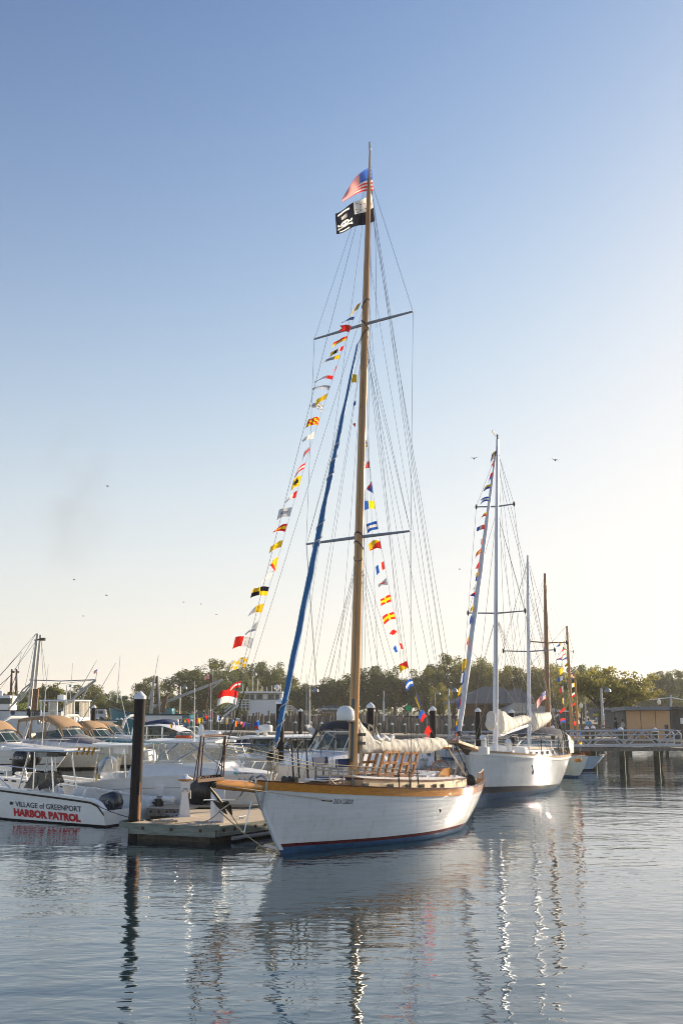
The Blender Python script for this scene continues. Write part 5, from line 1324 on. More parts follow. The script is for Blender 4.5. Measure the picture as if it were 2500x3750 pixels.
mb = MB(); c_ = NY.loc(737, 2680, .3); c_.z = zt + .1; mb.lathe([(.08, 0), (.06, .1), (.09, .16), (.1, .3), (.07, .42), (.02, .46)], c_, 12); mb.build('light_dome', GELW, NY.root)
mb = MB(); c_ = NY.loc(672, 2708, .4); c_.z = zt + .11
mb.tube([c_ + V(.27 * math.cos(t), .2 * math.sin(t), 0) for t in [j * math.pi / 10 for j in range(21)]], .05, 8); o = mb.build('life_ring', mat('orange_ring', (.62, .10, .02), .6)); o.parent = NY.root; KIDS[NY.root.name].append(o)
for px, pt_, yy in ((712, 2495, .5), (771, 2500, -.2)):
    a = NY.loc(px, 2708, yy); b = NY.loc(px + 1, pt_, yy); mb = MB(); mb.tube([a, a.lerp(b, .5), b], [.017, .012, .005], 6); mb.build('antenna', GELW, NY.root)

# boats behind the near sailboat's foredeck: bow to the left
hd3 = V(-.93, -.36, 0).normalized()
t1 = tipw(828, 2775, 43)
L_ = cruiser('express_boat', 'white boat with a grey framed hardtop and teal waterline band behind the furled blue sail', t1, t1.z, 7.5, V(-.8, -.6, 0).normalized(), ws=.34, canopy=None, arch=False, railh=.55, boot=mat('teal_boot', (.02, .10, .14), .3), htop=.8)
xa, xb, zt = L_.loc(905, 2697, 0).x, L_.loc(1160, 2699, 0).x, L_.loc(1000, 2696, 0).z
mb = MB(); rings = []
for i in range(9):
    t = i / 8; x = xa + (xb - xa) * t; w_ = 1.1 * (1 - abs(2 * t - 1) ** 4 * .4); rings.append([V(x, w_, zt - .06), V(x, w_, zt), V(x, 0, zt + .06), V(x, -w_, zt), V(x, -w_, zt - .06)])
mb.loft(rings); mb.build('hard_top', GELW, L_.root, smooth=60)
GRF = mat('grey_window_frame', (.20, .19, .19), .5)
for y in (1.0, -1.0):
    for (tx, bx_) in ((968, 948), (1020, 1030), (1130, 1160)): mb = MB(); mb.beam(L_.loc(tx, 2702, 0) + V(0, y * .9, 0), L_.loc(bx_, 2785, 0) + V(0, y, 0), .16, .06); mb.build('pillar', GRF, L_.root)
mb = MB(); mb.poly([L_.loc(972, 2704, 0) + V(0, -.85, 0), L_.loc(972, 2704, 0) + V(0, .85, 0), L_.loc(952, 2775, 0) + V(0, .95, 0), L_.loc(952, 2775, 0) + V(0, -.95, 0)]); mb.build('windscreen', TINT, L_.root, smooth=0)
mb = MB(); c_ = L_.loc(972, 2680, .2); c_.z = zt + .05; mb.lathe([(.1, 0), (.1, .14), (.28, .15), (.31, .2), (.31, .36), (.27, .43), (.02, .45)], c_, 18); mb.build('radar_dome', GELW, L_.root, smooth=50)
mb = MB(); c_ = L_.loc(945, 2686, .2); c_.z = zt + .05; mb.lathe([(.06, 0), (.06, .1), (.17, .12), (.17, .2), (.02, .23)], c_, 14); mb.build('satellite_dome', GELW, L_.root, smooth=50)
t1 = tipw(1005, 2805, 36.5)
M_ = cruiser('express_cruiser', 'large white express cruiser with black canvas and a curved white arch behind the director chairs', t1, t1.z, 7.4, V(-.62, -.78, 0).normalized(), beam=3.1, ws=.36, canopy=BLACKCAN, clen=.13, roofh=.75, arch=False, boot=mat('teal_boot', (.02, .10, .14), .3), enc=VINYL, htop=1.25, railh=.5, glassm=TINT)
mb = MB(); pts = [M_.loc(1205, 2655, 0), M_.loc(1215, 2672, 0), M_.loc(1238, 2700, 0), M_.loc(1256, 2740, 0), M_.loc(1268, 2830, 0)]
for y in (1.25, -1.25):
    mb = MB(); mb.loft([[p + V(0, y, 0), p + V(-.26 - .1 * i, y, 0), p + V(-.26 - .1 * i, y * .93, 0), p + V(0, y * .93, 0)] for i, p in enumerate(pts)]); mb.build('arch_leg', GELW, M_.root, smooth=50)
outboard(M_.root, V(-7.55, .4, 1.05), tilt=0, m=GELW, s=1.35, txt=('MERCURY', .10, DKL))
t1 = tipw(1405, 2800, 44)
RB = cruiser('tender', 'low white tender with a rolled cockpit cushion behind the wooden skylights', t1, t1.z, 3.6, V(-.75, -.66, 0).normalized(), beam=2.4, ws=.25, canopy=None, arch=False, railh=0)
c_ = RB.loc(1515, 2780, 0); mb = MB(); rings = [[V(c_.x + dx, math.cos(t) * r_ * 1.6, c_.z + math.sin(t) * r_) for t in [j * math.pi / 8 for j in range(16)]] for dx, r_ in ((.55, .2), (.5, .36), (-.5, .40), (-.6, .25))]; mb.loft(rings); mb.build('cushion_roll', GELW, RB.root, smooth=60)

# twin-engine boat at the left edge
tw = console_boat('centre_console_boat', 'boat at the left edge seen by its stern with two black outboard engines', 'boat', V(-21.5, 50, 0), V(-14.6, 47.5, 0), 7.0, (1.0, .9, .8, .75), beam=2.4)
outboard(tw.root, V(-7.15, .42, .95), m=BLACK, s=1.28, txt=('SUZUKI', .13, GELW)); outboard(tw.root, V(-7.15, -.42, .95), m=BLACK, s=1.28)
t1 = tipw(60, 2705, 80); 
# sport fishing boat with a tower
E_ = cruiser('sportfishing_boat', 'white sportfishing boat with a tall clear curtained hardtop and long outrigger poles', tipw(420, 2675, 88), 2.0, 12, HD, canopy=None, ws=.28, arch=False, railh=.5, beam=3.8)
ES = E_.root
def ev(px, py, y=0): return E_.loc(px, py, y)
zt = ev(240, 2566).z; xa, xb = ev(176, 2566).x, ev(306, 2566).x
mb = MB(); mb.box(((xa + xb) / 2, 0, zt), (abs(xb - xa), 2.8, .14)); mb.build('hard_top', GELW, ES, bevel=.05)
mb = MB(); c_ = ev(226, 2558); mb.lathe([(.34, 0), (.36, .1), (.34, .42), (.05, .46)], V(c_.x, 0, zt + .07), 16); mb.build('radar_dome', GELW, ES, smooth=50)
for y in (1.25, -1.25):
    for tx, bx_ in ((182, 178), (212, 214), (268, 268), (300, 300)): mb = MB(); mb.tube([ev(tx, 2568) + V(0, y, 0), ev(bx_, 2655) + V(0, y, 0)], .06, 6); mb.build('tower_leg', GELW, ES)
    for x0, x1 in ((206, 236), (262, 302)): mb = MB(); mb.loft([[ev(x0 + (x1 - x0) * i / 6, 2572) + V(0, y * 1.02 + .04 * (-1) ** i, 0), ev(x0 + (x1 - x0) * i / 6, 2640) + V(0, y * 1.02 + .06 * (-1) ** i, 0)] for i in range(7)], closed=False); mb.build('clear_curtain', mat('rolled_clear_curtain', (.62, .58, .50), .35, trans=.3), ES)
mb = MB(); c_ = ev(284, 2635); mb.box((c_.x, 0, c_.z - .35), (1.1, 2.4, 1.1)); mb.build('helm_pod', GELW, ES, bevel=.1)
mb = MB(); c_ = ev(180, 2600); mb.box((ev(250, 2660).x, 0, 1.75), (3.6, 3.0, .9)); mb.build('deckhouse', GELW, ES, bevel=.15)
for (x0, y0), (x1, y1), y in (((265, 2575), (355, 2418), 1.4), ((300, 2640), (425, 2428), -1.4), ((30, 2640), (80, 2388), 1.0), ((155, 2655), (178, 2433), .5), ((252, 2650), (267, 2428), -.5), ((0, 2475), (79, 2388), 0)):
    mb = MB(); a = ev(x0, y0, y); b = ev(x1, y1, y); mb.tube([a, a.lerp(b, .5), b], [.04, .03, .015], 5); mb.build('outrigger_pole', ALU, ES)
# ================================================================== white ketch
KH = V(-.38, -.925, 0).normalized(); kb = W(1738, 2934)
KT = Boat('ketch', 'white two-masted sailboat with navy waterline and cream sail covers behind the near sailboat', 'sailboat', kb, kb - KH * 13.0, L=13.0)
KR = KT.root
khl = 13.0
kz = curve([(0, 1.95), (.2, 1.72), (.5, 1.45), (.8, 1.38), (1, 1.45)])
KT.H = KHu = Hull(curve([(-.5, -.6), (0, 0), (1, .55), (1.95, .9), (3, 1.1)]), curve([(-.5, -khl + 1), (0, -khl + .2), (.6, -khl - .35), (1.5, -khl - .9), (3, -khl - 1)]), kz,
          curve([(0, .05), (.06, .62), (.15, 1.25), (.3, 1.85), (.5, 2.15), (.75, 2.0), (.92, 1.45), (1, .9)]), curve([(0, .02), (.1, .42), (.3, 1.3), (.5, 1.75), (.75, 1.5), (.9, .8), (1, .1)]), p=.7, draft=.5)
KT.side = 1
WB = lambda a, b: (lambda t: a + (b - a) * (1 - min(1, t * 1.3)))
NAVYB = mat('navy_bottom_paint', (.006, .016, .035), .4)
rows = [(lambda t: -.35, 2), (lambda t: 0, 2), (WB(.04, .28), 1), (WB(.10, .56), 0)] + [(lambda t, k=k: .1 + .46 * (1 - min(1, t * 1.3)) + (kz(t) - .1 - .46 * (1 - min(1, t * 1.3))) * k / 7, 0) for k in range(1, 8)]
KHu.mesh(rows, [WHITE, NAVYB, ANTIF], KR, n=36)
KHu.strip(lambda t: kz(t) - .13, lambda t: kz(t) - .08, .06, GELW, KR, name='rub_rail', n=40)
KHu.strip(lambda t: kz(t) - .02, lambda t: kz(t) + .05, .03, TEAK, KR, name='cap_rail', inner=.12, n=40)
KHu.deck(DECKW, KR, drop=.10, inset=.04)
kdz = lambda x: kz(max(0, min(1, (-x + .8) / (khl + 1.5)))) - .08
# spars
def spar(B, root, name, p0, p1, r0, r1, m, n=10, k=12, par=None):
    mb = MB(); mb.tube([p0.lerp(p1, i / k) for i in range(k + 1)], [r0 + (r1 - r0) * (i / k) ** 2 for i in range(k + 1)], n); return mb.build(name, m, par or root, smooth=60)
WSP = mat('white_painted_mast', (.66, .66, .70), .22, var=.04, coat=.4)
km0 = KT.loc(1812, 2757); km1 = KT.loc(1820, 1610); kz0 = KT.loc(1937, 2745); kz1 = KT.loc(1931, 2034)
km1.x = min(km1.x, km0.x + .3)
print('ketch masts', km0, km1, kz0, kz1)
kmst = spar(KT, KR, 'main_mast', km0, km1, .115, .065, WSP); kzm = spar(KT, KR, 'mizzen_mast', kz0, kz1, .10, .055, WSP)
def at_y(B, a, b, py):
    lo, hi = 0.0, 1.0
    for _ in range(30):
        m_ = (lo + hi) / 2
        if B.px(a.lerp(b, m_))[1] > py: lo = m_
        else: hi = m_
    return a.lerp(b, lo)
def spreaders(B, a, b, py, pl, pr, par, m=SPW, r=.03):
    c = at_y(B, a, b, py); out = []
    for px in (pl, pr):
        y = 0.0; sg_ = 1 if B.px(c + V(0, .1, 0))[0] > B.px(c)[0] else -1
        for _ in range(60): y -= sg_ * (B.px(c + V(0, y, 0))[0] - px) * .008
        tip = c + V(0, y, .06); mb = MB(); mb.tube([c, tip], [r * 1.4, r], 6); mb.build('spreader', m, par); mb = MB(); mb.ball(tip, r * 2.6, 8, 5, (.7, .7, 1.6)); mb.build('spreader_boot', RUB, par); out.append(tip)
    return out
def kw(B, pts, r=.007, m=None, name='shroud'):
    mb = MB(); mb.tube(pts, r, 4); mb.build(name, m or WIRE, B.root, smooth=0)
lo_ = spreaders(KT, km0, km1, 2246, 1713, 1922, kmst); up_ = spreaders(KT, km0, km1, 1855, 1743, 1881, kmst); mz_ = spreaders(KT, kz0, kz1, 2386, 1842, 2030, kzm)
def rail_pt(B, H, zfn, t, s): return H.pt(t, zfn(t), s, -.04)
for i, s_ in enumerate((-1, 1)):
    c1 = rail_pt(KT, KHu, kz, .33, s_); c2_ = rail_pt(KT, KHu, kz, .40, s_); c3_ = rail_pt(KT, KHu, kz, .72, s_)
    kw(KT, [at_y(KT, km0, km1, 1650), up_[i], lo_[i], c1]); kw(KT, [at_y(KT, km0, km1, 1870), lo_[i] * 1.0]); kw(KT, [at_y(KT, km0, km1, 2255), c1]); kw(KT, [at_y(KT, km0, km1, 2255), c2_])
    kw(KT, [at_y(KT, kz0, kz1, 2045), mz_[i], c3_]); kw(KT, [at_y(KT, kz0, kz1, 2395), c3_ + V(.4, 0, 0)])
    kw(KT, [at_y(KT, km0, km1, 1640), rail_pt(KT, KHu, kz, .9, s_)]); kw(KT, [at_y(KT, kz0, kz1, 2045), rail_pt(KT, KHu, kz, .97, s_)])
for y0, e in ((1640, kz0 + V(-.2, .1, .3)), (1700, kz0 + V(.8, -.2, .3)), (1880, kz0 + V(1, .3, .3))): kw(KT, [at_y(KT, km0, km1, y0), e], .006, name='halyard')
for y0 in (1670, 1900, 2200): kw(KT, [at_y(KT, km0, km1, y0) + V(.2, .05, 0), km0 + V(.35, .12, .4)], .006, name='halyard')
kw(KT, [at_y(KT, kz0, kz1, 2040), km0 + V(-1, 0, 1)], .006, name='halyard')
for (a_, b_, y0, t_, s_) in ((km0, km1, 2255, .5, 1), (km0, km1, 1870, .55, -1), (km0, km1, 1870, .62, 1), (kz0, kz1, 2395, .85, 1), (kz0, kz1, 2395, .9, -1), (kz0, kz1, 2060, .93, 1), (km0, km1, 1700, .75, 1), (kz0, kz1, 2250, .6, 1), (km0, km1, 2255, .25, 1), (kz0, kz1, 2060, .55, -1)):
    kw(KT, [at_y(KT, a_, b_, y0), rail_pt(KT, KHu, kz, t_, s_)], .009, ROPE, 'running_line')
# bowsprit plank with anchor
s0 = KT.loc(1790, 2762); s1 = KT.loc(1659, 2716)
mb = MB(); mb.beam(KT.loc(1785, 2758), s1, .42, .12); mb.build('bowsprit', TEAK, KR, bevel=.02)
spx = s1
mb = MB(); mb.tube([s1 + V(-.2, 0, -.1), V(.55, 0, .9), V(.05, 0, .15)], .016, 5); mb.build('bobstay', RUB, KR)
an2 = thing('anchor', 'dark anchor slung under the ketch bowsprit plank', 'anchor', (0, 0, 0))
def kww(px, py, y=0.0): return KT.w(KT.loc(px, py, y))
mb = MB(); mb.tube([kww(1682, 2735), kww(1700, 2750), kww(1712, 2762)], [.04, .05, .04], 6); mb.build('shank', RUB, an2)
mb = MB(); mb.prism([kww(1690, 2742, .2), kww(1722, 2748, .25), kww(1706, 2765, 0), kww(1693, 2755, .1)], (.05, .05, 0)); mb.build('fluke', IR, an2)
# furled jib along the forestay
fa = KT.loc(1681, 2680); fb = KT.loc(1812, 1672)
JC = mat('grey_sun_cover', (.58, .60, .64), .7, scale=5, var=.12, bump=.02, stretch=(1, 1, .5))
mb = MB(); rings = []
rr = curve([(0, .07), (.1, .10), (.45, .11), (.8, .07), (1, .04)])
for i in range(33):
    t = i / 32; p_ = fa.lerp(fb, t); rings.append([p_ + V(math.cos(a) * rr(t) * (1 + .1 * math.sin(a * 2 + i)), math.sin(a) * rr(t) * (1 + .1 * math.sin(a * 3 + i * 1.3)), 0) for a in [j * math.pi / 5 for j in range(10)]])
mb.loft(rings); mb.build('furled_jib', JC, KR, smooth=60); kw(KT, [s1, fa], .02, name='forestay'); kw(KT, [fb, at_y(KT, km0, km1, 1630)], .015, name='forestay')
mb = MB(); mb.lathe([(.05, 0), (.16, .02), (.16, .06), (.08, .08), (.08, .16), (.16, .18), (.05, .2)], KT.loc(1679, 2696), 12); mb.build('furling_drum', BLACK, KR)
kw(KT, [KT.loc(1712, 2372), KT.loc(1808, 2470, 0), KT.loc(1960, 2672, .8)], .012, ROPE, 'running_line')
def covered(B, name, a, b, top, bot, wid, m=CANVAS, n=36, fold=60, f1=.10):
    mb = MB(); rings = []
    for i in range(n + 1):
        t = i / n; c = a.lerp(b, t); ring = []
        for j in range(18):
            q = 2 * math.pi * j / 18; up = top(t) if math.sin(q) > 0 else bot(t)
            fo = 1 + f1 * math.sin(t * fold + math.sin(q) * 2.5)
            ring.append(c + V(0, math.cos(q) * wid * (.5 + .5 * math.sin(math.pi * min(1, t + .12)) ** .5) * fo, math.sin(q) * up * fo))
        rings.append(ring)
    mb.loft(rings); return mb.build(name, m, B.root, smooth=70)
ma, mb_ = KT.loc(1826, 2668), KT.loc(1932, 2634)
covered(KT, 'main_sail_cover', ma, mb_, curve([(0, .80), (.15, .62), (.4, .30), (.8, .26), (1, .14)]), curve([(0, .30), (.5, .20), (1, .12)]), .30, fold=42)
mb = MB(); mb.tube([KT.loc(1826, 2692), KT.loc(1928, 2658)], .08, 8); mb.build('main_boom', GELW, KR)
covered(KT, 'mizzen_sail_cover', KT.loc(1950, 2652), KT.loc(2010, 2626), curve([(0, .55), (.3, .42), (1, .26)]), curve([(0, .40), (.5, .3), (1, .16)]), .28, fold=30)
covered(KT, 'staysail_bag', KT.loc(1793, 2660), KT.loc(1800, 2612), curve([(0, .1), (.5, .3), (1, .1)]), curve([(0, .1), (.5, .4), (1, .2)]), .22, fold=10)
# deck house, vents, bimini, stanchions, davits
mb = MB(); x0, x1 = km0.x - .6, km0.x - 7.2
mb.loft([[V(x, 1.25, kdz(x)), V(x - (.15 if i == 0 else -.1), 1.1, kdz(x) + .42), V(x - (.15 if i == 0 else -.1), 0, kdz(x) + .5), V(x - (.15 if i == 0 else -.1), -1.1, kdz(x) + .42), V(x, -1.25, kdz(x))] for i, x in enumerate([x0, x0 - 1.6, x0 - 3.3, x0 - 5, x1])]); kh_ = mb.build('deck_house', GELW, KR, smooth=30)
mb = MB(); mb.beam(V(x0 - .3, 1.24, kdz(x0) + .40), V(x1, 1.24, kdz(x1) + .40), .06, .05); mb.build('house_trim', TEAK, kh_)
for i in range(5):
    x = x0 - .9 - i * 1.25; mb = MB(); mb.box((x, 1.215, kdz(x) + .22), (.55, .03, .16)); mb.build('window', TINT, KR)
for px in (1771, 1863):
    c = KT.loc(px, 2752, .8); c.z = kdz(c.x); mb = MB(); mb.box((c.x, .8, c.z + .12), (.35, .35, .26)); mb.tube([(c.x, .8, c.z + .2), (c.x, .8, c.z + .5), (c.x + .14, .8, c.z + .62)], [.1, .1, .13], 10); mb.build('vent_cowl', GELW, KR)
bc = KT.loc(1975, 2700, 0)
mb = MB(); rings = []
for i in range(9):
    u = i / 8; x = bc.x + 1.6 - 3.6 * u; z = bc.z + .18 + .30 * math.sin(min(1, u * 1.2) * math.pi) - .1 * u; rings.append([V(x, 1.35, z - .28), V(x, 1.2, z - .04), V(x, .6, z + .06), V(x, 0, z + .10), V(x, -.6, z + .06), V(x, -1.2, z - .04), V(x, -1.35, z - .28)])
mb.loft(rings, closed=False, caps=False); bim = mb.build('bimini', mat('grey_blue_bimini', (.10, .105, .14), .8, var=.15, trans=.15), KR, smooth=60)
for u in (.02, .3, .62, .97):
    x = bc.x + 1.6 - 3.6 * u; z = bc.z + .18 + .30 * math.sin(min(1, u * 1.2) * math.pi) - .1 * u
    mb = MB(); mb.tube([V(bc.x - .2, 1.5, kdz(bc.x)), V(x, 1.36, z - .3), V(x, 1.2, z - .06), V(x, 0, z + .08), V(x, -1.2, z - .06), V(x, -1.36, z - .3), V(bc.x - .2, -1.5, kdz(bc.x))], .02, 5); mb.build('bimini_hoop', STEEL, bim)
for s_ in (1, -1):
    pts = []
    for k in range(11):
        t = .06 + .9 * k / 10; p_ = rail_pt(KT, KHu, kz, t, s_); pts.append(p_ + V(0, 0, .68)); mb = MB(); mb.tube([p_, p_ + V(0, 0, .70)], .016, 5); mb.build('stanchion', RUB if k % 2 else STEEL, KR)
    for dz_ in (0, -.3): kw(KT, [p + V(0, 0, dz_) for p in pts], .008, STEEL, 'lifeline')
for k in range(7):
    p_ = rail_pt(KT, KHu, kz, .80 + .03 * k, 1); mb = MB(); mb.tube([p_ + V(0, 0, 0), p_ + V(.05, -.1, .5 + .25 * (k % 3)), p_ + V(.1, -.3, 1.3)], .022, 5); mb.build('deck_gear', RUB, KR)
p_ = rail_pt(KT, KHu, kz, .80, 1); mb = MB(); mb.poly([p_ + V(0, .03, .05), p_ + V(-1.0, .03, .05), p_ + V(-1.0, .03, .62), p_ + V(0, .03, .68)]); mb.build('weather_cloth', CANVAS, KR, smooth=0)
q = V(0, 0, 0)
for px, py in ((1948, 2820), (1972, 2825), (1998, 2828)):
    y = 1.5
    for _ in range(14): q = KT.loc(px, py, y); y = KHu.side(q.x, max(.02, q.z)).y
    mb = MB(); mb.beam(q + V(.12, .02, .2), q + V(-.12, .02, -.12), .04, .03); mb.build('fairlead_slot', RUB, KR)
mb = MB(); y = 1.5
for _ in range(14): q = KT.loc(1949, 2829, y); y = KHu.side(q.x, max(.02, q.z)).y
mb.lathe([(.0001, 0), (.09, 0), (.09, .02), (.0001, .02)], q + V(0, .0, 0), 12, axis=(.2, 1, -.2)); mb.build('exhaust_port', RUB, KR)
def c4(x, y): return (1600 + x / 2.24, 1550 + y / 2.24)
def c6(x, y): return (1640 + x / 3.136, 2500 + y / 3.136)
def c7(x, y): return (2000 + x / 3.136, 2350 + y / 3.136)
kf = mk(c4, [((490, 222), (478, 285), (440, 290), vbar('b', 'y', 'b'), 'rect', 'blue and yellow flag'), ((468, 300), (460, 362), (442, 345), solid('r'), 'tri', 'red pennant'),
    ((453, 400), (442, 455), (420, 472), hbar('r', 'b'), 'rect', 'red over blue flag'), ((440, 500), (432, 535), (382, 545), hbar('y', 'b'), 'rect', 'yellow over blue flag'),
    ((424, 602), (418, 640), (355, 648), hbar('b', 'w', 'b'), 'rect', 'blue and white striped flag'), ((406, 722), (400, 760), (350, 790), hbar('y', 'r'), 'tri', 'yellow and red pennant'),
    ((390, 830), (386, 868), (325, 872), vbar('r', 'w', 'b'), 'rect', 'red, white and blue flag'), ((380, 940), (370, 992), (356, 980), vbar('r', 'w'), 'rect', 'red and white flag'),
    ((362, 1025), (352, 1065), (313, 1092), hbar('r', 'y', 'r'), 'rect', 'red and yellow flag'), ((348, 1128), (335, 1195), (311, 1195), solid('r'), 'tri', 'plain red pennant'),
    ((343, 1210), (330, 1285), (314, 1270), hbar('y', 'b'), 'rect', 'yellow and blue flag'), ((325, 1300), (315, 1350), (292, 1370), solid('w'), 'tri', 'white pennant'),
    ((316, 1382), (312, 1425), (265, 1415), hbar('r', 'b'), 'tri', 'red over blue pennant'), ((298, 1490), (292, 1530), (272, 1540), solid('y'), 'rect', 'yellow flag'),
    ((286, 1570), (278, 1640), (268, 1625), vbar('b', 'b'), 'rect', 'blue flag'), ((262, 1745), (250, 1810), (237, 1815), hbar('y', 'r'), 'rect', 'yellow flag with red'),
    ((243, 1930), (232, 2010), (205, 1995), solid('y'), 'rect', 'yellow flag'), ((226, 2050), (215, 2130), (195, 2090), vbar('b', 'w'), 'rect', 'blue and white flag'),
    ((216, 2140), (206, 2210), (172, 2215), vbar('w', 'y'), 'rect', 'white and yellow flag')])
kf += mk(c6, [((150, 160), (140, 275), (120, 260), vbar('r', 'b'), 'rect', 'red and blue flag'), ((128, 300), (118, 410), (105, 390), solid('w'), 'rect', 'white flag'), ((116, 420), (106, 540), (85, 510), hbar('y', 'b'), 'rect', 'yellow and blue flag'), ((100, 560), (92, 670), (68, 665), solid('r'), 'tri', 'dark red pennant')])
flagline('line of small signal flags along the grey furled jib of the white ketch', [c4(490, 200), c4(440, 500), c4(390, 850), c4(330, 1290), c4(262, 1745), c4(206, 2210), c6(120, 400), c6(95, 600), (1668, 2712)], kf, KT)
uf = thing('national_flag', 'small American flag hanging by the wooden mast behind the ketch', 'flag', P(1997, 2532, 58))
o2 = P(1997, 2532, 58)
fgrid(uf, 'cloth', lambda u, v: P(1996 - 33 * u + 2 * v, 2531 + 28 * v * (1 - .5 * u) + 38 * u ** 1.5 + 14 * u * v, 58 + .1 * math.sin(u * 6)) - o2, usa, 24, 13)
# wind instruments on the main masthead
mb = MB(); mb.tube([km1, km1 + V(0, 0, .25)], .04, 6); t_ = KT.loc(1808, 1592); mb.tube([km1 + V(0, 0, .1), t_], .015, 5); mb.box(t_ + V(.1, 0, .1), (.35, .03, .12)); mb.build('wind_vane', RUB, kmst)

# ================================================================== boats beyond the ketch
def small_hull(name, lab, bow, hd, L, fb, beam, hm, boot, rail=None, stern_ov=.5, cat='sailboat', full=1.0):
    B = Boat(name, lab, cat, bow, V(*bow) - hd * L, L=L); hb = beam / 2; z_ = curve([(0, fb[0]), (.5, fb[1]), (1, fb[2])])
    B.H = H = Hull(curve([(-.5, -.3), (0, 0), (fb[0], .6), (3, 1)]), curve([(-.5, -L + .4), (0, -L), (1, -L - stern_ov), (3, -L - stern_ov - .1)]), z_, curve([(0, .04), (.15, hb * .6), (.35, hb * .95), (.6, hb), (.85, hb * .82 * full), (1, hb * .45 * full)]),
             curve([(0, .02), (.2, hb * .45), (.5, hb * .8), (.8, hb * .5), (1, .08)]), p=.6); B.zs = z_; B.side = 1 if (B.Mi @ V(0, -1, 0)).y > 0 else -1
    rows = [(lambda t: -.3, 1), (lambda t: 0, 1), (lambda t: .1, 0)] + [(lambda t, k=k: .1 + (z_(t) - .1) * k / 6, 0) for k in range(1, 7)]
    H.mesh(rows, [hm, boot], B.root); H.strip(lambda t: z_(t) - .10, lambda t: z_(t) - .06, .04, GELW, B.root, name='rub_rail'); H.strip(lambda t: z_(t) - .01, lambda t: z_(t) + .04, .02, rail or VARN, B.root, name='cap_rail', inner=.1)
    H.deck(TEAK, B.root, drop=.25, inset=.06); return B
b3w = W(2108, 2847); h3 = V(-.33, .94, 0).normalized()
B3 = small_hull('wooden_cutter', 'small white double-ended boat with a wooden mast, seen past the stern of the ketch', b3w + h3 * 10.5, h3, 10.5, (1.2, 1.0, 1.1), 2.5, hullmat('pale_green_white_paint', (.62, .66, .60)), ANTIF, stern_ov=.35, full=.95)
B3.loc = lambda px, py, y=0, D=59: B3.Mi @ (P(px, py, D) - B3.o)
m0, m1 = B3.loc(2006, 2690), B3.loc(1994, 2100); m3 = spar(B3, B3.root, 'mast', m0, m1, .16, .08, mat('brown_spar', (.22, .09, .03), .35, scale=2, stretch=(8, 8, .4), col2=(.34, .16, .06), coat=.4))
s3 = spreaders(B3, m0, m1, 2354, 1940, 2074, m3, SPAR, .035)
for i, s_ in enumerate((-1, 1)):
    c = B3.H.pt(.45, B3.zs(.45), s_, -.05); kw(B3, [at_y(B3, m0, m1, 2120), s3[i], c]); kw(B3, [at_y(B3, m0, m1, 2300), c + V(.4, 0, 0)]); kw(B3, [at_y(B3, m0, m1, 2360), c + V(-.4, 0, 0)])
    kw(B3, [at_y(B3, m0, m1, 2118), B3.H.pt(.92, B3.zs(.92), s_, -.05)])
kw(B3, [at_y(B3, m0, m1, 2110), V(.4, 0, 1.2)], name='forestay'); 
for px in (2108, 2122): c = B3.loc(px, 2782, .2, 52); mb = MB(); mb.ball(V(c.x, c.y, 1.0), .11, 10, 6); mb.build('orange_cushion', mat('orange_cover', (.6, .25, .05), .7), B3.root)
b4 = W(2152, 2822); h4 = V(-.2, .98, 0).normalized()
B4 = small_hull('day_sailer', 'small pale blue sailboat under the gangway end, behind the double-ended boat', b4 + h4 * 7, h4, 7, (1.0, .8, .85), 2.2, hullmat('pale_blue_paint', (.30, .40, .52)), NAVY, stern_ov=.1, full=1.7, rail=GELW)
B4.loc = lambda px, py, y=0, D=62: B4.Mi @ (P(px, py, D) - B4.o)
m0, m1 = B4.loc(2117, 2735), B4.loc(2103, 2462); spar(B4, B4.root, 'mast', m0, m1, .08, .05, SPAR); kw(B4, [m1, B4.H.pt(.5, .8, 1)]); kw(B4, [m1, B4.H.pt(.5, .8, -1)]); kw(B4, [m1, V(.3, 0, 1)], name='forestay')
c = B4.loc(2118, 2745); mb = MB(); mb.loft([[V(c.x + dx, .9, c.z - .5), V(c.x + dx, .7, c.z + hh), V(c.x + dx, 0, c.z + hh + .12), V(c.x + dx, -.7, c.z + hh), V(c.x + dx, -.9, c.z - .5)] for dx, hh in ((1, -.4), (.4, .1), (-.4, .05))]); mb.build('spray_hood', mat('brown_hood', (.22, .12, .06), .8), B4.root, smooth=60)
mb = MB(); mb.tube([B4.loc(2132, 2765), B4.loc(2131, 2735)], .02, 5); mb.build('flag_staff', TEAK, B4.root)
uf = thing('national_flag', 'tiny American flag on the stern of the pale blue sailboat', 'flag', P(2132, 2738, b4.y + .3)); o3 = P(2132, 2738, b4.y + .3)
fgrid(uf, 'cloth', lambda u, v: P(2132 + 8 * u, 2738 + 26 * v + 5 * u, b4.y + .3 + .05 * math.sin(u * 5 + v * 4)) - o3, usa, 12, 13)
t5 = tipw(2104, 2716, 72)
B5 = small_hull('white_sloop', 'white sloop with a teal sheer line pointing right, behind the ketch stern', V(t5.x - .6, t5.y + .2, 0), V(.93, -.36, 0).normalized(), 9, (t5.z, 1.1, 1.0), 2.6, WHITE, ANTIF, rail=mat('teal_rail', (.10, .25, .25), .4))
m0, m1 = B5.loc(2094, 2710), B5.loc(2074, 2292); m1.x = max(m1.x, m0.x - 1.2); m5 = spar(B5, B5.root, 'mast', m0, m1, .13, .07, SPAR); s5 = spreaders(B5, m0, m1, 2382, 2062, 2099, m5, RUB, .025)
for i, s_ in enumerate((-1, 1)): c = B5.H.pt(.15, B5.zs(.15), s_, -.05); kw(B5, [at_y(B5, m0, m1, 2300), s5[i], c], .01)
kw(B5, [m1, V(-8, 0, 1)], .01, name='backstay'); kw(B5, [m1, V(.6, 0, 1.2)], .01, name='forestay')
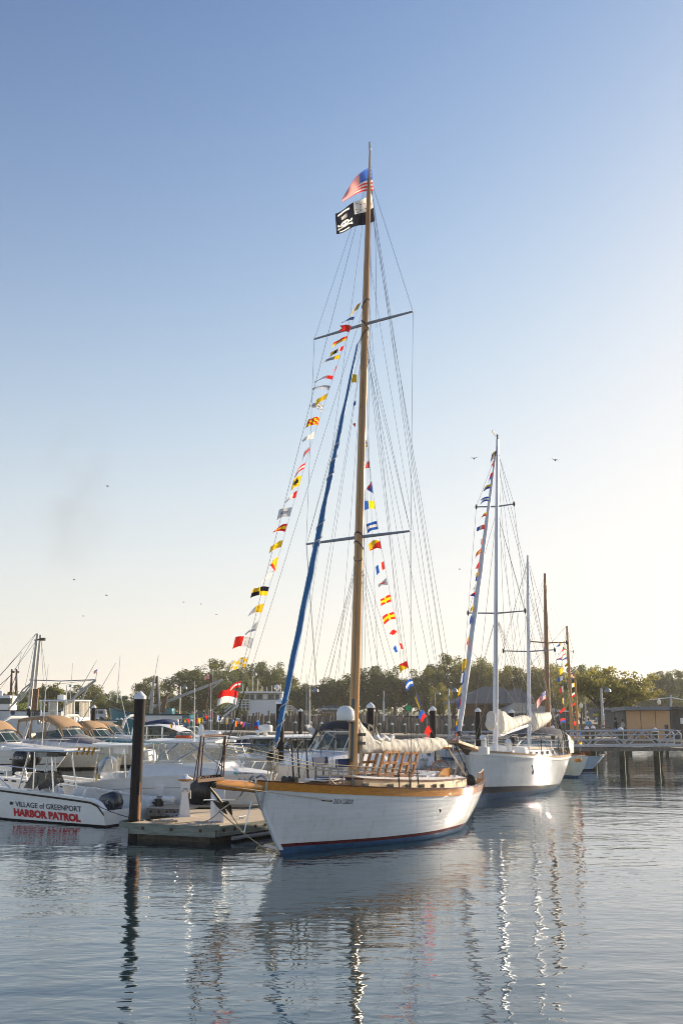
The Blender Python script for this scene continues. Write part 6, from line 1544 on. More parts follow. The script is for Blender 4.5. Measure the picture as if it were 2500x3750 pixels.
s2 = mk(c7, [((205, 0), (165, 12), (130, 60), diag('y', 'b'), 'rect', 'yellow and blue flag'), ((214, 62), (212, 92), (178, 106), diag('y', 'r'), 'rect', 'red and yellow flag'), ((172, 98), (170, 120), (132, 150), solid('w'), 'rect', 'white flag'),
    ((222, 120), (218, 145), (178, 170), hbar('w', 'r'), 'rect', 'red and white flag'), ((176, 172), (174, 210), (110, 212), hbar('r', 'b'), 'tri', 'red over blue pennant'), ((234, 178), (238, 205), (178, 222), hbar('b', 'w'), 'rect', 'blue and white flag'),
    ((242, 245), (246, 275), (208, 285), solid('y'), 'rect', 'yellow flag'), ((265, 285), (272, 322), (225, 340), hbar('k', 'w', 'r'), 'rect', 'dark, white and red flag'), ((320, 368), (325, 415), (270, 420), quart('b', 'y'), 'rect', 'blue, yellow and red flag'),
    ((326, 470), (330, 515), (272, 520), vbar('y', 'w', 'b'), 'rect', 'yellow, white and blue flag'), ((330, 582), (334, 622), (278, 638), hbar('w', 'r'), 'rect', 'white over red flag'), ((350, 685), (354, 738), (294, 740), solid('r'), 'tri', 'plain red flag'),
    ((365, 800), (368, 865), (355, 850), solid('y'), 'rect', 'yellow flag'), ((372, 900), (376, 945), (312, 945), vbar('w', 'r'), 'rect', 'white and red flag'), ((392, 1030), (388, 1070), (372, 1060), solid('b'), 'rect', 'blue flag'), ((400, 1130), (408, 1190), (384, 1190), solid('y'), 'tri', 'yellow pennant')])
flagline('line of signal flags beside the right-hand thin wooden mast beyond the ketch', [c7(200, -10), c7(240, 230), c7(320, 400), c7(335, 600), c7(366, 850), c7(405, 1130)], s2, B5, r=.012)
s3_ = mk(c7, [((182, 290), (184, 355), (150, 355), solid('y'), 'rect', 'yellow flag'), ((186, 395), (188, 440), (124, 450), vbar('w', 'b'), 'rect', 'white and blue flag'), ((192, 510), (194, 575), (150, 565), vbar('w', 'r'), 'rect', 'white and red flag'),
    ((200, 640), (204, 705), (184, 690), vbar('b', 'y'), 'rect', 'blue and yellow flag'), ((207, 755), (209, 790), (155, 815), solid('r'), 'rect', 'red flag'), ((214, 878), (216, 925), (156, 920), hbar('r', 'b'), 'rect', 'red over blue flag'), ((220, 1035), (218, 1065), (200, 1055), solid('b'), 'rect', 'blue flag'), ((222, 1085), (238, 1140), (206, 1135), solid('y'), 'rect', 'yellow flag')])
flagline('line of signal flags hanging between the two wooden masts beyond the ketch', [c7(180, 250), c7(190, 480), c7(206, 750), c7(216, 930), c7(225, 1150)], s3_, B5, r=.012)

# ================================================================== gangway, far dock, shed
GY = 60.0
gw = thing('gangway', 'long grey aluminium gangway with zigzag truss sides over green pilings at the right', 'gangway', (0, 0, 0))
GA = mat('dull_aluminium', (.42, .43, .46), .5, .15, var=.12)
gx0, gx1 = P(1640, 2740, GY).x, P(2494, 2730, GY).x
gb = (P(2200, 2733, GY).z); gt = P(2200, 2678, GY).z; LG = gx1 - gx0
def gsag(u): return -.10 + .22 * u - .0 * u
bays = 6.5
for y_, nm in ((0, 0), (1.3, 1)):
    lo = [V(gx0 + LG * i / 28, GY + y_, gb - .06 + .12 * i / 28) for i in range(29)]; hi = [p + V(0, 0, gt - gb) for p in lo]
    mb = MB(); mb.beam(lo[0], lo[-1], .10, .13); mb.build('bottom_chord', GA, gw)
    mb = MB(); mb.tube([lo[0] + V(0, 0, .3), hi[0] + V(.3, 0, 0)] + hi[1:-1] + [hi[-1] + V(-.2, 0, -.02), hi[-1] + V(0, 0, -.25), lo[-1]], .045, 8); mb.build('top_rail', GA, gw)
    for k in (.38, .7): mb = MB(); mb.tube([p.lerp(q, k) for p, q in zip(lo, hi)], .022, 6); mb.build('mid_rail', GA, gw)
    zz = [(hi if i % 2 else lo)[min(28, i * 1)] for i in range(0, 29)]
    zz = []
    for i in range(14): q_ = i / 13; k_ = min(27, int(q_ * 28)); src_ = hi if i % 2 else lo; zz.append(src_[k_].lerp(src_[k_ + 1], q_ * 28 - k_))
    for a, b in zip(zz[:-1], zz[1:]): mb = MB(); mb.tube([a, b], .036, 6); mb.build('truss_brace', GA, gw)
mb = MB(); mb.box(((gx0 + gx1) / 2, GY + .65, gb + .03), (LG, 1.2, .06)); mb.build('walkway', GA, gw)
sb = thing('walkway_beam', 'weathered timber beam carrying the gangway along its whole length', 'beam', (0, 0, 0))
mb = MB(); mb.box(((gx0 + gx1) / 2 + 2, GY - .02, gb - .20), (LG + 4, .16, .24)); mb.box(((gx0 + gx1) / 2 + 2, GY + 1.3, gb - .20), (LG + 4, .16, .24)); mb.box((gx0 + LG * .5, GY + .6, gb - .42), (.3, 2.0, .2))
mb2 = MB(); mb2.box(((gx0 + gx1) / 2 + 2, GY + .64, gb - .19), (LG + 4, 1.48, .18)); o = mb2.build('walkway_beam', OLDWOOD, sb)
WETP = mat('wet_piling', (.018, .02, .014), .6, scale=2, stretch=(5, 5, .5), col2=(.05, .05, .035), bump=.01)
for px, w_, yt, lab in ((2022, 17, 2655, 'green capped piling behind the bimini of the ketch'), (2146, 17, 2658, 'left one of the two close green capped pilings by the gangway'), (2169, 16, 2656, 'right one of the two close green capped pilings by the gangway'), (2270, 21, 2661, 'green capped piling in front of the two walkers'), (2396, 22, 2664, 'green capped piling in front of the tan shed panels')):
    D = GY + 1.9
    t_ = piling(px, yt, w_ * .95, D, lab, m=PILEG, base=.75, group='green pilings of the gangway')
    r = w_ / 2 * D / F; mb = MB(); mb.tube([(0, 0, -1), (0, 0, .76)], r * 1.02, 14); mb.build('tide_stained_foot', WETP, t_)
    if px > 2100:
        mb = MB(); mb.beam(V(r * 1.6, .5, .55), V(r * 3.0, .5, 2.2 - .9), .16, .16); mb.beam(V(r * 1.0, .3, -.5), V(r * 2.4, .4, 1.15), .2, .2); mb.build('brace', PILEG, t_)
# far dock that the walkers are on
fd_ = thing('dock', 'long timber dock at the far side with a pale sunlit edge and low guard rail', 'dock', (0, 0, 0))
f0, f1 = V(-60, 139, 1.07), V(45, 73, 1.07)
p_l = W(1000, 2682, 1.07); p_r = W(2255, 2706, 1.07); dd = (p_r - p_l).normalized(); f0 = p_l - dd * 45; f1 = p_r + dd * 40; nb = V(-dd.y, dd.x, 0)
solid_deck(fd_, [f0, f1, f1 + nb * 5, f0 + nb * 5], 1.07, th=.14)
mb = MB(); mb.beam(f0 + V(0, 0, -.28) + nb * .1, f1 + V(0, 0, -.28) + nb * .1, .14, .35); mb.build('edge_beam', OLDWOOD, fd_)
L_f = (f1 - f0).length; k = 0
while k * 3.2 < L_f:
    p = f0 + dd * (k * 3.2); mb = MB(); mb.tube([(p.x, p.y + .25, -.6), (p.x, p.y + .25, .92)], .15, 8); mb.build('support_pile', WETP, fd_); k += 1
pr0 = W(2010, 2702, 1.07) + nb * 4.6
for z_ in (.45, .75, 1.0): mb = MB(); mb.beam(V(pr0.x, pr0.y, 1.07 + z_), V(pr0.x, pr0.y, 1.07 + z_) + dd * 14, .06, .14); mb.build('guard_rail', OLDWOOD, fd_)
for i in range(12): p = pr0 + dd * i * 1.25; mb = MB(); mb.box((p.x, p.y, 1.6), (.16, .16, 1.15)); mb.build('rail_post', OLDWOOD, fd_)
# shed
SH = thing('shed', 'grey roofed timber shed with three tan boarded panels on the dock at the right', 'shed', (0, 0, 0))
Ys = 86.5; sx0, sx1 = P(2293, 2700, Ys).x, P(2456, 2700, Ys).x; zb = 1.08; zr = P(2293, 2602, Ys).z
PLY = mat('tan_plywood', (.60, .37, .20), .75, scale=9, var=.08, stretch=(1, 1, .3))
DKG = mat('dark_grey_trim', (.07, .075, .085), .6, var=.1)
w3 = (sx1 - sx0) / 3
for i in range(3): mb = MB(); mb.box((sx0 + w3 * (i + .5), Ys, (zb + zr) / 2), (w3 - .05, .12, zr - zb)); mb.build('wall_panel', PLY, SH)
mb = MB(); mb.box(((sx0 + sx1) / 2, Ys + 1.6, (zb + zr) / 2), (sx1 - sx0 + .1, 3.0, zr - zb)); mb.build('body', DKG, SH)
zr2 = P(2390, 2588, Ys - 1).z
mb = MB(); xa_, xb_ = P(2284, 2590, Ys - 1).x, P(2450, 2590, Ys - 1).x; mb.prism([V(xa_, Ys - 1.1, zr2 + .02), V(xa_, Ys - 1.1, zr2 - .26), V(xa_, Ys - .1, zr + .02), V(xa_, Ys + 3.3, zr - .1), V(xa_, Ys + 3.3, zr + .2)], (xb_ - xa_, 0, 0)); mb.build('roof', mat('grey_metal_roof', (.17, .19, .22), .5, var=.08), SH)
for x in (sx0 - .12, sx1 + .1): mb = MB(); mb.box((x, Ys - .05, (zb + zr) / 2), (.2, .2, zr - zb)); mb.build('corner_post', DKG, SH)
mb = MB(); mb.box((P(2438, 2680, Ys).x, Ys - .10, P(2438, 2667, Ys).z - .25), (.29, .08, 1.1)); mb.build('wall_cabinet', DKG, SH)
S2 = thing('shed', 'dark weathered shingled shed joined to the tan panelled one at the right edge', 'shed', (0, 0, 0))
x0_, x1_ = sx1 + .3, sx1 + 8; zt2 = P(2480, 2598, Ys).z
SHG = mat('dark_shingle', (.06, .05, .05), .9, scale=3, stretch=(1.5, 1.5, 9), col2=(.14, .12, .11), bump=.02)
mb = MB(); mb.box(((x0_ + x1_) / 2, Ys + 1.8, (zb + zt2) / 2), (x1_ - x0_, 3.2, zt2 - zb)); mb.build('wall', SHG, S2)
mb = MB(); mb.box(((x0_ + x1_) / 2 - .1, Ys + 1.7, zt2 + .12), (x1_ - x0_ + .3, 4.2, .22)); mb.build('roof', DKG, S2)
mb = MB(); mb.box((P(2499, 2640, Ys).x, Ys + .16, P(2499, 2640, Ys).z), (.35, .06, .5)); mb.build('window', GELW, S2)
tb = thing('picnic_table', 'dark picnic table in front of the tan shed panels', 'table', W(2350, 2708, 1.07))
mb = MB(); mb.box((0, 0, .74), (1.5, .8, .06)); mb.build('table_top', DKG, tb)
for y_ in (-.6, .6): mb = MB(); mb.box((0, y_, .44), (1.7, .28, .05)); mb.build('bench', DKG, tb)
for x_ in (-.5, .5): mb = MB(); mb.beam((x_, -.6, .42), (x_, .6, .42), .06, .06); mb.beam((x_, -.35, .72), (x_, -.5, 0), .06, .06); mb.beam((x_, .35, .72), (x_, .5, 0), .06, .06); mb.build('leg', DKG, tb)

# ================================================================== people
SKIN = mat('skin', (.36, .19, .12), .6, var=.05); HAIR = mat('dark_hair', (.02, .014, .01), .7)
def person(p, rz, lab, shirt, legs, stride=.26, h=1.75, dress=False, trousers=False):
    k = h / 1.75; t_ = thing('person', lab, 'person', p, rz)
    J = [(0, 0, .95), (0, 0, 1.12), (.02, 0, 1.30), (.03, 0, 1.44), (.04, 0, 1.52), (.06, 0, 1.62), (.05, 0, 1.74),
         (0, .10, .90), (stride * .55, .10, .50), (stride * .75, .10, .08), (stride * .75 + .16, .10, .03), (0, -.10, .90), (-stride * .2, -.10, .50), (-stride * 1.3, -.10, .12), (-stride * 1.3 + .14, -.10, .04),
         (.02, .19, 1.40), (-.10, .24, 1.13), (.06, .24, .90), (.10, .24, .82), (.02, -.19, 1.40), (.12, -.24, 1.13), (.26, -.22, .95), (.30, -.22, .88)]
    E = [(0, 1), (1, 2), (2, 3), (3, 4), (4, 5), (5, 6), (0, 7), (7, 8), (8, 9), (9, 10), (0, 11), (11, 12), (12, 13), (13, 14), (3, 15), (15, 16), (16, 17), (17, 18), (3, 19), (19, 20), (20, 21), (21, 22)]
    RR = [.14, .13, .15, .12, .055, .095, .075, .10, .062, .045, .035, .10, .062, .045, .035, .062, .042, .032, .03, .062, .042, .032, .03]
    me = bpy.data.meshes.new('body'); me.from_pydata([tuple(c * k for c in j) for j in J], E, []); me.materials.append(SKIN)
    me.skin_vertices.new() if hasattr(me.skin_vertices, 'new') else None
    o = bpy.data.objects.new('body', me); COL.objects.link(o); o.parent = t_
    md = o.modifiers.new('skin', 'SKIN'); o.modifiers.new('sub', 'SUBSURF').levels = 1
    if not me.skin_vertices:
        bpy.context.view_layer.objects.active = o
    for i, r_ in enumerate(RR):
        if me.skin_vertices: me.skin_vertices[0].data[i].radius = (r_ * k, r_ * k)
    KIDS.setdefault(t_.name, []).append(o)
    def tub(nm, pts, rs, m, n=10): mb = MB(); mb.tube([V(*q) * k for q in pts], [r * k for r in rs], n); return mb.build(nm, m, t_, smooth=60)
    mb = MB(); mb.loft([[V(x + a * math.cos(t), b * math.sin(t), z) * k for t in [j * math.pi / 7 for j in range(14)]] for x, z, a, b in ((0, .88, .15, .19), (0, 1.05, .14, .17), (.01, 1.25, .15, .20), (.02, 1.38, .14, .215), (.03, 1.47, .08, .12))]); mb.build('shirt', shirt, t_, smooth=60)
    tub('sleeve', [(.02, .17, 1.41), (-.03, .235, 1.25), (-.09, .245, 1.15)], [.075, .066, .058], shirt); tub('sleeve', [(.02, -.17, 1.41), (.08, -.235, 1.25), (.11, -.245, 1.15)], [.075, .066, .058], shirt)
    e_ = .12 if trousers else .46
    def lg(s, a, b): 
        pts = [V(0, s, .92), V(a[0] * .5 * 1.0, s, .7), V(a[0], s, .50)] + ([V((a[0] + b[0]) / 2, s, .3), V(b[0], s, .12)] if trousers else [])
        tub('trouser_leg', pts, [.12, .10, .082] + ([.068, .06] if trousers else []), legs)
    lg(.10, (stride * .55,), (stride * .75,)); lg(-.10, (-stride * .2,), (-stride * 1.3,))
    mb = MB(); mb.ball(V(.03, 0, 1.655) * k, .115 * k, 12, 8, (1.0, .85, 1.05)); mb.build('hair', HAIR, t_, smooth=60)
    for s, x, z in ((.10, stride * .75 + .07, .045), (-.10, -stride * 1.3 + .06, .07)): mb = MB(); mb.ball(V(x, s, z) * k, .14 * k, 10, 6, (1, .4, .42)); mb.build('shoe', GELW, t_, smooth=60)
    return t_
DKS = mat('black_shirt', (.012, .013, .018), .8); BLS = mat('blue_shorts', (.08, .16, .38), .8); GRS = mat('pale_grey_top', (.42, .38, .34), .8); BKS = mat('black_shorts', (.01, .01, .012), .8)
person(W(2254, 2706, 1.07), R(0), 'person in a black shirt and blue shorts walking right on the far dock', DKS, BLS, h=1.78)
person(W(2281, 2707, 1.07), R(0), 'person in a pale top and dark shorts walking behind the one in black', GRS, BKS, h=1.68)
pb_ = W(2154, 2690, 1.07) ; person(V(P(2154, 2650, 100).x, 100, 1.0), R(60), 'person in a light blue shirt seen from behind the dock guard rail', mat('light_blue_shirt', (.16, .38, .60), .8), BKS, h=1.7, stride=.05)
t_ = person(RB.w(RB.loc(1496, 2800, 0)) + V(0, 0, -1.2), RB.rz, 'person bending in the tender behind the covered boom', mat('faded_red_shirt', (.30, .10, .07), .8), BKS, h=1.6, stride=.05)
# ================================================================== shore
GRD = mat('shore_ground', (.07, .065, .05), .95, scale=.4, col2=(.14, .13, .10))
mb = MB(); LZ = 1.5
edge = [(-900, 260), (-120, 205), (-62, 172), (-40, 156), (0, 152), (30, 150), (44, 135), (60, 128), (120, 128), (900, 150)]
n0 = mb.add([(x, y, -1) for x, y in edge]); n1 = mb.add([(x, y, LZ) for x, y in edge]); n2 = mb.add([(x * 1.3, 1600, LZ) for x, y in edge])
for i in range(len(edge) - 1): mb.face((n0 + i, n0 + i + 1, n1 + i + 1, n1 + i)); mb.face((n1 + i, n1 + i + 1, n2 + i + 1, n2 + i))
o = mb.build('shore_ground', GRD, smooth=0); tag(o, kind='structure')
def Yl(px, D, z=LZ): return V((px - 1250) / F * D * 1.0, D, z)
def at(px, py, D): return P(px, py, D)
# timber bulkhead: single old piles of uneven height
bh = 0
proto = []
for k in range(4):
    t_ = thing('bulkhead_pile', 'old grey timber pile with an uneven top in the bulkhead behind the far dock', 'pile', (0, -50 - k, -30), 0, 'timber piles of the bulkhead')
    mb = MB(); mb.tube([(0, 0, -1.5), (.0, 0, .5), (.02 * (k - 1.5), 0, 1.0)], [.17, .165, .16], 8); mb.build('timber', OLDWOOD, t_, smooth=50)
    proto.append(t_)
def bpile(px, yt, D, i, k):
    p = P(px, yt, D); src = proto[k % 4]
    r = src if i < 4 else clone(src, (0, 0, 0), 0)
    r.location = (p.x, D, 0); r.scale = (1 * rnd.uniform(.85, 1.2), 1, p.z); r.rotation_euler = (0, rnd.uniform(-.012, .012), rnd.uniform(0, 3))
    r['label'] = 'old grey timber pile with an uneven top in the bulkhead row behind the far dock'
i = 0; px = 905
while px < 1700:
    gap = rnd.uniform(8.5, 13)
    base = 2612 if px < 1000 else (2604 if px < 1120 else 2616)
    if px > 1500: base = 2622
    bpile(px, base + rnd.uniform(-8, 14), 141 + rnd.uniform(-.8, .8) - (px - 900) * .004, i, rnd.randrange(4)); i += 1; px += gap
for px in list(range(640, 905, 17)):
    bpile(px + rnd.uniform(-5, 5), 2612 + rnd.uniform(-6, 26), 146 + rnd.uniform(-3, 3), i, rnd.randrange(4)); i += 1
for px in (655, 762, 776, 856, 612, 618, 630, 700, 985):
    bpile(px, 2600 + rnd.uniform(-6, 6), 138, i, rnd.randrange(4)); i += 1
print('bulkhead piles', i)
wb = thing('bulkhead_wall', 'dark plank wall behind the row of old timber piles', 'bulkhead', (0, 0, 0))
for x0, x1, zt_ in ((-14, 22, 2.7), (-26, -14, 1.6)): mb = MB(); mb.box(((x0 + x1) / 2, 143.2, zt_ / 2 - .4), (x1 - x0, .3, zt_ + .8)); mb.build('planking', mat('dark_wet_plank', (.03, .026, .022), .9, scale=1, stretch=(3, 3, .4), col2=(.07, .06, .052)), wb)

# ------------------------------------------------------------------ trees
BARK = mat('bark', (.05, .038, .028), .95, scale=4, stretch=(4, 4, .5), col2=(.11, .09, .07))
def leafmat(name, a, b):
    return mat(name, a, .65, scale=.32, col2=b, trans=.42)
LEAF = [leafmat('dark_green_leaves', (.065, .095, .03), (.19, .20, .07)), leafmat('olive_leaves', (.09, .11, .026), (.24, .23, .065)),
        leafmat('yellow_green_leaves', (.17, .17, .035), (.36, .31, .07)), leafmat('bright_green_leaves', (.08, .13, .03), (.19, .23, .06))]
def crown(seed, nl, size, holes=.0, flat_=1.0, bottom=.12, nclump=46):
    """leaves set on clumps spread through an uneven crown one unit high and wide"""
    r = random.Random(seed); mb = MB(); cl = []
    lobes = [(r.uniform(-.34, .34), r.uniform(-.34, .34), r.uniform(.45, .78), r.uniform(.18, .30)) for _ in range(7)] + [(0, 0, .55, .36)]
    while len(cl) < nclump:
        x, y, z = r.uniform(-.6, .6), r.uniform(-.6, .6), r.uniform(bottom, 1.05)
        d = min(math.sqrt((x - a) ** 2 + (y - b) ** 2 + ((z - c) / flat_) ** 2) / s for a, b, c, s in lobes)
        if d < 1.0 and (d > .45 or r.random() < .25): cl.append((x, y, z, r.uniform(.07, .135)))
    per = nl // nclump
    for x, y, z, s in cl:
        for _ in range(per):
            while True:
                a = Vector((r.gauss(0, 1), r.gauss(0, 1), r.gauss(0, 1))); 
                if a.length > .01: break
            a.normalize(); q = Vector((x, y, z)) + a * s * r.uniform(.55, 1.08) * Vector((1, 1, .8)).length / 1.62
            u = Vector((r.gauss(0, 1), r.gauss(0, 1), r.gauss(0, 1))).normalized(); n = (a + u * .9).normalized(); u = n.cross(u).normalized(); w = n.cross(u)
            k = size * r.uniform(.6, 1.4)
            mb.poly([q - u * k, q - w * k * .6, q + u * k, q + w * k * .6])
    return mb, cl
CR = []
for sd_, nl, sz, hf, bt, nc in ((1, 11000, .017, 1, .06, 95), (2, 11000, .017, 1, .06, 95), (3, 9000, .016, .8, .10, 75), (4, 6500, .014, 1, .15, 44)):
    mb, cl = crown(sd_, nl, sz, 0, hf, bt, nc); CR.append((mb, cl))
TM = {}
def tree(px, ytop, w_px, D, kind, lm, lab, zb=LZ, limbs=5):
    top = P(px, ytop, D); H = top.z - zb; Wd = w_px * D / F
    t_ = thing('tree', lab, 'tree', (top.x, D, zb), rnd.uniform(0, 6.28), 'trees along the shore')
    key = (kind, lm)
    if key not in TM:
        mb, cl = CR[kind]; me = bpy.data.meshes.new('crown'); me.from_pydata(mb.v, [], mb.f); me.materials.append(LEAF[lm]); me.update(); TM[key] = me
    c = bpy.data.objects.new('crown', TM[key]); COL.objects.link(c); c.parent = t_; c.scale = (Wd, Wd, H); KIDS.setdefault(t_.name, []).append(c)
    cl = CR[kind][1]; mb = MB(); r_ = H * .022 + .06
    mb.tube([(0, 0, -.2), (.02 * H, 0, .25 * H), (0, .02 * H, .5 * H)], [r_ * 1.2, r_, r_ * .6], 8); tk = mb.build('trunk', BARK, t_)
    for j in range(limbs):
        q = cl[(j * 7 + 3) % len(cl)]; e = V(q[0] * Wd, q[1] * Wd, q[2] * H); s_ = V(.02 * H, 0, (.22 + .05 * j) * H)
        mb = MB(); mb.tube([s_, s_.lerp(e, .5) + V(0, 0, .04 * H), e], [r_ * .55, r_ * .35, r_ * .12], 6); mb.build('limb', BARK, tk)
    return t_
spec = [ # px, ytop, width px, distance, crown, leaves, label
 (30, 2545, 130, 250, 0, 1, 'low olive tree at the far left edge behind the fishing masts'), (112, 2528, 90, 235, 1, 3, 'bushy green tree behind the tall leaning trawler masts'),
 (215, 2560, 150, 260, 2, 1, 'low wide tree behind the white sportfishing tower'), (292, 2506, 130, 215, 0, 1, 'round olive tree right of the street lamp at the left'),
 (360, 2548, 110, 225, 1, 3, 'green tree behind the parked white van'), (440, 2532, 130, 230, 2, 3, 'bright green tree behind the teal trawler bow'), (400, 2560, 110, 235, 0, 3, 'low green tree between the van and the teal trawler'),
 (560, 2476, 120, 240, 1, 1, 'rounded tree behind the lattice masts of the teal trawler'), (500, 2560, 100, 245, 0, 0, 'dark low tree left of the rounded tree by the tallest piling'),
 (655, 2540, 120, 230, 0, 0, 'dark tree under the long white boom'), (735, 2460, 190, 215, 0, 0, 'dark broad tree left of the tallest left tree'), (812, 2412, 190, 225, 1, 1, 'tallest tree on the left shore, behind the long boom'), (862, 2465, 130, 210, 2, 0, 'dark tree behind the ferry bridge, left side'),
 (960, 2430, 150, 235, 0, 0, 'round dark tree behind the ferry wheelhouse'), (1025, 2446, 110, 240, 1, 1, 'olive tree just left of the blue furled sail'), (1062, 2492, 100, 250, 3, 1, 'thin sunlit tree right of the blue furled sail'), (900, 2500, 110, 245, 2, 1, 'low tree between the ferry and the tallest left tree'),
 (1115, 2505, 110, 215, 0, 0, 'dark tree left of the thin shore masts'), (1180, 2484, 120, 215, 2, 0, 'dark tree left of the wooden mast'), (1240, 2490, 100, 225, 0, 0, 'dark tree behind the satellite dome'),
 (1300, 2462, 130, 220, 1, 0, 'dark round tree right behind the wooden mast'), (1378, 2445, 170, 215, 0, 0, 'broad dark tree just right of the wooden mast'), (1440, 2462, 130, 220, 2, 1, 'olive tree behind the signal flags, left part'),
 (1492, 2510, 100, 215, 3, 0, 'small dark conifer-like tree behind the aft signal flags'), (1558, 2448, 150, 210, 0, 1, 'olive tree left of the tall lamp post'), (1608, 2500, 80, 190, 1, 2, 'yellowish tree right behind the tall lamp post'),
 (1655, 2392, 150, 225, 1, 1, 'tallest open-crowned tree left of the ketch mast'), (1712, 2425, 150, 220, 0, 1, 'broad olive tree behind the ketch forestay'), (1785, 2412, 150, 230, 2, 1, 'olive tree directly behind the white ketch main mast'),
 (1850, 2440, 130, 225, 0, 2, 'yellow-green tree behind the station roof'), (1905, 2440, 140, 220, 1, 1, 'olive tree between the two white ketch masts'), (1965, 2438, 150, 215, 0, 2, 'yellow-green tree behind the brown wooden mast'), (2040, 2432, 150, 220, 2, 1, 'olive tree behind the thin masts dressed with flags'),
 (2095, 2480, 110, 200, 1, 2, 'yellow tree low behind the thin wooden masts'), (2020, 2520, 90, 190, 0, 2, 'low yellow-green tree under the brown mast'), (2130, 2440, 120, 240, 0, 3, 'green tree left of the big spreading tree'),
 (2385, 2510, 90, 260, 3, 0, 'small pointed dark tree right of the spreading tree'), (2445, 2462, 130, 250, 0, 0, 'tall dark tree above the shingled shed'), (2505, 2452, 150, 250, 1, 0, 'tall dark tree cut by the right edge'), (2425, 2540, 140, 240, 2, 0, 'low dark tree behind the white globe lamp'), (2330, 2548, 160, 250, 0, 0, 'low dark tree behind the tan shed'), (2240, 2560, 160, 235, 1, 0, 'low dark tree behind the yellow-nosed train'),
]
for px, yt, w_, D, k, lm, lab in spec: tree(px, yt, w_ * 1.25, D, k, lm, lab)
# sparse branching tree at the left and the big spreading tree at the right: real limbs with leaf tufts
def spreading(px, ytop, wpx, D, lab, lm, seed, nb=9, leaves=9000, sparse=1.0, base_px=None, ybase=2660):
    top = P(px, ytop, D); H = top.z - LZ; Wd = wpx * D / F / 2; r = random.Random(seed)
    bx_ = P(base_px or px, ybase, D).x
    t_ = thing('tree', lab, 'tree', (bx_, D, LZ), 0, 'trees along the shore'); off = top.x - bx_
    mb = MB(); fork = V(off * .1, 0, H * .26); r0 = H * .03; mb.tube([(0, 0, -.2), (0, 0, H * .15), fork], [r0 * 1.3, r0, r0 * .85], 9); tk = mb.build('trunk', BARK, t_)
    tips = []
    for i in range(nb):
        a = 2 * math.pi * i / nb + r.uniform(-.3, .3); rad = r.uniform(.45, .95); up = 1 - rad ** 2 * .55
        e = V(off + math.cos(a) * Wd * rad, math.sin(a) * Wd * rad * .8, H * max(.42, up * r.uniform(.82, .99)))
        m_ = fork.lerp(e, .45) + V(0, 0, H * .05); mb = MB(); mb.tube([fork, fork.lerp(m_, .5) + V(0, 0, .02 * H), m_, e], [r0 * .6, r0 * .45, r0 * .32, r0 * .07], 6); lb = mb.build('limb', BARK, tk)
        mb = MB(); first = True
        for j in range(9):
            s_ = m_.lerp(e, r.uniform(0, 1)); d_ = V(r.uniform(-1, 1) * Wd * .36, r.uniform(-1, 1) * Wd * .3, r.uniform(-.02, .16) * H); tip = s_ + d_
            tips.append((tip, .5)); tips.append((s_.lerp(tip, .6), .4)); lb2 = (s_, tip)
            mbt = MB(); mbt.tube([s_, s_.lerp(tip, .5) + V(0, 0, .02 * H), tip], [r0 * .13, r0 * .09, r0 * .04], 4); mbt.build('branch', BARK, t_)
        tips.append((e, .6))
    mb = MB(); per = int(leaves / len(tips))
    for p_, s in tips:
        for _ in range(per):
            q = p_ + V(r.gauss(0, 1) * Wd * .062, r.gauss(0, 1) * Wd * .062, r.gauss(0, 1) * H * .022); n = V(r.gauss(0, 1), r.gauss(0, 1), r.gauss(0, 1)).normalized(); u = n.cross(V(r.gauss(0, 1), r.gauss(0, 1), r.gauss(0, 1))).normalized(); w = n.cross(u); k = .20 * sparse * r.uniform(.5, 1.4)
            mb.poly([q - u * k, q - w * k * .6, q + u * k, q + w * k * .6])
    mb.build('crown', LEAF[lm], t_, smooth=0)
spreading(2215, 2404, 340, 118, 'big spreading tree with yellowing leaves behind the gangway lamp post', 2, 5, 14, 10500, .8, 2198)
spreading(2300, 2500, 190, 120, 'yellow-green side tree reaching right above the tan shed', 2, 9, 8, 6500, .8, 2240)
spreading(187, 2497, 120, 180, 'sparse almost bare tree at the left, against the sky', 1, 15, 8, 2600, 1.1)
for i, (x0, x1, yb) in enumerate(((-60, 260, 2625), (255, 520, 2622), (600, 1000, 2640))):
    mb = MB(); r = random.Random(i + 40)
    for _ in range(2600):
        px = r.uniform(x0, x1); D = r.uniform(224, 232) if i == 1 else r.uniform(195, 205); b = P(px, 0, D).x; h = (1.6 + 1.2 * math.sin(px * .03) + r.uniform(-1.6, .6)); q = V(b, D + r.uniform(-1, 1), LZ + max(.1, h)); n = V(r.gauss(0, 1), r.gauss(0, 1), r.gauss(0, 1)).normalized(); u = n.orthogonal().normalized(); w = n.cross(u); k = r.uniform(.2, .5)
        mb.poly([q - u * k, q - w * k * .6, q + u * k, q + w * k * .6])
    o = mb.build('shrubbery', LEAF[3 if i < 2 else 0], smooth=0); tag(o, ('low green shrubs along the shore at the left edge', 'low bright green shrubs around the parked van and teal trawler', 'dark shrubs along the shore behind the ferry')[i], 'shrubs', kind='stuff')
# far treeline that closes the shore behind
mb = MB(); r = random.Random(77)
for _ in range(15000):
    x = r.uniform(-190, 190); hh = 6.5 + 2.5 * math.sin(x * .045 + 1) + 1.5 * math.sin(x * .13); q = V(x, r.uniform(296, 304), LZ + r.uniform(0, 1) ** .7 * hh); n = V(r.gauss(0, 1), r.gauss(0, 1), r.gauss(0, 1)).normalized(); u = n.orthogonal().normalized(); w = n.cross(u); k = r.uniform(.4, .9)
    mb.poly([q - u * k, q - w * k * .7, q + u * k, q + w * k * .7])
o = mb.build('distant_woods', LEAF[0], smooth=0); tag(o, 'distant dark woods low behind the nearer trees', 'woods', kind='stuff')

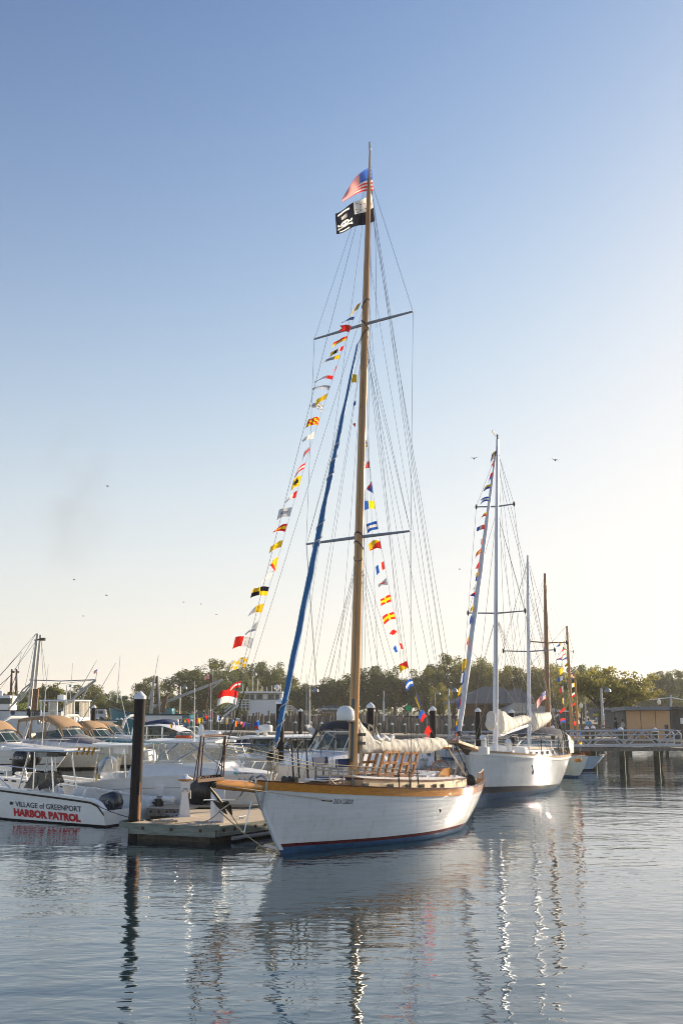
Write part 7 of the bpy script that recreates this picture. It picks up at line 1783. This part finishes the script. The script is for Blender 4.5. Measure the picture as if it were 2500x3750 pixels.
# ------------------------------------------------------------------ buildings
BRICK = mat('red_brick', (.11, .04, .03), .85, scale=6, col2=(.20, .08, .055)); SLATE = mat('slate_roof', (.035, .045, .06), .6, scale=3, stretch=(1, 1, 5), col2=(.07, .082, .10)); WTRIM = mat('white_trim', (.55, .56, .58), .6); GCLAP = mat('grey_clapboard', (.13, .15, .18), .8, stretch=(.3, .3, 9), scale=3, col2=(.19, .21, .24)); GROOF = mat('pale_grey_roof', (.13, .15, .16), .8)
def bld(name, lab, cx0, cx1, D, yeave, yridge, ridge0, ridge1, depth, wall, roof, over=.8, wins=(), wm=WTRIM, cat='building', zb=LZ):
    t_ = thing(name, lab, cat, (0, 0, 0)); ze = P(0, yeave, D).z; zr_ = P(0, yridge, D + depth / 2).z
    x0, x1 = P(cx0, yeave, D).x, P(cx1, yeave, D).x
    mb = MB(); mb.box(((x0 + x1) / 2, D + depth / 2, (zb + ze) / 2), (x1 - x0, depth, ze - zb)); mb.build('wall', wall, t_)
    r0, r1 = P(ridge0, yridge, D).x, P(ridge1, yridge, D).x
    e = [V(x0 - over, D - over, ze), V(x1 + over, D - over, ze), V(x1 + over, D + depth + over, ze), V(x0 - over, D + depth + over, ze)]; g = [V(r0, D + depth / 2, zr_), V(r1, D + depth / 2, zr_)]
    mb = MB(); n = mb.add(e + g); 
    for f in ((0, 1, 5, 4), (1, 2, 5), (2, 3, 4, 5), (3, 0, 4), (3, 2, 1, 0)): mb.face([n + i for i in f])
    mb.build('roof', roof, t_, smooth=0)
    mb = MB(); mb.box(((x0 + x1) / 2, D - over - .03, ze - .08), (x1 - x0 + 2 * over + .1, .06, .22)); mb.build('eaves_board', wm, t_)
    for px, py, w_, h_ in wins:
        p = P(px, py, D); mb = MB(); mb.box((p.x, D - .03, p.z), (w_, .1, h_)); w0 = mb.build('window', wm, t_); mb = MB(); mb.box((p.x, D - .09, p.z), (w_ * .75, .05, h_ * .8)); mb.build('pane', TINT, w0)
    return t_
bld('station_building', 'brick building with a big dark hipped slate roof behind the ketch', 1705, 1895, 168, 2577, 2515, 1786, 1852, 12, BRICK, SLATE, over=2.6, wins=((1758, 2605, 1.0, 2.6), (1795, 2605, 1.0, 2.6), (1840, 2605, 1.0, 2.6)), wm=mat('brown_trim', (.09, .05, .035), .7))
bld('station_building', 'second dark roofed building between the two ketch masts', 1878, 1935, 185, 2560, 2521, 1895, 1915, 9, BRICK, SLATE, over=1.2, wm=DKG)
bld('grey_building', 'low pale grey building with white windows behind the mizzen mast', 1850, 2075, 158, 2606, 2574, 1900, 1950, 10, GCLAP, GROOF, over=.5, wins=((1858, 2628, .8, 1.3), (1890, 2628, .8, 1.3), (1925, 2628, .8, 1.3), (1975, 2628, .8, 1.3)))
bld('small_house', 'small dark house with white windows behind the bulkhead near the wooden mast', 1178, 1245, 205, 2595, 2583, 1195, 1230, 8, DKWOOD, DKG, wins=((1186, 2601, 1.2, .9), (1204, 2601, 1.2, .9), (1220, 2601, 1.2, .9), (1236, 2601, 1.2, .9)))
bld('pavilion', 'little open pavilion roof left of the tan shed', 2247, 2296, 112, 2601, 2590, 2262, 2296, 4, DKG, mat('pale_pavilion_roof', (.30, .29, .27), .7), over=.6, wm=DKG)
bld('brick_outbuilding', 'low brick wall building behind the gangway left end', 2040, 2082, 150, 2608, 2600, 2050, 2075, 5, mat('pale_brick', (.24, .11, .08), .85, scale=5, col2=(.34, .18, .14)), GROOF, over=.1, wm=BRICK)
bld('house', 'small grey house peeping between the trees at the left', 190, 245, 190, 2612, 2594, 205, 225, 8, GCLAP, GROOF, over=.5)
# train
tr = thing('train', 'blue and yellow nosed train with a silver coach behind the big spreading tree', 'train', (0, 0, 0)); Dt = 150
def tbox(nm, x0, x1, y0, y1, D, dp, m): a, b = P(x0, y0, D), P(x1, y1, D); mb = MB(); mb.box(((a.x + b.x) / 2, D + dp / 2, (a.z + b.z) / 2), (b.x - a.x, dp, a.z - b.z)); return mb.build(nm, m, tr, bevel=.08)
YEL = mat('yellow_paint', (.42, .34, .02), .4); BLU = mat('train_blue', (.02, .05, .12), .4)
tbox('cab', 2172, 2216, 2595, 2636, Dt, 3, BLU); tbox('yellow_nose', 2170, 2212, 2613, 2624, Dt - .3, .3, YEL); tbox('windscreen', 2176, 2208, 2601, 2611, Dt - .2, .2, TINT); tbox('coach', 2224, 2300, 2592, 2618, Dt + .3, 3, mat('silver_coach', (.55, .53, .48), .3, .6, stretch=(.1, .1, 12), scale=2))
# ferry
fe = Boat('ferry', 'white ferry with a wheelhouse, rails and outside stairs beyond the bulkhead', 'ferry', V(2, 172, 0), V(-30, 172, 0)); FE = fe.root
FW = mat('ferry_white', (.70, .71, .74), .5, var=.05)
def fb(nm, x0, x1, y0, y1, D, dp, m, par=None, bv=0): 
    a, b = P(x0, y0, D), P(x1, y1, D); mb = MB(); c = V((a.x + b.x) / 2, D + dp / 2, (a.z + b.z) / 2) - V(fe.o.x, fe.o.y, 0); c = fe.Mi @ c; mb.box(c, (b.x - a.x, dp, a.z - b.z)); return mb.build(nm, m, par or FE, bevel=bv)
fb('hull', 700, 1130, 2632, 2690, 170, 9, FW, bv=.2); cb_ = fb('deckhouse', 912, 1032, 2560, 2634, 168, 8, FW); wh = fb('wheelhouse', 900, 1033, 2540, 2562, 168, 8, FW); fb('wheelhouse_roof', 878, 1034, 2532, 2538, 167, 10, GELW)
for px in (905, 923, 950, 992, 1015): fb('window', px - 7 - (4 if px in (950, 992) else 0), px + 7 + (4 if px in (950, 992) else 0), 2543, 2561, 167.9, .1, TINT, wh)
for z_ in (2563, 2578, 2590, 2605): pass
def fw(px, py, D=167.5): return fe.Mi @ (P(px, py, D) - V(fe.o.x, fe.o.y, 0))
for y_ in (2563, 2572, 2581, 2590): mb = MB(); mb.tube([fw(872, y_), fw(915, y_)], .07, 4); mb.build('deck_rail', FW, FE)
for x_ in (872, 886, 900): mb = MB(); mb.tube([fw(x_, 2563), fw(x_, 2604)], .07, 4); mb.build('rail_post', FW, FE)
for dy in (0, -14, -26): mb = MB(); mb.tube([fw(822, 2620 + dy), fw(872, 2580 + dy)], .08, 4); mb.build('stair_rail', FW, FE)
mb = MB(); mb.beam(fw(822, 2622), fw(872, 2582), 1.0, .3); mb.build('stairs', FW, FE)
for y_ in (2585, 2593, 2601): mb = MB(); mb.tube([fw(1035, y_), fw(1068, y_), fw(1092, y_ + 20)], .07, 4); mb.build('deck_rail', FW, FE)
for i, (px, yt) in enumerate(((890, 2505), (905, 2515), (925, 2480), (944, 2495), (960, 2512), (978, 2515), (995, 2510), (1013, 2518), (1028, 2505))): mb = MB(); mb.tube([fw(px, 2532), fw(px, yt)], .06, 4); mb.build('antenna', GELW, FE)
mb = MB(); mb.ball(fw(1014, 2518), .5, 10, 6); mb.build('radome', GELW, FE)
# ------------------------------------------------------------------ fishing boats at the left
def frm(B): return lambda px, py, D: B.Mi @ (P(px, py, D) - B.o)
def trawler(name, lab, x0, x1, ytop, Dw, hm, sheer=.5, L=None, bow_right=False):
    a, b = P(x0, 2650, Dw), P(x1, 2650, Dw); bow, st = (b, a) if bow_right else (a, b)
    B = Boat(name, lab, 'fishing boat', V(bow.x, Dw, 0), V(st.x, Dw + .01, 0)); B.side = 1 if (B.Mi @ V(0, -1, 0)).y > 0 else -1
    zt_ = P(0, ytop, Dw - 1.5).z; L = B.L; z_ = curve([(0, zt_ + sheer), (.3, zt_), (1, zt_ * .95)])
    B.H = H = Hull(curve([(-.5, -.3), (0, 0), (zt_, 1.5), (9, 2.2)]), curve([(-.5, -L), (0, -L), (9, -L - .5)]), z_, curve([(0, .1), (.15, 1.4), (.35, 2.0), (1, 1.9)]), curve([(0, .05), (.2, 1.0), (.5, 1.8), (1, 1.6)]), p=.8)
    H.mesh([(lambda t: -.5, 0), (lambda t: 0, 0)] + [(lambda t, k=k: z_(t) * k / 5, 0) for k in range(1, 6)], [hm], B.root); H.strip(lambda t: z_(t) - .08, lambda t: z_(t) + .04, .06, RUB, B.root, name='rub_rail'); H.deck(GREYCAN, B.root, drop=.5)
    return B
def pl(B, f, pts, D, r, m=ALU, name='mast'): mb = MB(); mb.tube([f(x, y, D) for x, y in pts], r, 6); mb.build(name, m, B.root)
RUST = mat('rusty_steel', (.10, .05, .03), .8, .2, scale=4, col2=(.24, .14, .09)); DULLW = mat('dull_white_steel', (.42, .41, .38), .6, scale=3, var=.25)
T1 = trawler('trawler', 'white fishing trawler with number 118954 and two tall leaning masts at the left', -60, 235, 2600, 126, hullmat('trawler_white', (.55, .56, .57)), L=0); f = frm(T1)
hull_text(T1, '118954', (111, 2622), (149, 2620), 13, DKL, bold=.03, out=.12)
a = bhull(T1, 48, 2610); mb = MB(); mb.lathe([(.2, 0), (.2, .01), (.28, .01), (.28, 0)], a + V(0, .02 * T1.side, 0), 16, axis=(0, T1.side, 0)); mb.build('round_badge', mat('badge_blue', (.03, .08, .2), .5), T1.root)
pl(T1, f, [(107, 2600), (120, 2480), (138, 2320)], 126, [.26, .22, .14], DULLW); pl(T1, f, [(124, 2600), (134, 2480), (149, 2325)], 127, [.24, .2, .13], DULLW)
pl(T1, f, [(128, 2345), (163, 2338)], 126, .12, RUST, 'crosstree'); mb = MB(); mb.box(f(158, 2341, 126), (.6, .4, .35)); mb.build('work_light', BLACK, T1.root)
pl(T1, f, [(127, 2600), (132, 2540), (133, 2523)], 125.5, .38, RUST, 'exhaust_stack'); pl(T1, f, [(108, 2490), (225, 2494), (350, 2489)], 126, .07, ALU, 'boom'); pl(T1, f, [(265, 2560), (310, 2522), (352, 2490)], 126, .17, DULLW, 'crane_arm'); pl(T1, f, [(300, 2566), (322, 2515)], 126, .1, DULLW, 'crane_strut')
for p_ in ([(116, 2500), (85, 2525), (48, 2580)], [(116, 2505), (70, 2560), (30, 2598)], [(114, 2520), (60, 2580)]): pl(T1, f, p_, 125, .10, DULLW, 'derrick')
for (x0, y0), (x1, y1) in (((133, 2320), (0, 2475)), ((131, 2350), (0, 2525)), ((133, 2320), (55, 2455)), ((151, 2340), (172, 2495)), ((150, 2330), (160, 2490)), ((130, 2345), (92, 2520)), ((350, 2490), (215, 2505))): pl(T1, f, [(x0, y0), (x1, y1)], 126, .022, WIRE, 'stay')
mb = MB(); mb.box(f(5, 2580, 127), (3.2, 3, 2.2)); mb.build('wheelhouse', GELW, T1.root, bevel=.2); mb = MB(); mb.box(f(8, 2567, 125.4), (2.6, .1, .7)); mb.build('window', TINT, T1.root); pl(T1, f, [(2, 2553), (2, 2530)], 126, .3, GELW, 'radome')
fg = thing('national_flag', 'tattered American flag on the crane tip of the white trawler', 'flag', P(352, 2470, 126)); o4 = P(352, 2470, 126); fgrid(fg, 'cloth', lambda u, v: P(356 - 12 * u, 2451 + 12 * v + 6 * u, 126 + .3 * math.sin(u * 5)) - o4, usa, 12, 13); pl(T1, f, [(351, 2490), (357, 2450)], 126, .04, ALU, 'flag_staff')
T3 = trawler('trawler', 'rusty fishing boat with a pair of lattice masts at the far left edge', -90, 60, 2606, 150, DULLW); f = frm(T3)
for x in (44, 61):
    for dx in (-5, 4): pl(T3, f, [(x + dx - 4 * (x == 44), 2600), (x + (dx > 0), 2450)], 150, .1, RUST)
    pl(T3, f, [(x - 2, 2458), (x + 10, 2462)], 150, .16, RUST, 'floodlight')
    for y in (2490, 2520, 2550, 2575): pl(T3, f, [(x - 4, y), (x + 3, y)], 150, .08, RUST, 'rung')
for p_ in ([(44, 2520), (25, 2555), (5, 2600)], [(44, 2470), (0, 2510)], [(61, 2470), (12, 2600)]): pl(T3, f, p_, 150, .05, RUST, 'stay')
TEALP = hullmat('teal_paint', (.015, .16, .21), .3)
T2 = trawler('trawler', 'teal bowed fishing trawler with lattice masts and a very long white boom', 448, 700, 2612, 122, TEALP, sheer=.75); f = frm(T2)
a = bhull(T2, 458, 2625); b = bhull(T2, 497, 2640)
hull_text(T2, 'Fortitude', (456, 2625), (500, 2638), 9, GELW, bold=.02, shear=.3, out=.10)
mb = MB(); mb.box(f(612, 2612, 123), (1.6, 2, 1.2)); mb.build('wheelhouse', TEALP, T2.root, bevel=.15); mb = MB(); mb.box(f(590, 2632, 119.8), (5.0, .3, .7)); mb.build('hull_panel', mat('trawler_white', (.55, .56, .57)), T2.root)
for (x0, x1) in ((548, 564), (556, 565), (578, 575), (588, 577)): pl(T2, f, [(x0, 2628), (x1, 2475)], 122, [.13, .1], RUST if x0 % 4 else DULLW)
for y in (2500, 2525, 2550, 2575, 2600): pl(T2, f, [(558, y), (580, y)], 122, .07, RUST, 'rung')
pl(T2, f, [(568, 2475), (581, 2400)], 122, .03, ALU, 'antenna'); pl(T2, f, [(545, 2560), (556, 2530), (561, 2525)], 122, .1, DULLW, 'davit')
pl(T2, f, [(596, 2608), (604, 2560), (615, 2540)], 122, [.35, .3, .12], RUST, 'exhaust_stack')
for dy in (0, 5): pl(T2, f, [(560, 2586 + dy), (690, 2536 + dy), (815, 2487 + dy)], 122, .10, DULLW, 'boom')
pl(T2, f, [(772, 2525), (808, 2495)], 122, .08, DULLW, 'boom_strut')
for x0 in (755, 775): pl(T2, f, [(x0 - 5, 2622), (772 + (x0 > 760) * 3, 2470)], 122, .1, RUST)
for (x0, y0), (x1, y1) in (((675, 2520), (745, 2620)), ((680, 2525), (735, 2620)), ((575, 2480), (660, 2510)), ((500, 2590), (565, 2480))): pl(T2, f, [(x0, y0), (x1, y1)], 122, .025, WIRE, 'stay')
fg = thing('national_flag', 'American flag on a staff above the long white boom, left of centre', 'flag', P(776, 2475, 122)); o5 = P(776, 2475, 122); fgrid(fg, 'cloth', lambda u, v: P(777 - 26 * u, 2469 + 14 * v + 7 * u + 1.5 * math.sin(u * 7), 122 + .3 * math.sin(u * 6)) - o5, usa, 20, 13); pl(T2, f, [(776, 2540), (778, 2465)], 122, .05, ALU, 'flag_staff')
# bunting between the boats
def pbun(x, y): return (560 + x / 3.5636, 2560 + y / 3.5636)
bn = [((345, 262), (340, 340), 'w', 'k'), ((405, 252), (425, 292), 'y', 'y'), ((450, 255), (470, 300), 'r', 'r'), ((545, 250), (575, 300), 'r', 'r'), ((605, 250), (612, 315), 'y', 'y'), ((650, 240), (660, 300), 'y', 'b'), ((700, 215), (700, 255), 'r', 'r'), ((760, 185), (765, 205), 'r', 'r'),
      ((865, 215), (850, 262), 'w', 'b'), ((905, 235), (880, 285), 'k', 'w'), ((990, 260), (970, 318), 'y', 'k'), ((1050, 272), (1045, 300), 'b', 'w'), ((1095, 285), (1085, 352), 'y', 'r'), ((1150, 295), (1150, 320), 'r', 'w'), ((1195, 305), (1180, 355), 'r', 'b'), ((1250, 318), (1235, 352), 'b', 'b'), ((285, 300), (290, 360), 'w', 'b'), ((240, 330), (245, 385), 'y', 'r')]
BF = type('F', (), {})(); BF.o = V(0, 0, 0); BF.rz = 0; BF.M = Matrix.Identity(3); BF.Mi = BF.M; BF.w = lambda p: Vector(p); BF.loc = lambda px, py, y=0.0: P(px, py, 60.0)
flagline('sagging string of bright bunting across the powerboats, left of the bowsprit', [pbun(225, 350), pbun(345, 262), pbun(500, 255), pbun(650, 238), pbun(800, 165), pbun(900, 225), pbun(1090, 275), pbun(1280, 325)],
    [(*pbun(a[0] - 22, a[1]), *pbun(a[0] + 22, a[1] + 4), *pbun(b[0], b[1] + 14), (lambda c1, c2: (lambda u, v: c1 if v < .5 else c2))(c, d), 'pennant', None) for a, b, c, d in bn], BF, r=.015)
ef = thing('ensign_flag', 'dark blue and red ensign flying at the right end of the bunting', 'flag', P(945, 2640, 58)); o6 = P(945, 2640, 58)
fgrid(ef, 'cloth', lambda u, v: P(948 - 17 * u + 4 * v, 2638 + 26 * v * (1 - .2 * u) + 12 * u, 58 + .1 * math.sin(u * 5)) - o6, lambda u, v: 'b' if v < .5 or u < .4 else 'r', 12, 8)
# ------------------------------------------------------------------ vehicles
def wheel(par, x, y, z, r=.34):
    mb = MB(); mb.lathe([(.001, -.11), (r, -.10), (r, .10), (.001, .11)], (x, y, z), 16, axis=(0, 1, 0)); mb.build('wheel', RUB, par)
def vehicle(name, lab, cat, px, D, L, H, paint, rz=0, van=False):
    p = P(px, 2600, D); t_ = thing(name, lab, cat, (p.x, D, LZ), rz)
    if van: prof = [(-L / 2, .35), (-L / 2, 1.1), (-L / 2 + .25, H - .1), (-L / 2 + .5, H), (L / 2 - 1.3, H), (L / 2 - .75, 1.15), (L / 2 - .1, 1.0), (L / 2, .35)]
    else: prof = [(-L / 2, .4), (-L / 2, .95), (-L / 2 + .5, 1.02), (-L / 2 + 1.0, H - .05), (-L / 2 + 1.4, H), (L / 2 - 2.0, H), (L / 2 - 1.2, 1.0), (L / 2 - .1, .85), (L / 2, .4)]
    mb = MB(); rings = [[V(x, w_, z) for x, z in prof] for w_ in (-.9, .9)]; mb.loft(rings); mb.build('body', paint, t_, bevel=.06)
    z0, z1 = (1.25, H - .25) if van else (1.05, H - .12); xs_ = ([(-L / 2 + .5, -L / 2 + 1.6), (-L / 2 + 1.75, L / 2 - 2.2), (L / 2 - 2.05, L / 2 - 1.15)] if van else [(-L / 2 + 1.15, -.1), (.05, L / 2 - 1.9)])
    for x0, x1 in xs_:
        for s_ in (-1, 1): mb = MB(); mb.box(((x0 + x1) / 2, s_ * .905, (z0 + z1) / 2), (x1 - x0, .02, z1 - z0)); mb.build('window', TINT, t_)
    for x in (-L / 2 + .95, L / 2 - .95):
        for s_ in (-1, 1): wheel(t_, x, s_ * .82, .34)
    mb = MB(); mb.box((-L / 2 - .01, -.75, .9), (.04, .15, .3)); mb.build('tail_light', REDL, t_); mb = MB(); mb.box((-L / 2 - .05, 0, .5), (.1, 1.7, .15)); mb.build('bumper', ALU, t_)
    return t_
VW = mat('white_car_paint', (.66, .67, .69), .25, var=.03, coat=.5)
vehicle('van', 'white passenger van parked behind the small piling at the left', 'van', 343, 214, 5.6, 2.15, VW, rz=R(180), van=True)
vehicle('pickup', 'yellow car parked beyond the dark blue bimini', 'car', 635, 148, 5.2, 1.9, mat('yellow_car_paint', (.45, .26, .01), .3, coat=.4))
vehicle('parked_car', 'dark blue car parked behind the bunting at the left', 'car', 745, 151, 4.6, 1.5, mat('dark_blue_car', (.01, .015, .05), .2, coat=.5))
vehicle('parked_car', 'pale car near the orange cones behind the walkers', 'car', 2243, 135, 4.6, 1.5, mat('pale_car', (.45, .48, .50), .2, coat=.5))
vehicle('parked_car', 'dark car behind the thin masts at the right', 'car', 2075, 146, 4.6, 1.45, mat('dark_blue_car', (.01, .015, .05), .2))
ORG = mat('orange_cone', (.75, .10, .015), .6)
for px, lab in ((2209, 'left orange cone near the pale car'), (2218, 'middle orange cone near the pale car'), (2232, 'right orange cone beside the pale car')):
    c = P(px, 2650, 133); t_ = thing('traffic_cone', lab, 'cone', (c.x, 133, LZ), 0, 'orange cones by the road'); mb = MB(); mb.lathe([(.26, 0), (.26, .05), (.2, .06), (.05, 1.15), (.03, 1.2)], (0, 0, 0), 10); mb.build('cone', ORG, t_); mb = MB(); mb.lathe([(.155, .4), (.115, .65)], (0, 0, 0), 10); mb.build('white_band', GELW, t_)
# ------------------------------------------------------------------ lamp posts, poles
def lamp(px, ytop, D, lab, h0=LZ, r=.09, side=1, globe=False):
    top = P(px, ytop, D); t_ = thing('street_lamp', lab, 'street lamp', (top.x, D, h0), 0, 'lamp posts along the harbour'); H = top.z - h0
    mb = MB(); mb.tube([(0, 0, 0), (0, 0, H * .5), (0, 0, H)], [r * 1.3, r, r * .8], 8); mb.build('post', ALU if not globe else RUB, t_)
    if globe: mb = MB(); mb.lathe([(.12, 0), (.24, .2), (.22, .45), (.08, .6), (.02, .75)], (0, 0, H), 12); mb.build('lamp_globe', mat('frosted_glass', (.75, .74, .70), .3, trans=.4), t_)
    else:
        mb = MB(); mb.tube([(0, 0, H - .1), (side * .3, 0, H + .15), (side * .6, 0, H)], .04, 6); mb.build('arm', ALU, t_); mb = MB(); mb.lathe([(.33, -.35), (.30, -.2), (.16, -.02), (.05, .04)], (side * .62, 0, H), 12); mb.build('lamp_shade', ALU, t_)
lamp(661, 2512, 140, 'grey lamp post behind the blue bimini cruiser', h0=0); lamp(1134, 2520, 108, 'grey lamp post left of the satellite dome', h0=1); lamp(1641, 2520, 102, 'tall grey lamp post left of the furled white jib', h0=1)
lamp(2199, 2520, 98, 'tall blue-grey lamp post at the far dock, right of the thin masts', h0=1, r=.13); lamp(246, 2508, 170, 'dark lamp post behind the sportfishing tower'); lamp(1592, 2535, 180, 'dark lamp post in front of the olive trees'); lamp(2412, 2580, 128, 'white globe lamp above the tan shed', globe=True); lamp(2252, 2588, 125, 'white globe lamp left of the tan shed', globe=True); lamp(2126, 2594, 130, 'white globe lamp near the thin masts', globe=True)
def pole(px, y0, y1, D, lab, r=.07, name='flagpole', m=ALU, x2=None, cat='pole'):
    a, b = P(px, y0, D), P(x2 or px, y1, D); mb = MB(); mb.tube([a, a.lerp(b, .5), b], [r, r * .85, r * .5], 6); o = mb.build(name, m); tag(o, lab, cat)
pole(2143, 2655, 2465, 130, 'grey flagpole with a hanging flag right of the thin masts', .12, x2=2140); pole(1122, 2650, 2468, 130, 'thin dark mast standing left of the satellite dome', .08, 'pole'); pole(2455, 2600, 2545, 150, 'grey utility pole above the shingled shed', .2, 'utility_pole')
pole(429, 2575, 2400, 70, 'slim white antenna left of the tallest piling', .03, 'antenna_pole', GELW, 2428 and 441); pole(478, 2700, 2490, 52, 'long white antenna leaning left just left of the tallest piling', .022, 'antenna_pole', GELW, 429)
pole(1405, 2640, 2530, 120, 'white furled banner pole right of the wooden mast', .13, 'banner_pole', GELW)
fg = thing('national_flag', 'American flag hanging limp from the grey flagpole at the right', 'flag', P(2140, 2480, 130)); o7 = P(2140, 2480, 130); fgrid(fg, 'cloth', lambda u, v: P(2140 - 5 * u, 2470 + 16 * v + 20 * u, 130 + .3 * math.sin(u * 5)) - o7, usa, 10, 13)
mb = MB(); a, b = P(2160, 2557, 160), P(2455, 2554, 150); mb.tube(rope(a, b, .4, 10) + rope(b, P(2560, 2566, 130), .1, 4)[1:], .07, 5); o = mb.build('utility_cable', GELW); tag(o, 'pale sunlit utility cable crossing behind the trees at the right', 'cable')
nf = thing('landing_net', 'green landing net on a pole behind the covered boom', 'net', (0, 0, 0)); mb = MB(); q = P(1496, 2594, 47); mb.tube([P(1482, 2620, 47), q + V(0, 0, -.1)], .02, 5); mb.build('handle', ALU, nf); mb = MB(); mb.ball(q, .14, 12, 8, (1, .5, 1.0)); mb.build('net', mat('green_net', (.02, .35, .14), .8, scale=40, col2=(.10, .55, .25), trans=.3), nf)
# ------------------------------------------------------------------ gulls
def gull(px, py, D, span, bank, lab, fl_=0):
    span *= .52; p = P(px, py, D); t_ = thing('gull', lab, 'bird', p, R(20), 'gulls in the sky'); G = mat('gull_grey', (.16, .16, .17), .8)
    mb = MB(); mb.tube([(-.22, 0, 0), (-.08, 0, 0), (.08, 0, .01), (.2, 0, .02), (.26, 0, .01)], [.015, .06, .07, .04, .01], 8); b_ = mb.build('body', G, t_)
    for s_ in (1, -1):
        mb = MB(); u = s_ * span / 2; h = (.12 + fl_) * span; mb.loft([[V(.10, u * .04, 0), V(-.09, u * .04, 0)], [V(.12, u * .45, h), V(-.06, u * .45, h)], [V(.02, u, h * .55 + bank * s_ * .2), V(-.05, u * .97, h * .55 + bank * s_ * .2)]], closed=False); w_ = mb.build('wing', G, t_)
        w_.rotation_euler = (0, 0, 0)
    t_.rotation_euler = (0, 0, R(80))
for g in ((1735, 1679, 75, 1.1, .0, 'gull gliding just left of the ketch masthead'), (2032, 1685, 70, .9, .5, 'gull banking right of the ketch masthead'), (394, 1780, 95, .8, .4, 'dark gull high in the left sky'), (272, 2123, 110, 1.0, .2, 'lower left gull above the trawler masts'), (390, 2180, 110, .9, .6, 'gull left of centre above the left trees'),
          (1682, 2084, 100, .7, .5, 'small gull left of the ketch lower spreader'), (305, 2256, 130, .9, .3, 'tiny gull above the bare tree'), (672, 2205, 120, .9, .1, 'tiny gull left of the signal flags, upper'), (792, 2250, 130, .9, .5, 'tiny gull left of the signal flags, lower'), (735, 2212, 130, .8, .3, 'tiny gull between two others left of the flags')):
    gull(*g)

# ------------------------------------------------------------------ faint drifting smoke high at the left
sc_ = P(290, 1830, 260); mb = MB(); mb.ball((0, 0, 0), 1, 20, 12, (13, 8, 30)); o = mb.build('smoke', MATS['clear_vinyl'], smooth=60, loc=sc_); tag(o, 'faint grey smudge of drifting smoke in the left sky', 'smoke', kind='stuff')
sm = bpy.data.materials.new('thin_smoke'); sm.use_nodes = True; nt = sm.node_tree; nt.nodes.clear(); out = nt.nodes.new('ShaderNodeOutputMaterial'); pv = nt.nodes.new('ShaderNodeVolumePrincipled'); pv.inputs['Color'].default_value = (.35, .33, .33, 1)
tc = nt.nodes.new('ShaderNodeTexCoord'); nz = nt.nodes.new('ShaderNodeTexNoise'); nz.inputs['Scale'].default_value = .11; nz.inputs['Detail'].default_value = 4; nt.links.new(tc.outputs['Object'], nz.inputs['Vector'])
mp = nt.nodes.new('ShaderNodeMapping'); mp.inputs['Scale'].default_value = (1 / 13, 1 / 8, 1 / 30); nt.links.new(tc.outputs['Object'], mp.inputs[0]); ln = nt.nodes.new('ShaderNodeVectorMath'); ln.operation = 'LENGTH'; nt.links.new(mp.outputs[0], ln.inputs[0])
f1 = nt.nodes.new('ShaderNodeMapRange'); f1.inputs['From Min'].default_value = 1; f1.inputs['From Max'].default_value = .1; nt.links.new(ln.outputs['Value'], f1.inputs['Value'])
f2 = nt.nodes.new('ShaderNodeMapRange'); f2.inputs['From Min'].default_value = .42; f2.inputs['From Max'].default_value = .75; nt.links.new(nz.outputs['Fac'], f2.inputs['Value'])
m1_ = nt.nodes.new('ShaderNodeMath'); m1_.operation = 'MULTIPLY'; nt.links.new(f1.outputs[0], m1_.inputs[0]); nt.links.new(f2.outputs[0], m1_.inputs[1]); m2_ = nt.nodes.new('ShaderNodeMath'); m2_.operation = 'MULTIPLY'; nt.links.new(m1_.outputs[0], m2_.inputs[0]); m2_.inputs[1].default_value = .045
nt.links.new(m2_.outputs[0], pv.inputs['Density']); nt.links.new(pv.outputs[0], out.inputs['Volume']); o.data.materials.clear(); o.data.materials.append(sm)
# ------------------------------------------------------------------ thin evening haze over the whole harbour
mb = MB(); mb.box((0, 2400, 39.5), (6400, 5300, 101)); o = mb.build('haze', MATS['clear_vinyl'], smooth=0); tag(o, 'thin pale evening haze over the harbour', 'haze', kind='stuff')
hz = bpy.data.materials.new('evening_haze'); hz.use_nodes = True; nt = hz.node_tree; nt.nodes.clear(); out = nt.nodes.new('ShaderNodeOutputMaterial'); pv = nt.nodes.new('ShaderNodeVolumePrincipled')
pv.inputs['Color'].default_value = (.95, .95, .93, 1); pv.inputs['Density'].default_value = .00026; pv.inputs['Anisotropy'].default_value = .3
nt.links.new(pv.outputs[0], out.inputs['Volume']); o.data.materials.clear(); o.data.materials.append(hz)
